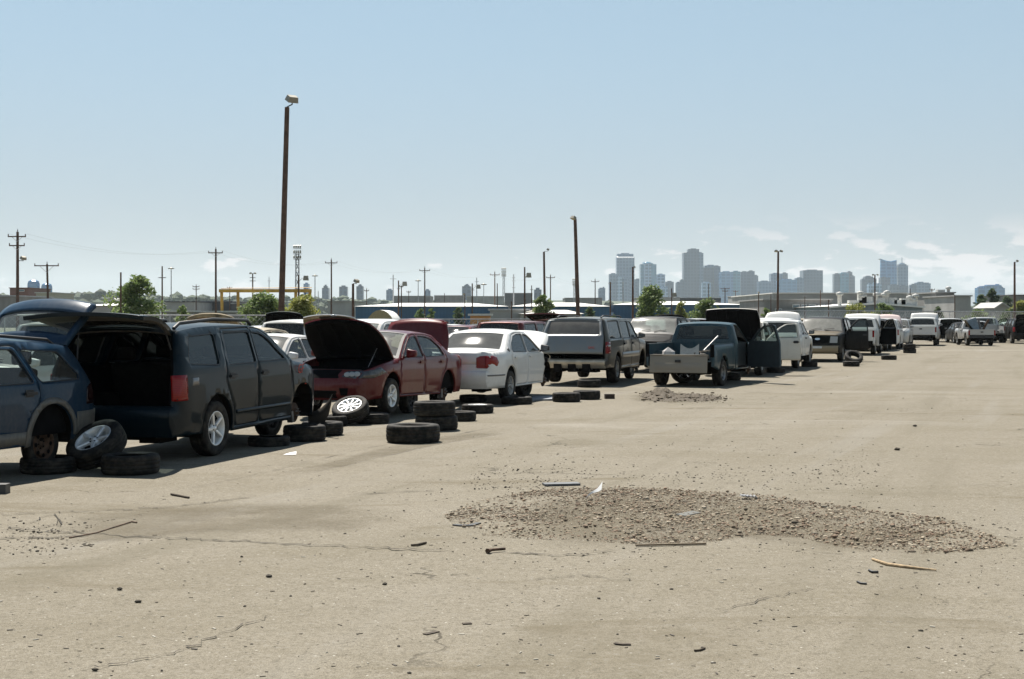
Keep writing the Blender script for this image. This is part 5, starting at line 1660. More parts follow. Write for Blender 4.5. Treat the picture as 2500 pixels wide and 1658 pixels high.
def tree(name, label, px0, px1, ptop, pbase, d, lm, n=2200, leaf=0.16, shape='round', seed=1, group=None, cat='tree'):
    r = random.Random(seed)
    b = W((px0 + px1) / 2, d)
    e = empty(name, b)
    H_ = zat(ptop, d); w = (px1 - px0) * d / F / 2 * 1.3
    z0 = 0.25
    # limbs and clump centres
    tr_ = MB(); tr_.tube([(0, 0, 0), (0.1 * w, 0, H_ * 0.3), (0.02 * w, 0.05, H_ * 0.6), (0, 0, H_ * 0.85)], [0.045 * H_ * 0.5, 0.035 * H_ * 0.5, 0.02 * H_ * 0.5, 0.01], 7)
    cl = []
    ncl = 34
    for k in range(ncl):
        t = (k + r.random()) / ncl
        z = z0 + (H_ - z0) * (0.06 + 0.90 * t)
        if shape == 'cone': rad = w * (1.0 - 0.80 * max(0.0, t - 0.15)) * r.uniform(0.35, 0.85)
        elif shape == 'bush': rad = w * sqrt(max(0.05, 1 - t ** 2)) * r.uniform(0.2, 0.92)
        else: rad = w * sqrt(max(0.06, 1 - (2 * t - 0.9) ** 2)) * r.uniform(0.2, 0.88)
        a = r.uniform(0, 6.283)
        c_ = Vector((rad * cos(a), rad * sin(a) * 0.8, z))
        cs = (0.27 + 0.18 * r.random()) * min(w, (H_ - z0) * 0.6) * (1.0 if t < 0.75 else 0.75)
        cl.append((c_, cs))
        if k % 2 == 0:
            tr_.tube([(0, 0, max(0.1, z * 0.55)), (c_.x * 0.5, c_.y * 0.5, z * 0.8), tuple(c_)], [0.03 * H_ * 0.25, 0.02 * H_ * 0.25, 0.008], 5)
    tr_.build('trunk', BARK, e)
    m = MB()
    for k in range(int(n * 1.7)):
        c_, cs = cl[r.randrange(ncl)]
        q = Vector((r.gauss(0, 1), r.gauss(0, 1), r.gauss(0, 1)))
        q = q.normalized() * cs * (r.random() ** 0.45) * r.uniform(0.85, 1.25)
        p = c_ + Vector((q.x, q.y, q.z * 0.8))
        if p.z < 0.05: continue
        L = leaf * r.uniform(0.6, 1.4)
        u = Vector((r.gauss(0, 1), r.gauss(0, 1), r.gauss(0, 0.7))).normalized(); v = u.orthogonal().normalized()
        v = (v + u.cross(v) * r.uniform(-1, 1)).normalized() * 0.5
        m.add([p - u * L, p + v * L * 0.8, p + u * L, p - v * L * 0.8], [(0, 1, 2, 3)])
    m.build('crown', lm, e)
    tag(e, label, cat, group)
tree('leafy_tree', 'green leafy tree with a pole through it, at the left behind the SUV tailgate', 284, 396, 676, 772, 112, LEAF1, 3600, 0.15, 'round', 3)
tree('leafy_tree', 'dark green bushy tree left of the tallest light pole', 592, 690, 722, 778, 112, LEAF1, 3200, 0.15, 'bush', 5)
tree('leafy_tree', 'yellowish green tree right of the tallest light pole', 690, 785, 724, 778, 108, LEAF2, 2800, 0.15, 'bush', 6)
tree('shrub', 'small thin shrub behind the fence left of the tan raised hood', 424, 462, 745, 790, 95, LEAF1, 600, 0.11, 'round', 7, cat='shrub')
tree('leafy_tree', 'small green tree behind two thin brown poles left of the pewter SUV', 1300, 1352, 720, 778, 128, LEAF1, 2000, 0.14, 'round', 8)
tree('leafy_tree', 'pointed green tree in front of the teal tower', 1548, 1628, 700, 778, 122, LEAF1, 3400, 0.14, 'cone', 9)
tree('leafy_tree', 'thin pale green tree right of the pointed tree', 1646, 1680, 737, 778, 125, LEAF2, 900, 0.12, 'round', 10)
tree('leafy_tree', 'round green tree behind the raised hood of the teal pickup', 1694, 1754, 733, 778, 122, LEAF1, 2300, 0.14, 'bush', 12)
tree('shrub', 'grey-green shrub in front of the blue warehouse below its last line pole', 1424, 1454, 748, 780, 170, LEAF3, 700, 0.16, 'bush', 13, cat='shrub')
tree('shrub', 'low green shrub beside the wide-armed utility pole', 1762, 1790, 752, 780, 150, LEAF1, 600, 0.14, 'bush', 14, cat='shrub')
tree('shrub', 'small yellowish shrub right of the low green one', 1794, 1816, 754, 780, 150, LEAF2, 500, 0.14, 'bush', 15, cat='shrub')
tree('shrub', 'small bush at the foot of the twin-lamp pole', 1858, 1884, 752, 785, 140, LEAF1, 600, 0.13, 'bush', 16, cat='shrub')
tree('shrub', 'broad green bush in front of the vented roof building, left of the arm-lamp pole', 2052, 2128, 744, 778, 150, LEAF2, 1700, 0.16, 'bush', 17, cat='shrub')
tree('shrub', 'darker green bush right of the arm-lamp pole', 2130, 2182, 742, 778, 152, LEAF1, 1500, 0.16, 'bush', 18, cat='shrub')
tree('leafy_tree', 'dark tall tree in front of the blue office block at the right', 2378, 2412, 720, 778, 240, LEAF3, 1500, 0.24, 'round', 19)
tree('leafy_tree', 'dark slender tree, tallest before the blue office block', 2408, 2440, 705, 778, 250, LEAF3, 1700, 0.24, 'round', 20)
tree('leafy_tree', 'bright yellow-green tree at the right edge', 2458, 2512, 736, 785, 150, LEAF2, 1800, 0.17, 'bush', 21)
tree('leafy_tree', 'dark tree between the blue office block and the far right pole', 2440, 2476, 724, 775, 300, LEAF3, 1400, 0.28, 'bush', 22)
tree('shrub', 'dark tree beside the utility pole with transformer', 2278, 2302, 748, 785, 200, LEAF3, 700, 0.18, 'round', 23, cat='shrub')
tree('shrub', 'green scrub behind the tall fence at the right', 2350, 2420, 757, 785, 135, LEAF1, 1300, 0.14, 'bush', 24, cat='shrub')
tree('shrub', 'low dark scrub right of the brown gap behind the tall fence', 2432, 2500, 757, 785, 140, LEAF3, 1300, 0.14, 'bush', 25, cat='shrub')
tree('shrub', 'small bush before the left part of the blue warehouse', 1016, 1040, 752, 778, 190, LEAF1, 600, 0.16, 'round', 26, cat='shrub')
tree('shrub', 'small bush right of the fourth line pole before the warehouse', 1042, 1062, 752, 778, 190, LEAF1, 500, 0.16, 'round', 27, cat='shrub')
tree('shrub', 'dark bush before the middle of the blue warehouse', 1106, 1136, 750, 780, 195, LEAF3, 700, 0.17, 'round', 28, cat='shrub')
tree('shrub', 'tiny shrub left of the pointed tree', 1488, 1508, 768, 782, 120, LEAF1, 300, 0.10, 'bush', 29, cat='shrub')

# far belt of trees on the rise
m = MB(); r = random.Random(5)
V, Fc = ico()
for k in range(5200):
    d = r.uniform(1700, 3300); px = r.uniform(-60, 2560)
    left = max(0.0, min(1.0, (1250 - px) / 1000))
    if px > 1460 and r.random() < 0.7: continue
    zz = (24 + 17 * left) * (d / 2600) + r.uniform(-8, 4)
    p = W(px, d, max(0, zz - r.uniform(0, 14)))
    s_ = r.uniform(4, 9)
    m.add([p + Vector((v.x * s_ * r.uniform(.8, 1.25), v.y * s_, v.z * s_ * 0.75 * r.uniform(.75, 1.2))) for v in V], Fc)
tag(m.build('distant_trees', plain('far_foliage', (0.050, 0.070, 0.035), 0.9, 0, 0.4, 0.05)), 'far belt of hazy trees along the horizon', 'trees', kind='stuff')
m = MB()
vv = []; n = 60
for k in range(n + 1):
    x = -1500 + 2600 * k / n
    hh = 26 * min(1.0, (1150 - x) / 400) + 10 * max(0.0, min(1.0, (900 - x) / 1300)) + 5 * noise.noise(Vector((x * 0.004, 0, 0)))
    vv += [(x, 2300, -0.5), (x, 2700, max(1, hh)), (x, 3400, max(1, hh))]
m.add(vv, [(3 * k + a, 3 * k + 3 + a, 3 * k + 4 + a, 3 * k + 1 + a) for k in range(n) for a in (0, 1)], 0, True)
tag(m.build('wooded_rise', plain('rise_ground', (0.06, 0.075, 0.045), 0.95, 0, 0.3, 0.01)), kind='structure')
m = MB(); vv = []; n = 80
for k in range(n + 1):
    x = 2300 + 2600 * k / n
    hh = 150 + 60 * noise.fractal(Vector((x * 0.0012, 1.3, 0)), 1.0, 2.0, 5) + 40 * (k / n)
    if k < 12: hh *= k / 12
    vv += [(x, 9300, -0.5), (x, 9700, max(1, hh)), (x, 10300, 0)]
m.add(vv, [(3 * k + a, 3 * k + 3 + a, 3 * k + 4 + a, 3 * k + 1 + a) for k in range(n) for a in (0, 1)], 0, True)
tag(m.build('mountains', plain('far_rock', (0.09, 0.10, 0.11), 0.95, 0, 0.2, 0.003)), kind='structure')

# ------------------------------------------------------------------ sheds, warehouses
def wall_mat(name, c, bands=0.0, vert=True, rough=0.7):
    if name in MATS: return MATS[name]
    t = NT(name)
    o = t.obj()
    n = t.noise(o, 0.25, 5.0, 0.6)
    cc = t.mix(t.ramp(n, 0.35, 0.7), tuple(x * 0.85 for x in c), tuple(min(1, x * 1.12) for x in c))
    if bands:
        w = t.n.new('ShaderNodeTexWave'); t.l.new(o, w.inputs['Vector']); w.bands_direction = 'X' if vert else 'Z'; w.inputs['Scale'].default_value = bands
        cc = t.mix(t.math('MULTIPLY', w.outputs['Fac'], 0.25), cc, tuple(x * 0.6 for x in c))
    t.base(Base_Color=cc, Roughness=rough)
    MATS[name] = t.m
    return t.m
WALLB = wall_mat('blue_cladding', (0.035, 0.105, 0.19), 0.5)
ROOFW = plain('white_roof', (0.78, 0.76, 0.72), 0.55, 0, 0.08, 0.3)
WALLG = wall_mat('grey_cladding_wall', (0.225, 0.218, 0.205), 0.3)
WALLG2 = wall_mat('pale_grey_wall', (0.33, 0.325, 0.31))
WALLD = wall_mat('dark_wall', (0.07, 0.07, 0.072))
WALLT = wall_mat('teal_grey_wall', (0.21, 0.245, 0.26), 0.3)
WINB = plain('window_pane', (0.06, 0.13, 0.16), 0.15, 0, 0.2, 0.5)
FRAMEW = plain('white_frame', (0.50, 0.50, 0.47), 0.6)
BROWNB = wall_mat('brown_brick', (0.16, 0.075, 0.055))
def shed(name, label, px0, px1, ptop, d, depth, wallm, roofm, eave=None, slope=0.0, gable=None, windows=(), cat='warehouse', base=None, vents=0, band=None):
    """low building seen square on; gable: row of the ridge, ridge runs away from the viewer; eave: row of the wall's top"""
    x0, x1 = W(px0, d).x, W(px1, d).x
    e = empty(name, ((x0 + x1) / 2, d, 0)); w = (x1 - x0) / 2
    zt = zat(eave if eave else ptop, d)
    m = MB()
    m.box((0, depth / 2, zt / 2), (2 * w, depth, zt)); m.build('wall', wallm, e)
    r_ = MB()
    if gable:   # ridge away from viewer
        zr = zat(gable, d)
        r_.add([(-w - .3, -0.4, zt), (0, -0.4, zr), (w + .3, -0.4, zt), (-w - .3, depth, zt), (0, depth, zr), (w + .3, depth, zt)], [(0, 1, 4, 3), (1, 2, 5, 4)])
        r_.add([(-w - .3, -0.4, zt - .25), (0, -0.4, zr - .25), (w + .3, -0.4, zt - .25), (-w - .3, -0.4, zt), (0, -0.4, zr), (w + .3, -0.4, zt)], [(0, 1, 4, 3), (1, 2, 5, 4)])
        g_ = MB().add([(-w, 0, zt), (w, 0, zt), (0, 0, zr)], [(0, 1, 2)]); g_.build('gable_wall', wallm, e)
        r_.build('roof', roofm, e)
    elif eave:  # roof plane rising away from the viewer
        zr = zat(ptop, d + depth * 0.5)
        r_.add([(-w - .3, -0.4, zt), (w + .3, -0.4, zt), (w - slope, depth * 0.5, zr), (-w + slope, depth * 0.5, zr), (-w - .3, depth, zt), (w + .3, depth, zt)], [(0, 1, 2, 3), (3, 2, 5, 4), (0, 3, 4), (1, 5, 2)])
        r_.build('roof', roofm, e)
    else:
        r_.box((0, depth / 2, zt + 0.12), (2 * w + 0.5, depth + 0.5, 0.22)); r_.build('roof', roofm, e)
    for (a, b, t0, t1) in windows:
        xa, xb = W(a, d).x - e.location.x, W(b, d).x - e.location.x; za, zb = zat(t1, d), zat(t0, d)
        f = MB().box(((xa + xb) / 2, -0.06, (za + zb) / 2), (xb - xa, 0.10, zb - za)).build('window', FRAMEW, e)
        nn = max(1, int(round((xb - xa) / 2.0)))
        for k in range(nn):
            ww = (xb - xa) / nn
            MB().box((xa + ww * (k + 0.5), -0.125, (za + zb) / 2), (ww - 0.25, 0.03, zb - za - 0.3)).build('pane', WINB, f)
    rv = random.Random(int(px0))
    for k in range(vents):
        x = rv.uniform(-w * 0.92, w * 0.92); hh = rv.uniform(0.7, 1.7); zz = zt + (0 if not gable else (zat(gable, d) - zt) * (1 - abs(x) / w))
        if rv.random() < 0.5: MB().lathe([(0.3, 0), (0.3, hh), (0.55, hh + 0.05), (0.5, hh + 0.4), (0.05, hh + 0.55)], 8, axis='Z', M=Matrix.Translation((x, 1.5, zz))).build('roof_vent', FRAMEW, e)
        else: MB().box((x, 1.8, zz + hh * 0.4), (rv.uniform(0.8, 2.4), 1.2, hh * 0.8)).build('roof_unit', FRAMEW, e)
    tag(e, label, cat)
    return e
shed('warehouse', 'long blue warehouse with white roof, left section behind the red trunk lid', 868, 1240, 740, 262, 34, WALLB, ROOFW, eave=748, slope=7)
shed('warehouse', 'blue warehouse with white roof, middle section behind the pewter SUV', 1250, 1488, 739, 250, 34, WALLB, ROOFW, eave=748, slope=5)
shed('warehouse', 'blue warehouse with white roof, right section behind the pointed tree', 1498, 1815, 736, 262, 34, WALLB, ROOFW, eave=744, slope=7)
shed('shed', 'grey shed with white sloping roof left of the pole behind the pewter SUV', 1272, 1420, 757, 175, 12, WALLG2, ROOFW, eave=766, slope=6, cat='shed')
shed('shed', 'small grey flat-roofed shed before the blue warehouse', 1196, 1290, 758, 185, 10, WALLG2, GALV, cat='shed')
shed('office_building', 'grey two-storey building with rows of framed windows behind the white hood', 1866, 2030, 733, 230, 25, WALLG, WALLG2, cat='building',
     windows=[(1934, 1952, 743, 753), (1956, 1970, 743, 753), (1974, 1992, 743, 753), (1997, 2014, 743, 753), (1892, 1909, 753, 763), (1946, 1962, 760, 768), (1974, 1990, 760, 768), (2000, 2018, 760, 768)])
shed('warehouse', 'very long grey warehouse with bright white roof edge behind the windowed building', 1888, 2288, 717, 320, 60, WALLG2, ROOFW)
shed('warehouse', 'grey shed with low gable roof crowded with white vents', 2028, 2252, 748, 205, 30, WALLT, ROOFW, eave=748, gable=739, vents=16)
shed('concrete_block', 'plain grey concrete block at the right of the long warehouse', 2332, 2370, 724, 240, 18, WALLG2, WALLG2, cat='building')
shed('concrete_block', 'taller grey building with boxy roof beside the concrete block', 2286, 2330, 716, 255, 18, WALLG, WALLG2, cat='building', vents=2)
shed('house', 'small pale grey house with pitched roof among the right trees', 2430, 2462, 750, 200, 9, WALLG2, WALLG2, eave=752, gable=738, cat='house')
shed('grey_building', 'dark grey flat building cut by the right edge', 2470, 2540, 722, 330, 20, WALLG, WALLD, cat='building')
shed('brick_building', 'reddish brown building below the octagonal towers', 24, 70, 704, 420, 20, BROWNB, BROWNB, cat='building', windows=[(44, 60, 707, 712)])
shed('low_building', 'grey low building at the left edge behind the wagon', -40, 42, 724, 260, 20, WALLG, GALV, cat='building')
shed('low_building', 'small cream building below the right octagonal tower', 88, 132, 716, 330, 15, plain('cream_wall', (0.40, 0.37, 0.30), 0.8), FRAMEW, cat='building')
shed('low_building', 'long low white-roofed shed left of the left tree', 196, 300, 741, 240, 25, WALLG2, ROOFW, eave=746, slope=2, cat='shed')
shed('house', 'white house on the rise left of the left tree', 258, 284, 731, 620, 15, FRAMEW, WALLG2, eave=733, gable=727, cat='house')
shed('low_building', 'grey building with bright lamps right of the left tree', 404, 474, 738, 330, 20, WALLG2, WALLD, cat='building')
shed('low_building', 'dark grey building behind the left legs of the gantry', 474, 566, 737, 350, 25, WALLD, WALLG, cat='building')
shed('low_building', 'dark low building behind the right side of the gantry legs', 566, 640, 742, 345, 20, WALLD, WALLG2, cat='building')
shed('low_building', 'pale grey flat building between the gantry and the blue warehouse', 800, 866, 737, 330, 25, WALLG2, WALLG2, cat='building')
shed('rail_wagon', 'pale long low wagon roof behind the fence right of the left tree', 400, 470, 762, 190, 4, WALLG, FRAMEW, cat='wagon')
shed('rail_wagon', 'pale long low wagon roof behind the gantry legs', 476, 600, 763, 195, 4, WALLG, FRAMEW, cat='wagon')
shed('low_building', 'orange and white low building before the grey shed', 1148, 1196, 771, 160, 6, plain('orange_wall', (0.42, 0.20, 0.06), 0.7), FRAMEW, cat='shed')
for i, (a, b, t, d_) in enumerate([(1060, 1130, 722, 900), (1140, 1230, 724, 800), (1232, 1300, 716, 1100), (960, 1050, 723, 950), (1560, 1660, 727, 700), (1660, 1760, 728, 720), (1380, 1470, 728, 800), (1810, 1880, 722, 640)]):
    shed('low_building', 'hazy low grey block above the warehouse roofs, %s from the left' % ['third', 'fourth', 'fifth', 'second', 'seventh', 'eighth', 'sixth', 'ninth'][i], a, b, t, d_, 40, [WALLG, WALLG2, WALLD][i % 3], [WALLG2, FRAMEW][i % 2], cat='building')
# arched tank shed
e = empty('arched_shed', W(932, 170)); w = 38 * 170 / F; m = MB(); vv = []
zt = zat(757, 170)
for k in range(13):
    a = pi * k / 12; vv += [(w * cos(a), -2, zt * sin(a)), (w * cos(a), 10, zt * sin(a))]
m.add(vv, [(2 * k, 2 * k + 1, 2 * k + 3, 2 * k + 2) for k in range(12)], 0, True); m.build('roof', ROOFW, e)
MB().add([vv[2 * k] for k in range(13)], [tuple(range(13))]).build('end_wall', plain('tan_sheet', (0.30, 0.24, 0.12), 0.7), e)
tag(e, 'arched white shed with tan end wall left of the red trunk lid', 'shed')
# yellow gantry
YEL = plain('yellow_steel', (0.48, 0.27, 0.035), 0.55, 0, 0.25, 0.6)
e = empty('gantry_crane', W(648, 205)); s = 205 / F
MB().box((0, 0, zat(710, 205)), (225 * s, 0.7, 8 * s)).build('beam', YEL, e)
for px, ln in ((541, 3), (581, 2), (722, 0), (757, -3)):
    x = (px - 648) * s
    MB().tube([(x + ln * s, -0.1, 0), (x, 0, zat(713, 205))], 0.22, 4, sm=False).build('leg', YEL, e)
MB().tube([((537 - 648) * s, 0.6, zat(704, 205)), ((760 - 648) * s, 0.6, zat(702, 205))], 0.05, 4).build('rail', YEL, e)
tag(e, 'yellow steel gantry frame behind the bushes', 'gantry')

# ------------------------------------------------------------------ skyline
def tower_mat(name, c, win, sx, sz, mixv=0.5, rough=0.3):
    if name in MATS: return MATS[name]
    t = NT(name)
    o = t.obj()
    b = t.n.new('ShaderNodeTexBrick'); t.l.new(t.scalev(o, (1, 1, 1)), b.inputs['Vector'])
    mp = t.n.new('ShaderNodeCombineXYZ'); sp = t.n.new('ShaderNodeSeparateXYZ'); t.l.new(o, sp.inputs[0])
    t.l.new(t.math('ADD', sp.outputs[0], sp.outputs[1]), mp.inputs[0]); t.l.new(sp.outputs[2], mp.inputs[1]); t.l.new(mp.outputs[0], b.inputs['Vector'])
    b.offset = 0.0
    b.inputs['Scale'].default_value = 1.0; b.inputs['Brick Width'].default_value = sx; b.inputs['Row Height'].default_value = sz; b.inputs['Mortar Size'].default_value = 1.6
    b.inputs['Color1'].default_value = col(win); b.inputs['Color2'].default_value = col(tuple(x * 1.25 for x in win)); b.inputs['Mortar'].default_value = col(c)
    t.base(Base_Color=b.outputs[0], Roughness=rough)
    MATS[name] = t.m
    return t.m
TM = dict(  # besides facade colours, dark and pale blocks stand in for shaded and lit faces
    grey=tower_mat('tower_grey', (0.089, 0.166, 0.276), (0.040, 0.093, 0.170), 8.8, 9.0),
    dark=tower_mat('tower_dark', (0.045, 0.086, 0.152), (0.022, 0.049, 0.092), 8.8, 9.0),
    teal=tower_mat('tower_teal', (0.045, 0.226, 0.349), (0.027, 0.146, 0.240), 11.0, 9.0, rough=0.2),
    pale=tower_mat('tower_pale', (0.246, 0.379, 0.525), (0.081, 0.153, 0.240), 11.0, 9.0),
    blue=tower_mat('tower_blue', (0.071, 0.226, 0.424), (0.040, 0.146, 0.295), 13.2, 9.0, rough=0.2),
    brown=tower_mat('tower_brown', (0.085, 0.126, 0.184), (0.040, 0.067, 0.106), 8.8, 9.0))
def tower(label, d, blocks, extra=None):
    """blocks: (px0, px1, row of top, material, front offset m)"""
    x0 = min(b[0] for b in blocks); x1 = max(b[1] for b in blocks)
    e = empty('tower_block', W((x0 + x1) / 2, d))
    for a, b, t, mt, fo in blocks:
        xa, xb = W(a, d).x - e.location.x, W(b, d).x - e.location.x; z = zat(t, d)
        dp = max(20, (xb - xa) * 0.9)
        m = MB().box(((xa + xb) / 2, fo + dp / 2, z / 2), (xb - xa, dp, z))
        m.box(((xa + xb) / 2, fo + dp / 2, z + 1.0), ((xb - xa) * 0.5, dp * 0.5, 3.0))
        m.build('block', TM[mt], e)
    if extra: extra(e, d)
    tag(e, label, 'building', 'city skyline')
    return e
def band(a, b, t0, t1, mt):
    def f(e, d):
        xa, xb = W(a, d).x - e.location.x, W(b, d).x - e.location.x
        MB().box(((xa + xb) / 2, 0, (zat(t0, d) + zat(t1, d)) / 2), (xb - xa, 4, zat(t0, d) - zat(t1, d))).build('roof_band', mt, e)
    return f
D0 = 4000
BANDM = plain('white_band', (0.85, 0.84, 0.80), 0.4, 0, 0.03)
def bandtop(e, d):
    xa, xb = W(1506, d).x - e.location.x, W(1548, d).x - e.location.x
    za, zb = zat(629.5, d), zat(625.5, d)
    MB().add([(xa, -2, za), (xb, -2, za), (xb, 8, zb), (xa, 8, zb)], [(0, 1, 2, 3)]).build('sloped_band', BANDM, e)
tower('tall grey tower with bright white band below its top', D0, [(1506, 1549, 628, 'grey', 0), (1508, 1547, 619.5, 'grey', 9)], bandtop)
tower('lower pale towers at the foot of the white-banded tower', D0 - 150, [(1487, 1508, 669, 'grey', 0), (1507, 1518, 676, 'pale', -10), (1518, 1536, 680, 'grey', -5)])
def dome(e, d):
    MB().lathe([(14, zat(643, d)), (13, zat(641, d)), (6, zat(639, d)), (0.5, zat(638.5, d))], 14, axis='Z', M=Matrix.Translation((W(1581, d).x - e.location.x, 18, 0))).build('dome', TM['teal'], e)
tower('teal glass tower with small domed top', D0, [(1564, 1603, 645, 'teal', 4), (1572, 1589, 644, 'pale', 0), (1589, 1597, 645, 'teal', -2)], dome)
tower('pale tower with crane-like roof right of the teal tower', D0 + 120, [(1603, 1624, 670, 'pale', 0)])
tower('brownish low tower left of the teal tower', D0 + 150, [(1549, 1566, 682, 'brown', 0)])
tower('dark low tower at the gap in the skyline', D0, [(1625, 1645, 688, 'dark', 0)])
tower('pale blocks in front of the teal tower', D0 - 500, [(1598, 1630, 700, 'pale', 0), (1612, 1629, 704, 'pale', -10)])
tower('tallest stepped dark tower of the skyline', D0, [(1669, 1706, 617, 'dark', 0), (1704, 1718, 617.5, 'grey', 6), (1681, 1708, 608, 'dark', 8)])
tower('stepped dark block at the left foot of the tallest tower', D0 - 100, [(1651, 1662, 690, 'dark', 0), (1661, 1671, 684, 'dark', 4)])
tower('wide grey tower right of the tallest tower', D0 + 60, [(1716, 1746, 653, 'dark', 4), (1742, 1759, 650, 'dark', 0), (1722, 1752, 648, 'grey', 10)])
tower('white slab in front of the wide grey tower', D0 - 400, [(1714, 1736, 690, 'pale', 0)])
tower('broad light blue glass tower', D0, [(1759, 1790, 664, 'blue', 0), (1788, 1808, 663, 'teal', 4)])
tower('stepped dark teal tower right of the light blue one', D0 + 80, [(1808, 1828, 664, 'dark', 0), (1826, 1843, 662, 'dark', 4), (1842, 1852, 673, 'dark', 6)])
tower('low dark roofs right of the stepped dark teal tower', D0, [(1852, 1884, 687, 'grey', 0)])
tower('flat-topped twin grey block behind the twin-lamp pole', D0 + 60, [(1882, 1911, 668, 'grey', 0), (1910, 1924, 667, 'brown', 4)])
tower('long low blue block with banded windows', D0 - 200, [(1902, 1946, 683, 'blue', 0), (1944, 1964, 679, 'grey', 5)])
tower('dark square tower standing alone at the right of the centre skyline', D0, [(1961, 2009, 660, 'dark', 0)])
tower('round-fronted teal tower with slanted crown', D0, [(2037, 2053, 669, 'dark', 4), (2051, 2072, 667, 'teal', 0), (2070, 2082, 664, 'brown', 5), (2080, 2089, 674, 'brown', 8)])
tower('dark tower with stepped top left of the curved glass tower', D0, [(2104, 2114, 682, 'dark', 0), (2112, 2132, 675, 'dark', 3), (2130, 2140, 680, 'dark', 0)])
tower('white low-rise towers before the curved glass tower', D0 - 500, [(2121, 2130, 694, 'pale', 0), (2132, 2140, 692, 'pale', -5), (2142, 2152, 694, 'pale', 0)])
def curved(e, d):
    m = MB(); vv = []
    n = 12
    base_l, base_r = W(2145, d).x - e.location.x, W(2190, d).x - e.location.x
    tl, tr = W(2149, d).x - e.location.x, W(2189, d).x - e.location.x
    for k in range(n + 1):
        t = k / n
        zt = zat(631.5 + 9 * sin(t * pi) * 0.5 + 3.5 * t, d)
        bx = base_l + (base_r - base_l) * t; tx = tl + (tr - tl) * t
        fy = -10 * sin(t * pi)
        vv += [(bx, fy, 0), (bx * 0.3 + tx * 0.7, fy * 1.1, zt * 0.55), (tx, fy * 0.8, zt), (tx, 30, zt)]
    m.add(vv, [(4 * k + a, 4 * k + 4 + a, 4 * k + 5 + a, 4 * k + 1 + a) for k in range(n) for a in (0, 1, 2)], 0, True)
    m.build('curved_facade', TM['blue'], e)
tower('tall curved pale-blue glass tower with swooping top', D0, [(2147, 2170, 678, 'dark', -14), (2176, 2187, 640, 'dark', 2)], curved)
def ant(e, d):
    MB().tube([(0, 12, zat(642, d)), (0, 12, zat(628, d))], 0.9, 5).build('antenna', TM['grey'], e)
    MB().box((0, 12, zat(643.5, d)), (12, 12, 4)).build('roof_house', TM['pale'], e)
tower('round-shouldered grey tower with antenna right of the curved one', D0, [(2193, 2217, 648, 'grey', 0), (2196, 2214, 645, 'grey', 4)], ant)
tower('low dark blocks at the foot of the curved towers', D0 - 300, [(2172, 2196, 696, 'brown', 0), (2196, 2219, 698, 'dark', 3)])
tower('low grey office block with stepped roof', D0 - 100, [(2225, 2243, 695, 'dark', 2), (2238, 2262, 690, 'grey', 0), (2260, 2273, 692, 'grey', 3)])
tower('blue office block rising behind the right trees', D0 - 900, [(2388, 2404, 703, 'blue', 3), (2402, 2446, 698, 'blue', 0), (2434, 2447, 696, 'blue', 5), (2445, 2455, 703, 'blue', 4)])
tower('lone grey block with notched top above the blue warehouse', 2600, [(1128, 1150, 699, 'brown', 0), (1133, 1146, 696.5, 'brown', 6)])
tower('small grey block right of the fourth line pole', 2700, [(1036, 1050, 709, 'grey', 0)])
tower('broad hazy block left of the grey steel pole', 2700, [(943, 959, 708, 'grey', 0)])
tower('small hazy tower with notched top, right of the short floodlight pole', 2700, [(870, 886, 699, 'dark', 0), (874, 882, 697, 'dark', 4)])
tower('square hazy tower left of the short floodlight pole', 2700, [(828, 847, 700, 'dark', 0)])
tower('stepped hazy tower just right of the gantry', 2700, [(786, 802, 703, 'dark', 0), (789, 797, 698, 'dark', 5)])
tower('hazy bluish tower behind the gantry right end', 2800, [(741, 753, 693, 'blue', 0)])
tower('dim low block above the second tree', 1900, [(1304, 1322, 707, 'brown', 0)])
tower('small stepped block left of the skyline', 3200, [(1461, 1473, 705, 'grey', 0), (1470, 1478, 703, 'grey', 3)])
for (xc, wd, tp, lb) in ((82, 29, 684, 'left and larger of the two octagonal glass towers'), (114, 26, 692, 'right and smaller of the two octagonal glass towers')):
    d = 1900; e = empty('tower_block', W(xc, d)); s = d / F; w = wd * s / 2; z = zat(tp, d)
    m = MB().lathe([(w * 1.06, 0), (w * 1.06, z * 0.90), (w * 0.9, z * 0.97), (w * 0.55, z)], 8, axis='Z', sm=False)
    m.add([(w * 0.55 * cos(2 * pi * k / 8), w * 0.55 * sin(2 * pi * k / 8), z) for k in range(8)], [tuple(range(8))])
    m.build('block', TM['blue'], e); tag(e, lb, 'building', 'octagonal towers')
# ------------------------------------------------------------------ paints
P_NAVY = paint('dark_teal_paint', (0.002, 0.009, 0.014), 0.0, 0.35, 0.02, 0.32)
P_BLUE = paint('blue_paint', (0.006, 0.028, 0.058), 0.0, 0.30, 0.09, 0.45)
P_TAUPE = paint('grey_cladding', (0.105, 0.105, 0.10), 0.1, 0.45, 0.35, 0.25)
P_RED = paint('dark_red_paint', (0.105, 0.009, 0.011), 0.0, 0.30, 0.12, 0.55)
P_WHITE = paint('white_paint', (0.66, 0.66, 0.64), 0.0, 0.35, 0.22, 0.5)
P_PEWTER = paint('pewter_paint', (0.085, 0.08, 0.068), 0.4, 0.34, 0.22, 0.4)
P_SILVER = paint('silver_paint', (0.42, 0.42, 0.41), 0.45, 0.36, 0.3)
P_TEAL = paint('faded_teal_paint', (0.022, 0.058, 0.078), 0.1, 0.42, 0.22, 0.3)
P_BLACK = paint('black_paint', (0.006, 0.006, 0.0065), 0.0, 0.5, 0.08, 0.12)
P_MAROON = paint('maroon_paint', (0.11, 0.012, 0.014), 0.15, 0.32, 0.3)
P_TAN = paint('tan_paint', (0.36, 0.30, 0.21), 0.2, 0.4, 0.3, 0.4)
P_GREY = paint('mid_grey_paint', (0.20, 0.20, 0.20), 0.4, 0.36, 0.3)
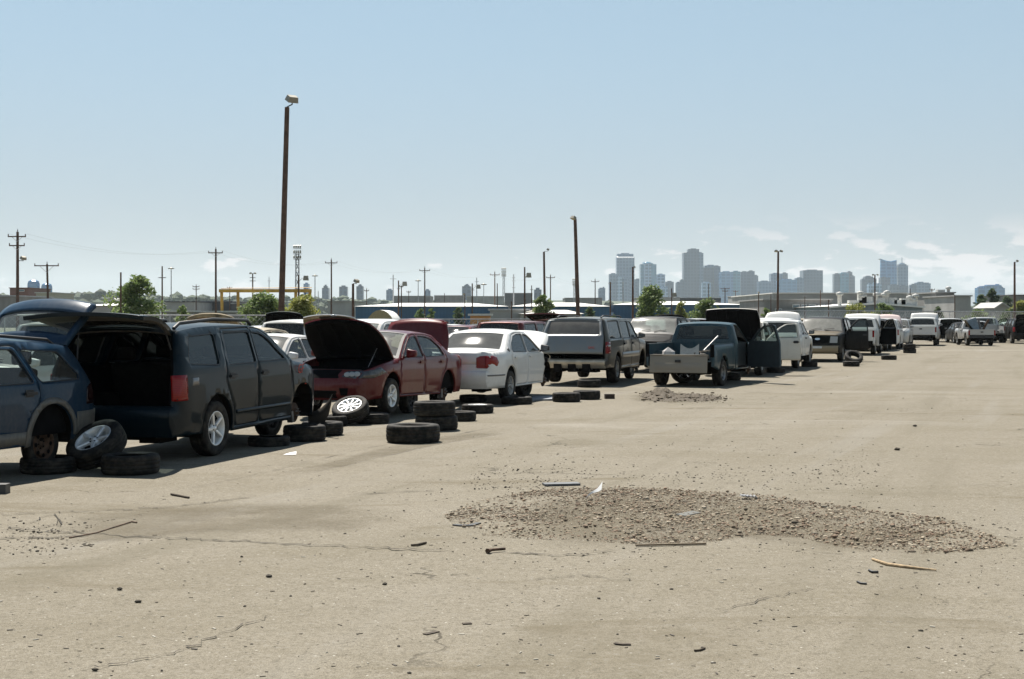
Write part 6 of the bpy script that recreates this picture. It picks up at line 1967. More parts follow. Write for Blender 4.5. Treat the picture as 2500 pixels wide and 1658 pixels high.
P_PRIMER = paint('dusty_tailgate_paint', (0.27, 0.245, 0.205), 0.0, 0.5, 0.4, 0.15)
P_DGREEN = paint('dark_green_paint', (0.012, 0.030, 0.032), 0.3, 0.34, 0.3)

H = 19.0   # cars stand nearly along the row, turned 19 degrees from the line of sight

# --- blue wagon at the left edge, nose towards the camera
c = Car(WAGON, 'station_wagon', 'blue station wagon with grey lower cladding and raised tailgate, cut by the left edge', 'station wagon', P_BLUE,
        W(106, 17.0)[:2], 20, away=False, anchor=(-1.33, 0.75), lift=0.10,
        opt=dict(hatch=102, hatch_in=DARKTRIM, rglass=G_CLEAR, rbump_mat=P_TAUPE, glass=G_CLEAR, handle_mat=BLACKP))
c.build()
c.wheels({('r', -1): 'w', ('f', -1): 'w'}, style='six')
o_ = wheel('bare_wheel', 0.285, 0.13, 0.19, 'steel', RUST, c.root); o_.location = (-1.33, 0.70, 0.255)
for sg in (1, -1):
    # lower cladding and wheel-arch moulding
    c.patch([('side', sg, [(-0.92, 0.28), (-0.94, 0.44), (0.92, 0.44), (0.92, 0.28)])], P_TAUPE, 'sill_cladding', 0.010)
    ring = [(-1.33 + 0.40 * cos(a), 0.345 + 0.40 * sin(a)) for a in [pi - 0.0 - (pi + 0.2) * k / 16 for k in range(17)]]
    outr = [(-1.33 + 0.475 * cos(a), 0.345 + 0.475 * sin(a)) for a in [pi - 0.0 - (pi + 0.2) * k / 16 for k in range(17)]]
    c.patch([('side', sg, outr + ring[::-1])], P_TAUPE, 'arch_moulding', 0.016)
    c.patch([('side', sg, [(-1.80, 0.62), (-1.80, 0.34), (-2.38, 0.32), (-2.40, 0.62)])], P_TAUPE, 'bumper_corner', 0.006)
    c.patch([('side', sg, [(-2.02, 0.70), (-2.05, 0.90), (-2.22, 0.98), (-2.30, 0.84), (-2.33, 0.70)])], plain('smoked_lens', (0.02, 0.008, 0.008), 0.15), 'tail_light', 0.006)
    m = MB().tube([c.P(0.15, 1.47, sg, -0.04) + Vector((0, 0, 0.02)), c.P(0.1, 1.5, sg, -0.05) + Vector((0, 0, 0.05)), c.P(-0.8, 1.5, sg, -0.05) + Vector((0, 0, 0.055)), c.P(-1.6, 1.45, sg, -0.05) + Vector((0, 0, 0.05)), c.P(-1.7, 1.44, sg, -0.04)], 0.018, 6)
    c.part('roof_rail', m, BLACKP)
wag = c

# --- dark teal SUV, tail to the camera, tailgate up
SUV_P = dict(SUV); SUV_P['seats'] = [(0.05, 'b'), (-0.95, 'w')]
c = Car(SUV_P, 'sport_utility_vehicle', 'dark teal SUV with raised tailgate, red tail light and one silver alloy wheel', 'suv', P_NAVY,
        W(511, 19.1)[:2], 15.5, True, anchor=(-1.39, -0.85), lift=0.03, pitch=0.012,
        opt=dict(hatch=87, gone=('front', 'nose'), hatch_in=plain('taupe_trim', (0.075, 0.07, 0.06), 0.7), glass=glass('green_window', (0.42, 0.56, 0.53), 0.06, (0.22, 0.25, 0.24)), rglass=G_TINT, mirrors=(), seal=BLACKP))
c.build()
c.wheels({('r', -1): 'w', ('r', 1): 'd', ('f', -1): 'd', ('f', 1): 'w'}, w=0.25, Rr=0.228, style='five')
c.tail_lights([(-2.20, 1.13), (-2.20, 0.80), (-2.44, 0.80), (-2.44, 1.13)], None, None)
for sg in (1, -1):
    m = MB().tube([c.P(0.25, 1.70, sg, -0.10) + Vector((0, 0, 0.03)), c.P(0.15, 1.72, sg, -0.10) + Vector((0, 0, 0.075)), c.P(-0.9, 1.74, sg, -0.10) + Vector((0, 0, 0.085)), c.P(-1.85, 1.71, sg, -0.10) + Vector((0, 0, 0.075)), c.P(-2.0, 1.70, sg, -0.10) + Vector((0, 0, 0.02))], 0.024, 8)
    c.part('roof_rail', m, BLACKP)
    c.patch([('side', sg, [(0.90, 0.52), (0.90, 0.57), (-0.85, 0.58), (-0.85, 0.53)])], P_NAVY, 'side_moulding', 0.014)
c.engine()
c.patch([('side', -1, [(-1.90, 1.08), (-1.90, 0.98), (-2.08, 0.98), (-2.08, 1.08)])], P_GREY, 'fuel_flap', 0.004)
m = MB()
m.box((2.05, 0, 0.62), (0.10, 1.5, 0.12)); c.part('bumper_beam', m, RUST)
pil = c

# --- red saloon, nose to the camera, bonnet and boot open
c = Car(SEDAN, 'sedan_car', 'dark red sedan facing the camera with hood and boot lid open', 'car', P_RED,
        W(946, 26.2)[:2], 19.5, False, anchor=(1.36, 0.78), lift=0.135, pitch=0.02,
        opt=dict(hood=52, trunk=74, glass=glass('grey_window', (0.42, 0.52, 0.50), 0.2, (0.25, 0.28, 0.27)), handle_mat=P_RED))
c.build()
c.wheels({('f', 1): 'w', ('r', 1): 'd', ('f', -1): 'w', ('r', -1): 'w'}, w=0.215, Rr=0.203, style='five', drop=0.06)
red = c
for sg in (1, -1):
    hl = [('side', sg, [(1.62, 0.70), (1.80, 0.80), (2.16, 0.72), (2.26, 0.60), (2.0, 0.60)]), ('nose', [(0.08, 0.97 * sg), (0.98, 0.97 * sg), (0.86, 0.60 * sg), (0.25, 0.55 * sg)])]
    h = c.patch(hl, plain('lamp_chrome', (0.10, 0.10, 0.10), 0.25, 0.6, 0.3, 20.0), 'headlight', 0.004)
    for k, (t, q) in enumerate(((0.52, 0.66), (0.56, 0.78), (0.60, 0.90))):
        p_ = c.FS('nose', t, q * sg); n_ = c.FN('nose', t, q * sg)
        R_ = n_.to_track_quat('Y', 'Z').to_matrix()
        b = MB().lathe([(0.001, 0.028), (0.03, 0.022), (0.05, 0.010), (0.058, 0.0)], 16, M=Matrix.Translation(p_) @ R_.to_4x4())
        c.part('lamp', b, CLEARL, h)
c.patch([('nose', [(0.10, -0.48), (0.10, 0.48), (0.95, 0.42), (0.95, -0.42)])], DARKTRIM, 'grille_opening', 0.004)
c.patch([('front', [(0.22, -0.42), (0.22, 0.42), (0.52, 0.46), (0.52, -0.46)])], DARKTRIM, 'air_intake', 0.004)
for sg in (1, -1):
    c.patch([('front', [(0.36, 0.56 * sg), (0.36, 0.74 * sg), (0.60, 0.80 * sg), (0.60, 0.54 * sg)])], DARKTRIM, 'fog_light_recess', 0.004)
    c.tail_lights([(-2.05, 0.98), (-2.10, 0.76), (-2.40, 0.74), (-2.36, 0.98)], 'tail', [(0.1, 0.99), (0.1, 0.72), (0.62, 0.72), (0.62, 0.99)], (sg,))
# grille with its badge stays on the bonnet edge
f_ = c.hood_xf
g = c.grid('nose', 0.42, 1.0, -0.46, 0.46, 4, 8, 0.0)
dx = 0.0
g.v = [tuple(f_(Vector((a - 0.02, b, z + 0.0)))) for a, b, z in g.v]
gr = c.part('grille', g, plain('grey_mesh', (0.10, 0.10, 0.10), 0.4, 0.4), c.hood_obj)
pts = []
for k in range(21):
    a = 2 * pi * k / 20
    p_ = c.FS('nose', 0.68 + 0.16 * sin(a), 0.07 * cos(a)) + Vector((0.0, 0, 0.01))
    pts.append(f_(p_))
c.part('badge', MB().tube(pts, 0.009, 6, cap=False), CHROME, c.hood_obj)
for t in (0.45, 0.6, 0.75, 0.9):
    pass
m = MB().tube([(1.95, 0.62, 0.72), f_(Vector((1.5, 0.60, 0.80)))], 0.008, 6)
c.part('prop_rod', m, STEEL)

# --- white saloon, tail to the camera
c = Car(SEDAN, 'sedan_car', 'white sedan seen from behind with sun glinting in its rear window', 'car', P_WHITE,
        W(1237, 30.95)[:2], 18.5, True, anchor=(-1.36, -0.78), lift=0.12,
        opt=dict(hood=36, fender_off=(-1,), no_fender=1.05, glass=glass('grey_window2', (0.45, 0.55, 0.52), 0.15, (0.3, 0.32, 0.31)), rglass=glass('dusty_rear_glass', (0.07, 0.08, 0.08), 0.50, (0.20, 0.20, 0.19), 0.065), handle_mat=P_WHITE, mirror_mat=BLACKP, rbump_mat=P_WHITE))
c.build()
c.wheels({('r', -1): 'w', ('r', 1): 'w', ('f', -1): 'd', ('f', 1): 'w'}, w=0.21, Rr=0.198, style='ten', rm=ALLOYD, drop=0.05)
for sg in (1, -1):
    c.tail_lights([(-2.10, 0.80), (-2.16, 0.90), (-2.28, 0.935), (-2.43, 0.93), (-2.45, 0.70), (-2.16, 0.72)], 'tail', [(0.22, 1.02), (0.26, 0.80), (0.36, 0.68), (0.74, 0.64), (0.84, 0.70), (0.86, 1.02)], (sg,))
    c.patch([('side', sg, [(-1.80, 0.505), (-1.80, 0.535), (-2.44, 0.535), (-2.44, 0.505)])], GREYP, 'bumper_strip', 0.006)
c.patch([('tail', [(0.4, -0.22), (0.4, 0.22), (0.9, 0.22), (0.9, -0.22)])], DARKTRIM, 'plate_recess', 0.004)
c.patch([('side', -1, [(-1.40, 1.10), (-1.32, 1.03), (-1.40, 1.0), (-1.48, 1.06)])], GREYP, 'pillar_badge', 0.005)
wht = c

# --- pewter full-size SUV
c = Car(BIGSUV, 'full_size_suv', 'pewter full-size SUV seen from behind with its lower tailgate hanging open above the bumper', 'suv', P_PEWTER,
        W(1497, 39.6)[:2], 17.0, True, anchor=(-1.64, -0.84), lift=0.05,
        opt=dict(hatch=14, hatch_mat=paint('grey_blue_tailgate', (0.20, 0.22, 0.23), 0.4, 0.4, 0.35, 0.3), rglass=glass('dusty_rear_glass3', (0.22, 0.24, 0.23), 0.55, (0.33, 0.31, 0.28), 0.14), glass=glass('grey_window3', (0.40, 0.48, 0.47), 0.25, (0.28, 0.31, 0.31)), rbump_mat=plain('dull_chrome', (0.42, 0.38, 0.31), 0.35, 0.6, 0.2, 4.0)))
c.build()
c.wheels({('r', -1): 'w', ('r', 1): 'w', ('f', -1): 'd', ('f', 1): 'w'}, w=0.265, Rr=0.215, style='eight', rm=ALLOYD)
for sg in (1, -1):
    q = c.tail_lights([(-2.58, 1.16), (-2.58, 0.84), (-2.86, 0.84), (-2.84, 1.16)], None, None, (sg,))
    c.patch([('side', sg, [(-2.60, 1.08), (-2.60, 1.02), (-2.85, 1.02), (-2.84, 1.08)])], CLEARL, 'reverse_light', 0.010)
    m = MB().tube([c.P(0.3, 1.79, sg, -0.16) + Vector((0, 0, 0.03)), c.P(0.1, 1.79, sg, -0.16) + Vector((0, 0, 0.075)), c.P(-1.9, 1.79, sg, -0.16) + Vector((0, 0, 0.08)), c.P(-2.2, 1.78, sg, -0.16) + Vector((0, 0, 0.03))], 0.022, 6)
    c.part('roof_rail', m, BLACKP)
    c.patch([('side', sg, [(1.15, 0.70), (1.15, 0.84), (-1.12, 0.84), (-1.12, 0.70)])], P_GREY, 'side_moulding', 0.012)
m = MB().box((-2.96, 0, 0.60), (0.03, 0.42, 0.14)); c.part('plate_recess', m, DARKTRIM)
m = MB()
for y in (-0.4, 0.0, 0.4): m.box((-2.75, y, 0.45), (0.5, 0.22, 0.22))
c.part('tow_hitch', m, UNDER)
m = MB().tube([c.FS('hatch', 0.44, -0.1) + Vector((-0.16, 0, -0.08)), c.FS('hatch', 0.42, -0.6) + Vector((-0.16, 0, -0.06))], 0.012, 5)
sub = c

# --- faded teal old pickup, tail to the camera
OLDP = pickup(cab=1.48, bed=2.05, hw=0.965, H=1.75, wb=3.0)
c = Car(OLDP, 'pickup_truck', 'faded teal regular-cab pickup with dropped beige tailgate and junk in its bed', 'pickup', P_TEAL,
        W(1757, 38.6)[:2], 24.5, True, anchor=(-1.5, -0.83), lift=0.0,
        opt=dict(door={(0, -1): 68}, wglass=glass('clear_screen', (0.8, 0.9, 0.87), 0.05), tailgate=0, no_tailgate=True, hood=0, hood_in=DARKTRIM, rglass=glass('clear_rear', (0.75, 0.85, 0.82), 0.05), glass=G_CLEAR, trim=plain('blue_vinyl', (0.02, 0.03, 0.035), 0.7)))
c.build()
c.wheels({('r', -1): 'w', ('r', 1): ('steel', STEEL), ('f', -1): 'd', ('f', 1): 'w'}, w=0.25, Rr=0.205, style='steel', rm=STEEL)
t = MB()
B = OLDP['bed']
rt = Matrix.Rotation(radians(8), 3, 'Y')
t.box((B['x0'] - 0.06, 0.02, 0.615), (0.06, 1.60, 0.46), rt)
t.box((B['x0'] - 0.04, 0.02, 0.86), (0.10, 1.60, 0.03), rt)
tg = c.part('tailgate', t, P_PRIMER)
bevel_mesh(tg.data, 0.012, 2)
tg2 = MB().box((B['x0'] - 0.094, 0.02, 0.56), (0.012, 1.30, 0.20), rt); o_ = c.part('pressed_panel', tg2, P_PRIMER, tg); bevel_mesh(o_.data, 0.005, 1)
c.part('latch', MB().box((B['x0'] - 0.115, 0.02, 0.70), (0.03, 0.15, 0.07)), BLACKP, tg)
for sg in (1, -1):
    m = MB()
    m.box((B['x0'] - 0.012, sg * 0.905, 0.98), (0.035, 0.10, 0.34)); c.part('tail_light_socket', m, DARKTRIM)
pk = c

def mark(car, txt, loc, rot, size, mt, name, parent=None):
    cu = bpy.data.curves.new(name, 'FONT'); cu.body = txt; cu.size = size; cu.align_x = 'CENTER'; cu.extrude = 0.001
    cu.materials.append(mt)
    tmp = bpy.data.objects.new('tmp', cu); COL.objects.link(tmp)
    bpy.context.view_layer.update()
    me = bpy.data.meshes.new_from_object(tmp.evaluated_get(bpy.context.evaluated_depsgraph_get()))
    bpy.data.objects.remove(tmp); bpy.data.curves.remove(cu)
    o = link(name, me, parent or car.root, mt); o.location = loc; o.rotation_euler = rot
    return o
REDM = plain('red_marker', (0.42, 0.05, 0.03), 0.8)
y_ = pil.Y(1.42, 1.0)
mark(pil, 'GF', (1.30, -(y_ + 0.012), 0.98), (pi / 2 + 0.10, 0, 0.06), 0.20, REDM, 'grease_mark')
mark(pil, 'Z', (1.50, -(y_ + 0.004), 0.80), (pi / 2, 0, 0.10), 0.14, REDM, 'grease_mark')
p_ = sub.hatch_xf(sub.FS('hatch', 0.86, -0.62) + Vector((-0.015, 0, 0)))
mark(sub, 'GMC', tuple(p_), (pi / 2 + 0.26, 0, -pi / 2), 0.085, REDM, 'lettering', sub.hatch_obj)

# gas struts of the raised tailgates
for car, zz in ((pil, 1.35), (wag, 1.12)):
    for sg in (1, -1):
        a = car.FS('hatch', 0.30, 0.93 * sg); b = car.hatch_xf(car.FS('hatch', 0.42, 0.90 * sg))
        car.part('gas_strut', MB().tube([a, a + (b - a) * 0.55], 0.012, 6).tube([a + (b - a) * 0.55, b], 0.006, 6), BLACKP)
# ------------------------------------------------------------------ rest of the front row
ALLW = {('f', 1): 'w', ('f', -1): 'w', ('r', 1): 'w', ('r', -1): 'w'}
def far(spec, name, label, cat, body, px, d, h=19.0, away=True, anchor=None, lift=0.03, wheels=None, style='five', rm=None, opt=None, lamps=True, pitch=0.0, w=0.23, Rr=0.2):
    o = dict(cheap=True, gx=0.2, gz=0.14); o.update(opt or {})
    if anchor is None: anchor = (spec['axles'][1], -spec['track'] / 2) if away else (spec['axles'][0], spec['track'] / 2)
    c = Car(spec, name, label, cat, body, W(px, d)[:2], h, away, anchor, lift, pitch, 0.0, opt=o)
    c.build()
    c.wheels(wheels or ALLW, style=style, rm=rm or ALLOYD, w=w, Rr=Rr)
    k = spec['kind']; xr, xf = spec['xr'], spec['xf']
    if lamps:
        if k == 'pickup':
            B = spec['bed']
            for sg in (1, -1):
                m = MB().box((B['x0'] - 0.012, sg * (spec['hwbed'] - 0.055), B['top'] - 0.22), (0.03, 0.10, 0.32)); c.part('tail_light', m, REDLENS)
        elif k == 'hatch':
            zb = c.p['zbelt']
            for sg in (1, -1): c.tail_lights([(xr + 0.34, zb - 0.06), (xr + 0.34, zb - 0.38), (xr + 0.08, zb - 0.38), (xr + 0.10, zb - 0.06)], None, None, (sg,))
        else:
            for sg in (1, -1): c.tail_lights([(-2.1, .96), (-2.16, .72), (-2.41, .70), (-2.37, .96)], 'tail', [(0.2, 0.99), (0.2, 0.66), (0.85, 0.66), (0.85, 0.99)], (sg,))
        for sg in (1, -1):
            if 'nose' not in o.get('gone', ()): c.patch([('nose', [(0.30, 0.60 * sg), (0.30, 0.97 * sg), (0.92, 0.97 * sg), (0.92, 0.62 * sg)])], CLEARL, 'headlight', 0.008)
        if 'nose' not in o.get('gone', ()): c.patch([('nose', [(0.25, -0.54), (0.25, 0.54), (0.92, 0.54), (0.92, -0.54)])], DARKTRIM, 'grille', 0.006)
    return c
XCAB = pickup(cab=1.95, bed=1.95, hw=0.96, H=1.74, wb=3.25)
FCAB = pickup(cab=2.0, bed=1.98, hw=1.0, H=1.86, wb=3.55, top=1.26, belt=1.26)
RCAB = pickup(cab=1.45, bed=1.85, hw=0.87, H=1.62, wb=2.85, top=1.06, belt=1.10)
CCAB = pickup(cab=2.35, bed=1.7, hw=0.98, H=1.88, wb=3.6, top=1.28, belt=1.28)

# white pickup whose open door shows right of the teal pickup
c = far(XCAB, 'pickup_truck', 'cream pickup facing the camera with raised black-lined hood and white door swung open', 'pickup', paint('cream_paint', (0.62, 0.60, 0.54), 0, 0.4, 0.25, 0.3), 1853, 45.2, 19, False, opt=dict(door={(0, 1): 72}, mirrors=(-1,), hood=66))
# white extended-cab pickup seen from behind
c = far(XCAB, 'pickup_truck', 'white extended-cab pickup seen from behind, right of the swung white door', 'pickup', P_WHITE, 1942, 50.5, 19.0, True, lift=0.06, opt=dict(mirror_mat=BLACKP, glass=G_TINT, rglass=G_TINT, hood=0), style='six')
# two-tone SUV facing the camera
EXPED = sc_spec(BIGSUV, 0.93, 1.02, 1.0)
P_GOLD = paint('beige_lower_paint', (0.26, 0.215, 0.145), 0.2, 0.4, 0.3, 0.4)
c = far(EXPED, 'sport_utility_vehicle', 'black and beige SUV facing the camera with its dark door open', 'suv', P_BLACK, 2052, 59.5, 19, False, opt=dict(door={(0, 1): 70}, front_bumper_mat=P_GOLD, wglass=glass('bright_screen', (0.5, 0.55, 0.5), 0.55, (0.5, 0.49, 0.44), 0.2), hood_mat=paint('brown_hood', (0.12, 0.095, 0.06), 0.3, 0.35, 0.3)))
c.patch([('nose', [(0.66 + 0.10 * sin(2 * pi * k / 14), 0.13 * cos(2 * pi * k / 14)) for k in range(14)])], CHROME, 'badge', 0.02)
c.patch([('front', [(0.55, -0.22), (0.55, 0.22), (0.80, 0.22), (0.80, -0.22)])], PLATE, 'number_plate', 0.01)
# white pickup from behind with raised panel
c = far(FCAB, 'pickup_truck', 'white pickup seen from behind beyond the black door, red tail light showing', 'pickup', P_WHITE, 2132, 70.0, 19, True, opt=dict(door={(0, -1): 50}, hood=55, rglass=G_TINT, glass=G_CLEAR))
# dark crossover facing the camera
c = far(SUV, 'sport_utility_vehicle', 'dark blue-black crossover facing the camera with missing windscreen', 'suv', P_BLACK, 2162, 78.0, 19, False, opt=dict(no_windscreen=True, noglass_all=True))
c = far(SUV, 'sport_utility_vehicle', 'white SUV seen from behind with pinkish raised hood', 'suv', P_WHITE, 2192, 83.0, 19, True, opt=dict(hood=62, hatch='gone', hood_mat=paint('pinkish_hood', (0.62, 0.50, 0.48), 0, 0.4, 0.2, 0.4)))
c = far(sc_spec(SUV, 0.95, 1.0), 'sport_utility_vehicle', 'silver SUV facing the camera, first behind the white SUV', 'suv', P_SILVER, 2216, 87.7, 19, False, opt=dict())
c = far(FCAB, 'pickup_truck', 'white pickup at the far end of the row with tall raised white hood', 'pickup', P_WHITE, 2283, 93.1, 19, True, opt=dict(hood=64, rglass=G_TINT, glass=G_TINT), style='steel')
# row across the end of the lot
c = far(SUV, 'minivan', 'silver minivan with gaping open tail at the far end of the lot', 'minivan', P_SILVER, 2345, 107.0, 6, True, opt=dict(hatch='gone', glass=G_TINT))
c = far(RCAB, 'pickup_truck', 'small silver pickup with scrap standing in its bed', 'pickup', P_SILVER, 2418, 93.0, 6, True, opt=dict(glass=G_TINT, rbump_mat=BLACKP))
MB().box((RCAB['bed']['x0'] - 0.06, 0, 0.58), (0.12, 1.6, 0.16)).build('rear_bumper', BLACKP, c.root)
rbase = c
c = far(FCAB, 'pickup_truck', 'silver pickup with open door and red tail light near the right edge', 'pickup', P_SILVER, 2444, 104.0, 6, True, opt=dict(door={(0, -1): 70}, no_tailgate=True, glass=G_CLEAR))
c = far(SUV, 'sport_utility_vehicle', 'black SUV with raised tailgate cut by the right edge', 'suv', P_BLACK, 2532, 101.0, 8, True, opt=dict(hatch=95))
c = far(SEDAN, 'sedan_car', 'bright red car behind the small silver pickup', 'car', paint('bright_red', (0.45, 0.03, 0.03), 0, 0.3, 0.2, 0.6), 2372, 118.0, 12, False, opt=dict(hood=0))
c = far(XCAB, 'pickup_truck', 'light grey pickup behind the silver minivan at the lot end', 'pickup', P_SILVER, 2300, 122.0, 12, True, opt=dict(no_tailgate=True))
c = far(SUV, 'sport_utility_vehicle', 'pale SUV between the small silver pickup and the silver open-door pickup', 'suv', P_WHITE, 2440, 122.0, 12, False, opt=dict())
# scrap panels standing in the small pickup's bed
for k, (px, lean, mt, lb) in enumerate(((2378, -0.35, plain('blue_grey_panel', (0.14, 0.19, 0.23), 0.5), 'leaning blue-grey car door in the small silver pickup bed'), (2392, -0.2, GREYP, 'dark strip leaning beside the blue-grey door in the pickup bed'), (2404, 0.5, RUST, 'rusty bent bar sticking out of the small silver pickup bed'), (2368, -0.7, plain('brown_bar', (0.12, 0.09, 0.05), 0.8), 'brown bar slanting over the left side of the small pickup bed'))):
    p = W(px, 94.0, 1.25)
    m = MB().box(p, (0.62 if k == 0 else 0.14, 0.06, 1.1), Matrix.Rotation(lean, 3, 'Y'))
    tag(m.build('car_door' if k == 0 else 'scrap_bar', mt), lb, 'scrap')

# ------------------------------------------------------------------ second row and beyond, left to right
#c = far(WAGON, 'hatchback_car', 'silver hatchback with raised tailgate and spoiler behind the blue wagon', 'car', P_SILVER, 175, 22.3, 19, False, anchor=(-1.33, 0.75), opt=dict(hatch=100, hatch_in=LINER, rglass=G_CLEAR))
c = far(SEDAN, 'sedan_car', 'white sedan half hidden between the blue wagon and the dark SUV', 'car', P_WHITE, 150, 26.2, 19, False, anchor=(-0.3, 0.78), opt=dict())
c = far(SUV, 'sport_utility_vehicle', 'silver roof-railed SUV behind the raised tailgates at the left', 'suv', P_SILVER, 205, 33.5, 19, True, anchor=(-0.8, 0), opt=dict(glass=G_TINT))
for sg in (1, -1):
    c.part('roof_rail', MB().tube([c.P(0.2, 1.7, sg, -0.1) + Vector((0, 0, 0.05)), c.P(-1.8, 1.7, sg, -0.1) + Vector((0, 0, 0.07))], 0.03, 6), BLACKP)
c = far(SEDAN, 'sedan_car', 'tan car with raised hood showing its stained underside behind the dark SUV', 'car', P_TAN, 545, 36.0, 19, False, anchor=(1.1, 0.0), lift=0.12, opt=dict(hood=66, hood_in=plain('stained_tan', (0.24, 0.18, 0.10), 0.8, 0, 0.7, 3.0)))
c = far(SEDAN, 'sedan_car', 'white sedan with door mirror between the dark SUV and the red sedan', 'car', P_WHITE, 745, 31.0, 19, False, anchor=(-0.2, 0.78), lift=0.02, opt=dict(mirrors=(1, -1)))
c = far(SUV, 'sport_utility_vehicle', 'white SUV roof behind the white sedan with door mirror', 'suv', P_WHITE, 746, 45.5, 19, True, anchor=(-0.8, 0), opt=dict())
c = far(SUV, 'sport_utility_vehicle', 'dark blue SUV with raised hood behind the white SUV roof', 'suv', P_DGREEN, 712, 54.0, 19, False, anchor=(1.12, 0), opt=dict(hood=66))
c = far(SUV, 'sport_utility_vehicle', 'white SUV with raised hood and tan lining behind the red sedan hood', 'suv', P_WHITE, 838, 37.5, 19, False, anchor=(1.12, 0.0), lift=0.05, opt=dict(hood=52, hood_in=plain('tan_lining', (0.30, 0.22, 0.13), 0.8, 0, 0.3, 4)))
c = far(WAGON, 'station_wagon', 'dark red wagon roof between the raised white hood and the red boot lid', 'car', P_MAROON, 975, 58.0, 19, True, anchor=(-0.8, 0), opt=dict())
c = far(SEDAN, 'sedan_car', 'small red car seen between the red boot lid and the maroon SUV', 'car', P_RED, 1120, 66.0, 19, True, anchor=(-0.8, 0), opt=dict())
c = far(SEDAN, 'sedan_car', 'white car roof right of the red boot lid', 'car', P_WHITE, 1098, 72.0, 19, False, anchor=(0, 0), opt=dict(hood=45))
c = far(sc_spec(BIGSUV, 0.90, 0.94, 0.97), 'sport_utility_vehicle', 'maroon SUV seen from behind above the white sedan', 'suv', P_MAROON, 1286, 48.0, 19, True, anchor=(-2.3, -0.95), opt=dict(rglass=glass('dark_rear', (0.35, 0.42, 0.38), 0.08)))
c = far(SUV, 'sport_utility_vehicle', 'maroon vehicle with raised tailgate left of the pewter SUV', 'suv', P_MAROON, 1395, 58.0, 19, True, anchor=(-2.2, -0.9), opt=dict(hatch=92))
c = far(WAGON, 'station_wagon', 'white wagon roof behind the maroon SUV', 'car', P_WHITE, 1322, 70.0, 19, True, anchor=(-1, -0.3), opt=dict())
c = far(CCAB, 'pickup_truck', 'black pickup facing the camera with sun flaring on its windscreen', 'pickup', P_BLACK, 1640, 48.0, 19, False, opt=dict(front_bumper_mat=BLACKP, wglass=glass('sunny_screen', (0.45, 0.5, 0.47), 0.5, (0.5, 0.5, 0.46), 0.16)))
c = far(SEDAN, 'sedan_car', 'white car with raised hood above the black pickup cab', 'car', P_WHITE, 1585, 70.0, 19, True, anchor=(1.3, 0), opt=dict(hood=55), lift=0.1)
c = far(SUV, 'sport_utility_vehicle', 'black SUV with slotted raised hood between black and teal pickups', 'suv', P_BLACK, 1640, 74.0, 19, False, anchor=(1.3, 0), opt=dict(hood=60))
c = far(SEDAN, 'sedan_car', 'red and white car behind the teal pickup cab', 'car', P_RED, 1724, 84.0, 19, False, anchor=(0, 0), opt=dict(hood=50), lift=0.1)
c = far(SUV, 'van', 'white van with tall bulging raised hood behind the extended-cab pickup', 'van', P_WHITE, 1905, 66.0, 19, True, anchor=(0.9, 0), lift=0.08, opt=dict(hood=66))
c = far(SUV, 'sport_utility_vehicle', 'white SUV roof showing left of the pinkish raised hood', 'suv', P_WHITE, 2060, 88.0, 19, True, anchor=(-0.5, 0), opt=dict())
rr = random.Random(31)
cols_ = [P_SILVER, P_WHITE, P_GREY, P_BLACK, P_MAROON, P_TAN, P_BLUE]
txt = ['third lane back, left of the tallest pole', 'third lane back, right of the tallest pole', 'third lane back behind the red sedan', 'third lane back behind the white sedan', 'third lane back at the pewter SUV']
for k, (px, d) in enumerate(((430, 52), (650, 62), (900, 64), (1180, 78), (1450, 86))):
    far(SEDAN if k % 2 else WAGON, 'parked_car', '%s car roof in the %s' % (['silver', 'grey', 'white', 'black', 'tan'][k], txt[k]), 'car', [P_SILVER, P_GREY, P_WHITE, P_BLACK, P_TAN][k], px, d, 19, bool(k % 2), anchor=(0, 0), opt=dict())

# ------------------------------------------------------------------ loose tyres and wheels
def loose_tyre(label, px, py, dia, wd=0.22, tilt=None, z=0.0, d=None, rim=None, yaw=0.0):
    """px, py: middle of the front foot of the tyre in the photograph"""
    d = d or gd(py); R = dia / 2
    p = W(px, d); c_ = Vector((p.x, d + R * 0.98, 0))
    zz = gz(c_.x, c_.y) + wd / 2 + z
    o = wheel('loose_wheel', R, wd, R * 0.60, rim[0], rim[1]) if rim else link('tyre', tyre_mesh(round(R, 3), wd, round(R * 0.60, 3)))
    o.location = (c_.x, c_.y, zz)
    o.rotation_euler = (pi / 2 + (tilt or 0.0), 0, yaw)
    tag(o, label, 'wheel' if rim else 'tyre', 'loose tyres and wheels on the lot')
    return o
loose_tyre('tyre lying flat under the rear of the blue wagon', 97, 1163, 0.66, 0.19)
o = loose_tyre('tyre lying flat beneath the leaning alloy wheel', 300, 1166, 0.68, 0.23)
# alloy wheel leaning on it
o = wheel('loose_wheel', 0.36, 0.245, 0.228, 'five', ALLOY)
p = W(236, gd(1150)); o.location = (p.x, p.y - 0.0, 0.325); o.rotation_euler = (radians(54), 0, radians(150))
tag(o, 'loose wheel with silver five-spoke rim leaning on a tyre, lower left', 'wheel', 'loose tyres and wheels on the lot')
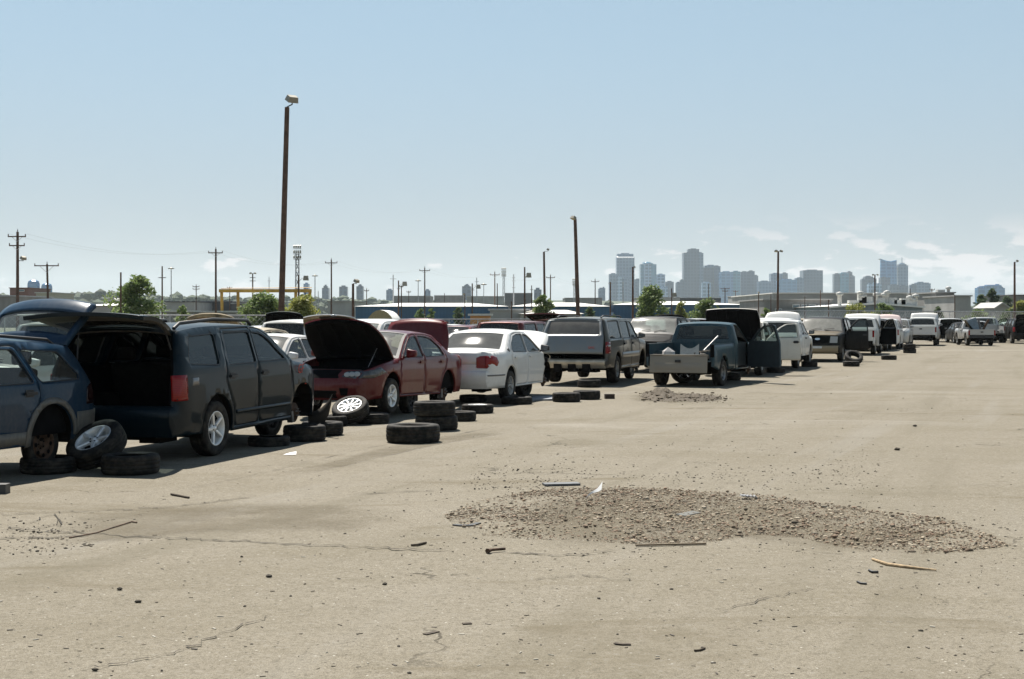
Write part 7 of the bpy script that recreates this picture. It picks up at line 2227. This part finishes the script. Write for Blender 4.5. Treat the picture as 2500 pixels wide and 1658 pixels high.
# rims set upright as stands beneath the cars
def stand(label, px, py, dia=0.6, yaw=0.3, d=None, style='steel', wd=0.2, mat_=None):
    d = d or gd(py); p = W(px, d)
    o = wheel('stand_wheel', dia / 2, wd, dia * 0.31, style, mat_ or STEEL)
    o.location = (p.x, p.y, dia / 2 + 0.01); o.rotation_euler = (0, 0, yaw)
    tag(o, label, 'wheel', 'wheels standing under cars as supports')
stand('upright dark wheel standing under the side of the dark SUV', 655, 1068, 0.62, radians(-110), style='steel', mat_=BLACKP)
loose_tyre('thin tyre lying in shadow beside the upright wheel under the SUV', 648, 1094, 0.60, 0.14)
loose_tyre('tyre lying at the front corner of the dark SUV, nearer of two', 736, 1082, 0.64, 0.235)
loose_tyre('tyre lying behind the nearer one at the dark SUV front corner', 780, 1068, 0.66, 0.21)
loose_tyre('large single tyre lying on the open asphalt before the red sedan', 1004, 1087, 0.80, 0.265)
loose_tyre('lower tyre of the stack of two beside the red sedan', 1063, 1056, 0.70, 0.235)
loose_tyre('upper tyre of the stack of two beside the red sedan', 1058, 1056, 0.69, 0.235, z=0.236)
loose_tyre('small tyre lying right of the stack of two', 1126, 1031, 0.52, 0.17)
loose_tyre('flat-lying wheel with pale rim right of the tyre stack', 1165, 1012, 0.62, 0.17, rim=('eight', ALLOY))
o = wheel('loose_wheel', 0.32, 0.215, 0.21, 'ten', ALLOY); p = W(856, 24.7); o.location = (p.x, p.y, 0.27); o.rotation_euler = (radians(60), 0, radians(160))
tag(o, 'bright multi-spoke wheel leaning under the nose of the red sedan', 'wheel', 'loose tyres and wheels on the lot')
loose_tyre('small tyre under the red sedan nose behind the multi-spoke wheel', 895, 1022, 0.55, 0.18)
loose_tyre('tyre lying in shadow left of the multi-spoke wheel', 800, 1044, 0.62, 0.17)
stand('upright wheel supporting the middle of the red sedan', 996, 1018, 0.56, radians(-110), d=27.6, mat_=BLACKP)
stand('upright wheel supporting the rear of the red sedan', 1068, 1003, 0.54, radians(-105), d=29.2, mat_=BLACKP)
stand('dark upright wheel standing under the rear of the blue wagon', 84, 1135, 0.60, radians(-70), d=17.75, mat_=RUST)
loose_tyre('tyre lying flat in shadow beneath the front of the red sedan', 905, 1038, 0.60, 0.18)
stand('upright wheel supporting the sill of the white sedan', 1277, 970, 0.58, radians(-120), mat_=RUBBER)
loose_tyre('tyre lying in shadow under the left of the white sedan', 1154, 985, 0.60, 0.16)
loose_tyre('tyre lying in shadow under the right of the white sedan', 1262, 990, 0.66, 0.16)
loose_tyre('nearer and wider tyre of the pair on the open ground behind the pewter SUV', 1384, 984, 0.62, 0.20)
loose_tyre('farther tyre of the pair on the open ground behind the pewter SUV', 1434, 978, 0.62, 0.20)
stand('upright rusty rim supporting the pewter SUV front', 1536, 925, 0.6, radians(-110))
loose_tyre('tyre lying under the middle of the pewter SUV', 1440, 948, 0.62, 0.2)
o = wheel('loose_wheel', 0.36, 0.22, 0.23, 'five', CHROME); p = W(1668, 40.2); o.location = (p.x, p.y, 0.37); o.rotation_euler = (0, 0, radians(185))
tag(o, 'upright chrome wheel under the dropped tailgate of the teal pickup', 'wheel', 'loose tyres and wheels on the lot')
loose_tyre('tyre lying under the right of the teal pickup bed', 1787, 930, 0.62, 0.22)
loose_tyre('tyre lying behind the cream pickup door', 1898, 912, 0.62, 0.18)
stand('upright tyre under the cream pickup, below its open door', 1895, 905, 0.66, radians(-80), mat_=RUBBER, style='steel')
loose_tyre('tyre lying under the white extended-cab pickup', 1980, 897, 0.6, 0.2)
loose_tyre('tyre lying in front of the black and beige SUV, nearest of that pair', 2083, 896, 0.62, 0.2)
o = link('tyre', tyre_mesh(0.36, 0.22, 0.216)); p = W(2084, 56.0); o.location = (p.x, p.y, 0.30); o.rotation_euler = (radians(55), 0, radians(185))
tag(o, 'tyre leaning behind the flat one beside the black and beige SUV', 'tyre', 'loose tyres and wheels on the lot')
loose_tyre('lone flat tyre before the dark crossover', 2175, 880, 0.66, 0.2)
loose_tyre('upper tyre of the far stack before the white truck', 2224, 863, 0.66, 0.24, z=0.24)
loose_tyre('lower tyre of the far stack before the white truck', 2225, 863, 0.66, 0.24)
# black bumper moulding curling up at the SUV's nose
m = MB(); vv = []
lo = [(752, 1046), (775, 1043), (792, 1033), (803, 1012), (809, 985), (811, 964)]; up_ = [(752, 1008), (768, 1004), (784, 996), (797, 984), (806, 972), (811, 962)]
for k, ((a, b), (a2, b2)) in enumerate(zip(lo, up_)):
    d = 22.4 - 0.06 * k
    p0 = W(a, d, zat(b, d)); p1 = W(a2, d, zat(b2, d))
    vv += [p0, (p0 + p1) / 2 + Vector((0.01, -0.05, 0)), p1, p1 + Vector((0, 0.06, -0.01))]
m.add(vv, [(4 * k + q, 4 * k + 4 + q, 4 * k + 5 + q, 4 * k + 1 + q) for k in range(5) for q in (0, 1, 2)], 0, True)
tag(m.build('bumper_moulding', plain('scuffed_black', (0.06, 0.055, 0.048), 0.35)), 'curved black bumper moulding curling up at the nose of the dark SUV', 'bumper')
# junk in the teal pickup's bed
th = pk.root
def inbed(name, label, mb, mt, cat): 
    M_ = Matrix.Translation(pk.root.location) @ Matrix.Rotation(pk.root.rotation_euler.z, 4, 'Z')
    mb.v = [tuple(M_ @ Vector(p)) for p in mb.v]
    tag(mb.build(name, mt), label, cat)
x0 = OLDP['bed']['x0']
m = MB(); vv = []
for k in range(9):
    t = -1 + k / 4
    zt = 1.06 - 0.13 * cos(t * pi / 2)
    vv += [(x0 + 0.35, -0.15 + t * 0.26, 0.72), (x0 + 0.42, -0.15 + t * 0.26, zt + 0.10), (x0 + 0.40, -0.15 + t * 0.26, 0.74)]
m.add(vv, [(3 * k + q, 3 * k + 3 + q, 3 * k + 4 + q, 3 * k + 1 + q) for k in range(8) for q in (0, 1)])
inbed('plastic_fender', 'pale curved plastic liner standing in the teal pickup bed', m, plain('pale_plastic', (0.42, 0.41, 0.38), 0.5), 'scrap')
m = MB(); V, Fc = ico(); rr = random.Random(3)
m.add([(x0 + 0.3 + v.x * 0.14 * rr.uniform(.7, 1.2), 0.42 + v.y * 0.2 * rr.uniform(.7, 1.2), 0.86 + v.z * 0.18 * rr.uniform(.7, 1.2)) for v in V], Fc)
inbed('crumpled_bag', 'crumpled pale bag at the left of the teal pickup bed', m, plain('pale_bag', (0.45, 0.43, 0.41), 0.6), 'bag')
m = MB()
for k in range(7): m.box((x0 + 0.3 + rr.uniform(0, 0.4), -0.45 + rr.uniform(-.2, .2), 0.78 + 0.03 * k), (0.3, 0.12, 0.05), Matrix.Rotation(rr.uniform(-1, 1), 3, 'Z'))
inbed('scrap_heap', 'small heap of dark and pale scrap at the right of the pickup bed', m, plain('mixed_scrap', (0.16, 0.14, 0.11), 0.7, 0, 0.8, 9), 'scrap')
m = MB().tube([(x0 + 0.5, -0.3, 0.75), (x0 + 1.5, -0.62, 1.35)], 0.025, 6)
inbed('thin_bar', 'thin dark bar slanting up out of the teal pickup bed', m, STEEL, 'bar')
# ------------------------------------------------------------------ worn patch and cracks of the asphalt
def dirty_patch_mat():
    t = NT('dirty_asphalt')
    p = t.pos()
    n = t.noise(p, 1.6, 6.0, 0.65, 0.5); g_ = t.noise(p, 75.0, 3.0, 0.75); g2 = t.noise(p, 14.0, 4.0, 0.7)
    c = t.mix(t.ramp(n, 0.35, 0.65), (0.147, 0.119, 0.073), (0.189, 0.160, 0.108))
    c = t.mix(t.ramp(g2, 0.45, 0.7, 0, 0.5), c, (0.085, 0.067, 0.040))
    c = t.mix(t.ramp(g_, 0.4, 0.65, 0, 0.6), c, (0.062, 0.051, 0.031))
    v = t.new('ShaderNodeTexVoronoi'); t.l.new(p, v.inputs['Vector']); v.inputs['Scale'].default_value = 55.0
    vb = t.new('ShaderNodeSeparateXYZ'); t.l.new(v.outputs['Color'], vb.inputs[0])
    c = t.mix(t.math('MULTIPLY', t.ramp(v.outputs['Distance'], 0.35, 0.15), t.ramp(vb.outputs[0], 0.7, 0.78)), c, (0.278, 0.239, 0.174))
    t.base(Base_Color=c, Roughness=0.95)
    # frayed outline: the sheet thins out towards its rim
    uv = t.n.new('ShaderNodeAttribute'); uv.attribute_name = 'rim'
    e = t.math('MULTIPLY', uv.outputs['Fac'], t.math('ADD', 0.05, t.math('MULTIPLY', t.noise(p, 1.1, 8.0, 0.68), 1.5)))
    tr = t.new('ShaderNodeBsdfTransparent'); ms = t.new('ShaderNodeMixShader')
    t.l.new(t.math('MULTIPLY', t.ramp(e, 0.35, 1.2), 0.6), ms.inputs[0]); t.l.new(tr.outputs[0], ms.inputs[1]); t.l.new(t.bsdf.outputs[0], ms.inputs[2])
    t.l.new(ms.outputs[0], t.out.inputs[0])
    return t.m
DPM = dirty_patch_mat()
def worn_patch(pts):
    P_ = [ground_at(a, b) for a, b in pts]
    c_ = sum(P_, Vector()) / len(P_)
    m = MB(); vv = []; rim = []
    n = len(P_)
    rings = 6
    for k in range(rings + 1):
        f = k / rings
        for p in P_:
            q = c_ + (p - c_) * f
            vv.append((q.x, q.y, gz(q.x, q.y) + 0.005)); rim.append(min(1.0, (1 - f) * 2.2))
    fs = []
    for k in range(rings):
        for i in range(n):
            j = (i + 1) % n
            fs.append((k * n + i, k * n + j, (k + 1) * n + j, (k + 1) * n + i))
    m.add(vv, fs, 0, True)
    o = m.build('dirt_stain', DPM, LOT)
    at = o.data.attributes.new('rim', 'FLOAT', 'POINT')
    at.data.foreach_set('value', rim)
worn_patch([(-60, 1270), (200, 1238), (450, 1222), (700, 1215), (900, 1225), (1080, 1235), (1120, 1280), (950, 1310), (700, 1315), (450, 1320), (200, 1345), (-60, 1362)])
worn_patch([(1060, 1270), (1200, 1200), (1500, 1178), (1800, 1195), (2050, 1225), (2300, 1255), (2520, 1330), (2400, 1372), (2150, 1375), (1850, 1335), (1500, 1362), (1250, 1360), (1100, 1320)])
worn_patch([(500, 1190), (680, 1155), (900, 1095), (1150, 1050), (1300, 1035), (1310, 1050), (1100, 1085), (820, 1150), (600, 1200)])
worn_patch([(1500, 965), (1600, 950), (1800, 962), (1820, 985), (1650, 992), (1500, 985)])
CRK = plain('crack_dark', (0.035, 0.028, 0.018), 0.95, 0, 0.4, 20)
def crack(pts, w=0.014):
    P_ = []
    r_ = random.Random(int(pts[0][0] * 7 + pts[0][1]))
    for (a, b), (a2, b2) in zip(pts, pts[1:]):
        n = max(3, int(abs(a2 - a) / 16))
        for k in range(n):
            t_ = k / n
            q = ground_at(a + (a2 - a) * t_, b + (b2 - b) * t_)
            P_.append(q + Vector((r_.uniform(-.03, .03), r_.uniform(-.05, .05), 0)))
    m = MB(); vv = []
    for k, p in enumerate(P_):
        ww = w * r_.uniform(0.2, 1.3) * (0.3 if k in (0, len(P_) - 1) else 1)
        z = gz(p.x, p.y) + 0.009
        vv += [(p.x, p.y - ww, z), (p.x + r_.uniform(-.01, .01), p.y + ww, z)]
    m.add(vv, [(2 * k, 2 * k + 1, 2 * k + 3, 2 * k + 2) for k in range(len(P_) - 1)])
    m.build('crack', CRK, LOT)
for pl, w_ in (([(-10, 1264), (120, 1257), (260, 1251), (420, 1243), (520, 1230), (640, 1215)], 0.012), ([(60, 1288), (100, 1268), (135, 1262), (150, 1284), (90, 1296), (-10, 1300)], 0.016),
               ([(130, 1275), (150, 1292), (205, 1306), (300, 1314), (400, 1318), (560, 1325), (700, 1332), (860, 1340), (1000, 1346), (1120, 1350)], 0.013),
               ([(1240, 1356), (1330, 1360), (1420, 1361), (1490, 1350), (1530, 1342)], 0.014), ([(-10, 1320), (60, 1318), (140, 1316), (240, 1310)], 0.018),
               ([(470, 1196), (620, 1163), (760, 1130), (900, 1096), (1010, 1078)], 0.010), ([(1120, 1062), (1180, 1050), (1240, 1041)], 0.018),
               ([(210, 1642), (330, 1618), (430, 1600), (520, 1562), (600, 1532), (680, 1500)], 0.008), ([(10, 1290), (70, 1300), (150, 1303), (190, 1312)], 0.02),
               ([(850, 1212), (960, 1206), (1080, 1200)], 0.012), ([(1650, 950), (1760, 955), (1900, 962), (2050, 975)], 0.02), ([(1950, 1010), (2080, 1005), (2230, 1015), (2400, 1020)], 0.012),
               ([(1300, 1420), (1420, 1412), (1560, 1425)], 0.006), ([(1750, 1500), (1900, 1460), (2000, 1440)], 0.006)):
    crack(pl, w_)

# ------------------------------------------------------------------ more vehicles deep in the lot
deep = [(SUV, 'grey SUV roof between the black and beige SUV and the pinkish hood', P_GREY, 2010, 76, True), (SUV, 'black SUV in the second lane left of the far white pickup', P_BLACK, 2140, 102, True), (SUV, 'white minivan behind the far white pickup', P_WHITE, 2214, 128, False),
        (SEDAN, 'white car at the lot end behind the silver open-door pickup', P_WHITE, 2470, 112, False),
        (SEDAN, 'light blue car glinting behind the small silver pickup', P_BLUE, 2404, 129, False),
        (SUV, 'silver SUV deep in the lot behind the black pickup', P_SILVER, 1690, 92, False),
        (SEDAN, 'white car deep in the lot above the teal pickup hood', P_WHITE, 1790, 96, True), (SUV, 'grey SUV deep in the lot above the pewter SUV', P_GREY, 1520, 96, True),
        (SUV, 'tan SUV roof deep in the lot left of the tallest pole', P_TAN, 540, 68, True), (SEDAN, 'silver car roof deep in the lot right of the left tree', P_SILVER, 470, 46, False)]
for k, (sp_, lb, pt_, px, d, aw) in enumerate(deep):
    far(sp_, 'parked_car', lb, 'car', pt_, px, d, 19 if px < 2290 else 8, aw, anchor=(0, 0), opt=dict(hood=(0, 0, 50, 0)[k % 4], glass=G_TINT))

def pq(p, q): return (p * 0.9455 + q * 0.3256, -p * 0.3256 + q * 0.9455)
lane = [(-9.0, 83.6, SEDAN, P_BLACK, 'black car in the second lane behind the white pickup with open door'), (-9.0, 97.4, SUV, P_SILVER, 'silver SUV in the second lane left of the far end pickup'),
        (-12.2, 71.5, SUV, P_GREY, 'grey SUV three lanes deep behind the white raised van hood'), (-12.2, 78.5, SUV, P_WHITE, 'white SUV three lanes deep above the black and beige SUV'),
        (-12.2, 85.5, XCAB, P_BLACK, 'black pickup three lanes deep left of the pinkish hood'), (-12.2, 93.0, SUV, P_TAN, 'tan SUV three lanes deep behind the pinkish hood')]
for k, (p_, q_, sp_, pt_, lb) in enumerate(lane):
    x_, y_ = pq(p_, q_)
    far(sp_, 'parked_car', lb, 'car', pt_, 1250 + x_ / y_ * F, y_, 19, bool(k % 2), anchor=(0, 0), opt=dict(hood=(0, 48, 0)[k % 3], glass=G_TINT))

for sp_, lb, pt_, px, d, aw in ((SEDAN, 'black car between the silver minivan and the small silver pickup', P_BLACK, 2349, 102.6, True),
                                (SUV, 'grey SUV behind the small silver pickup scrap', P_GREY, 2392, 111.0, False)):
    far(sp_, 'parked_car', lb, 'car', pt_, px, d, 6, aw, anchor=(0, 0), opt=dict(glass=G_TINT))
for o in bpy.data.objects:
    if '_k' in o.keys(): del o['_k']
# ------------------------------------------------------------------ air
t = NT('haze_air')
t.n.remove(t.bsdf)
pv = t.new('ShaderNodeVolumePrincipled')
pv.inputs['Color'].default_value = (0.80, 0.92, 1.0, 1)
pv.inputs['Density'].default_value = 0.000058
pv.inputs['Anisotropy'].default_value = 0.2
t.l.new(pv.outputs[0], t.out.inputs['Volume'])
m = MB().box((0, 5200, 149.5), (19000, 11000, 301))
o = m.build('haze', t.m)
tag(o, 'thin bluish haze in the air over the whole scene', 'haze', kind='stuff')
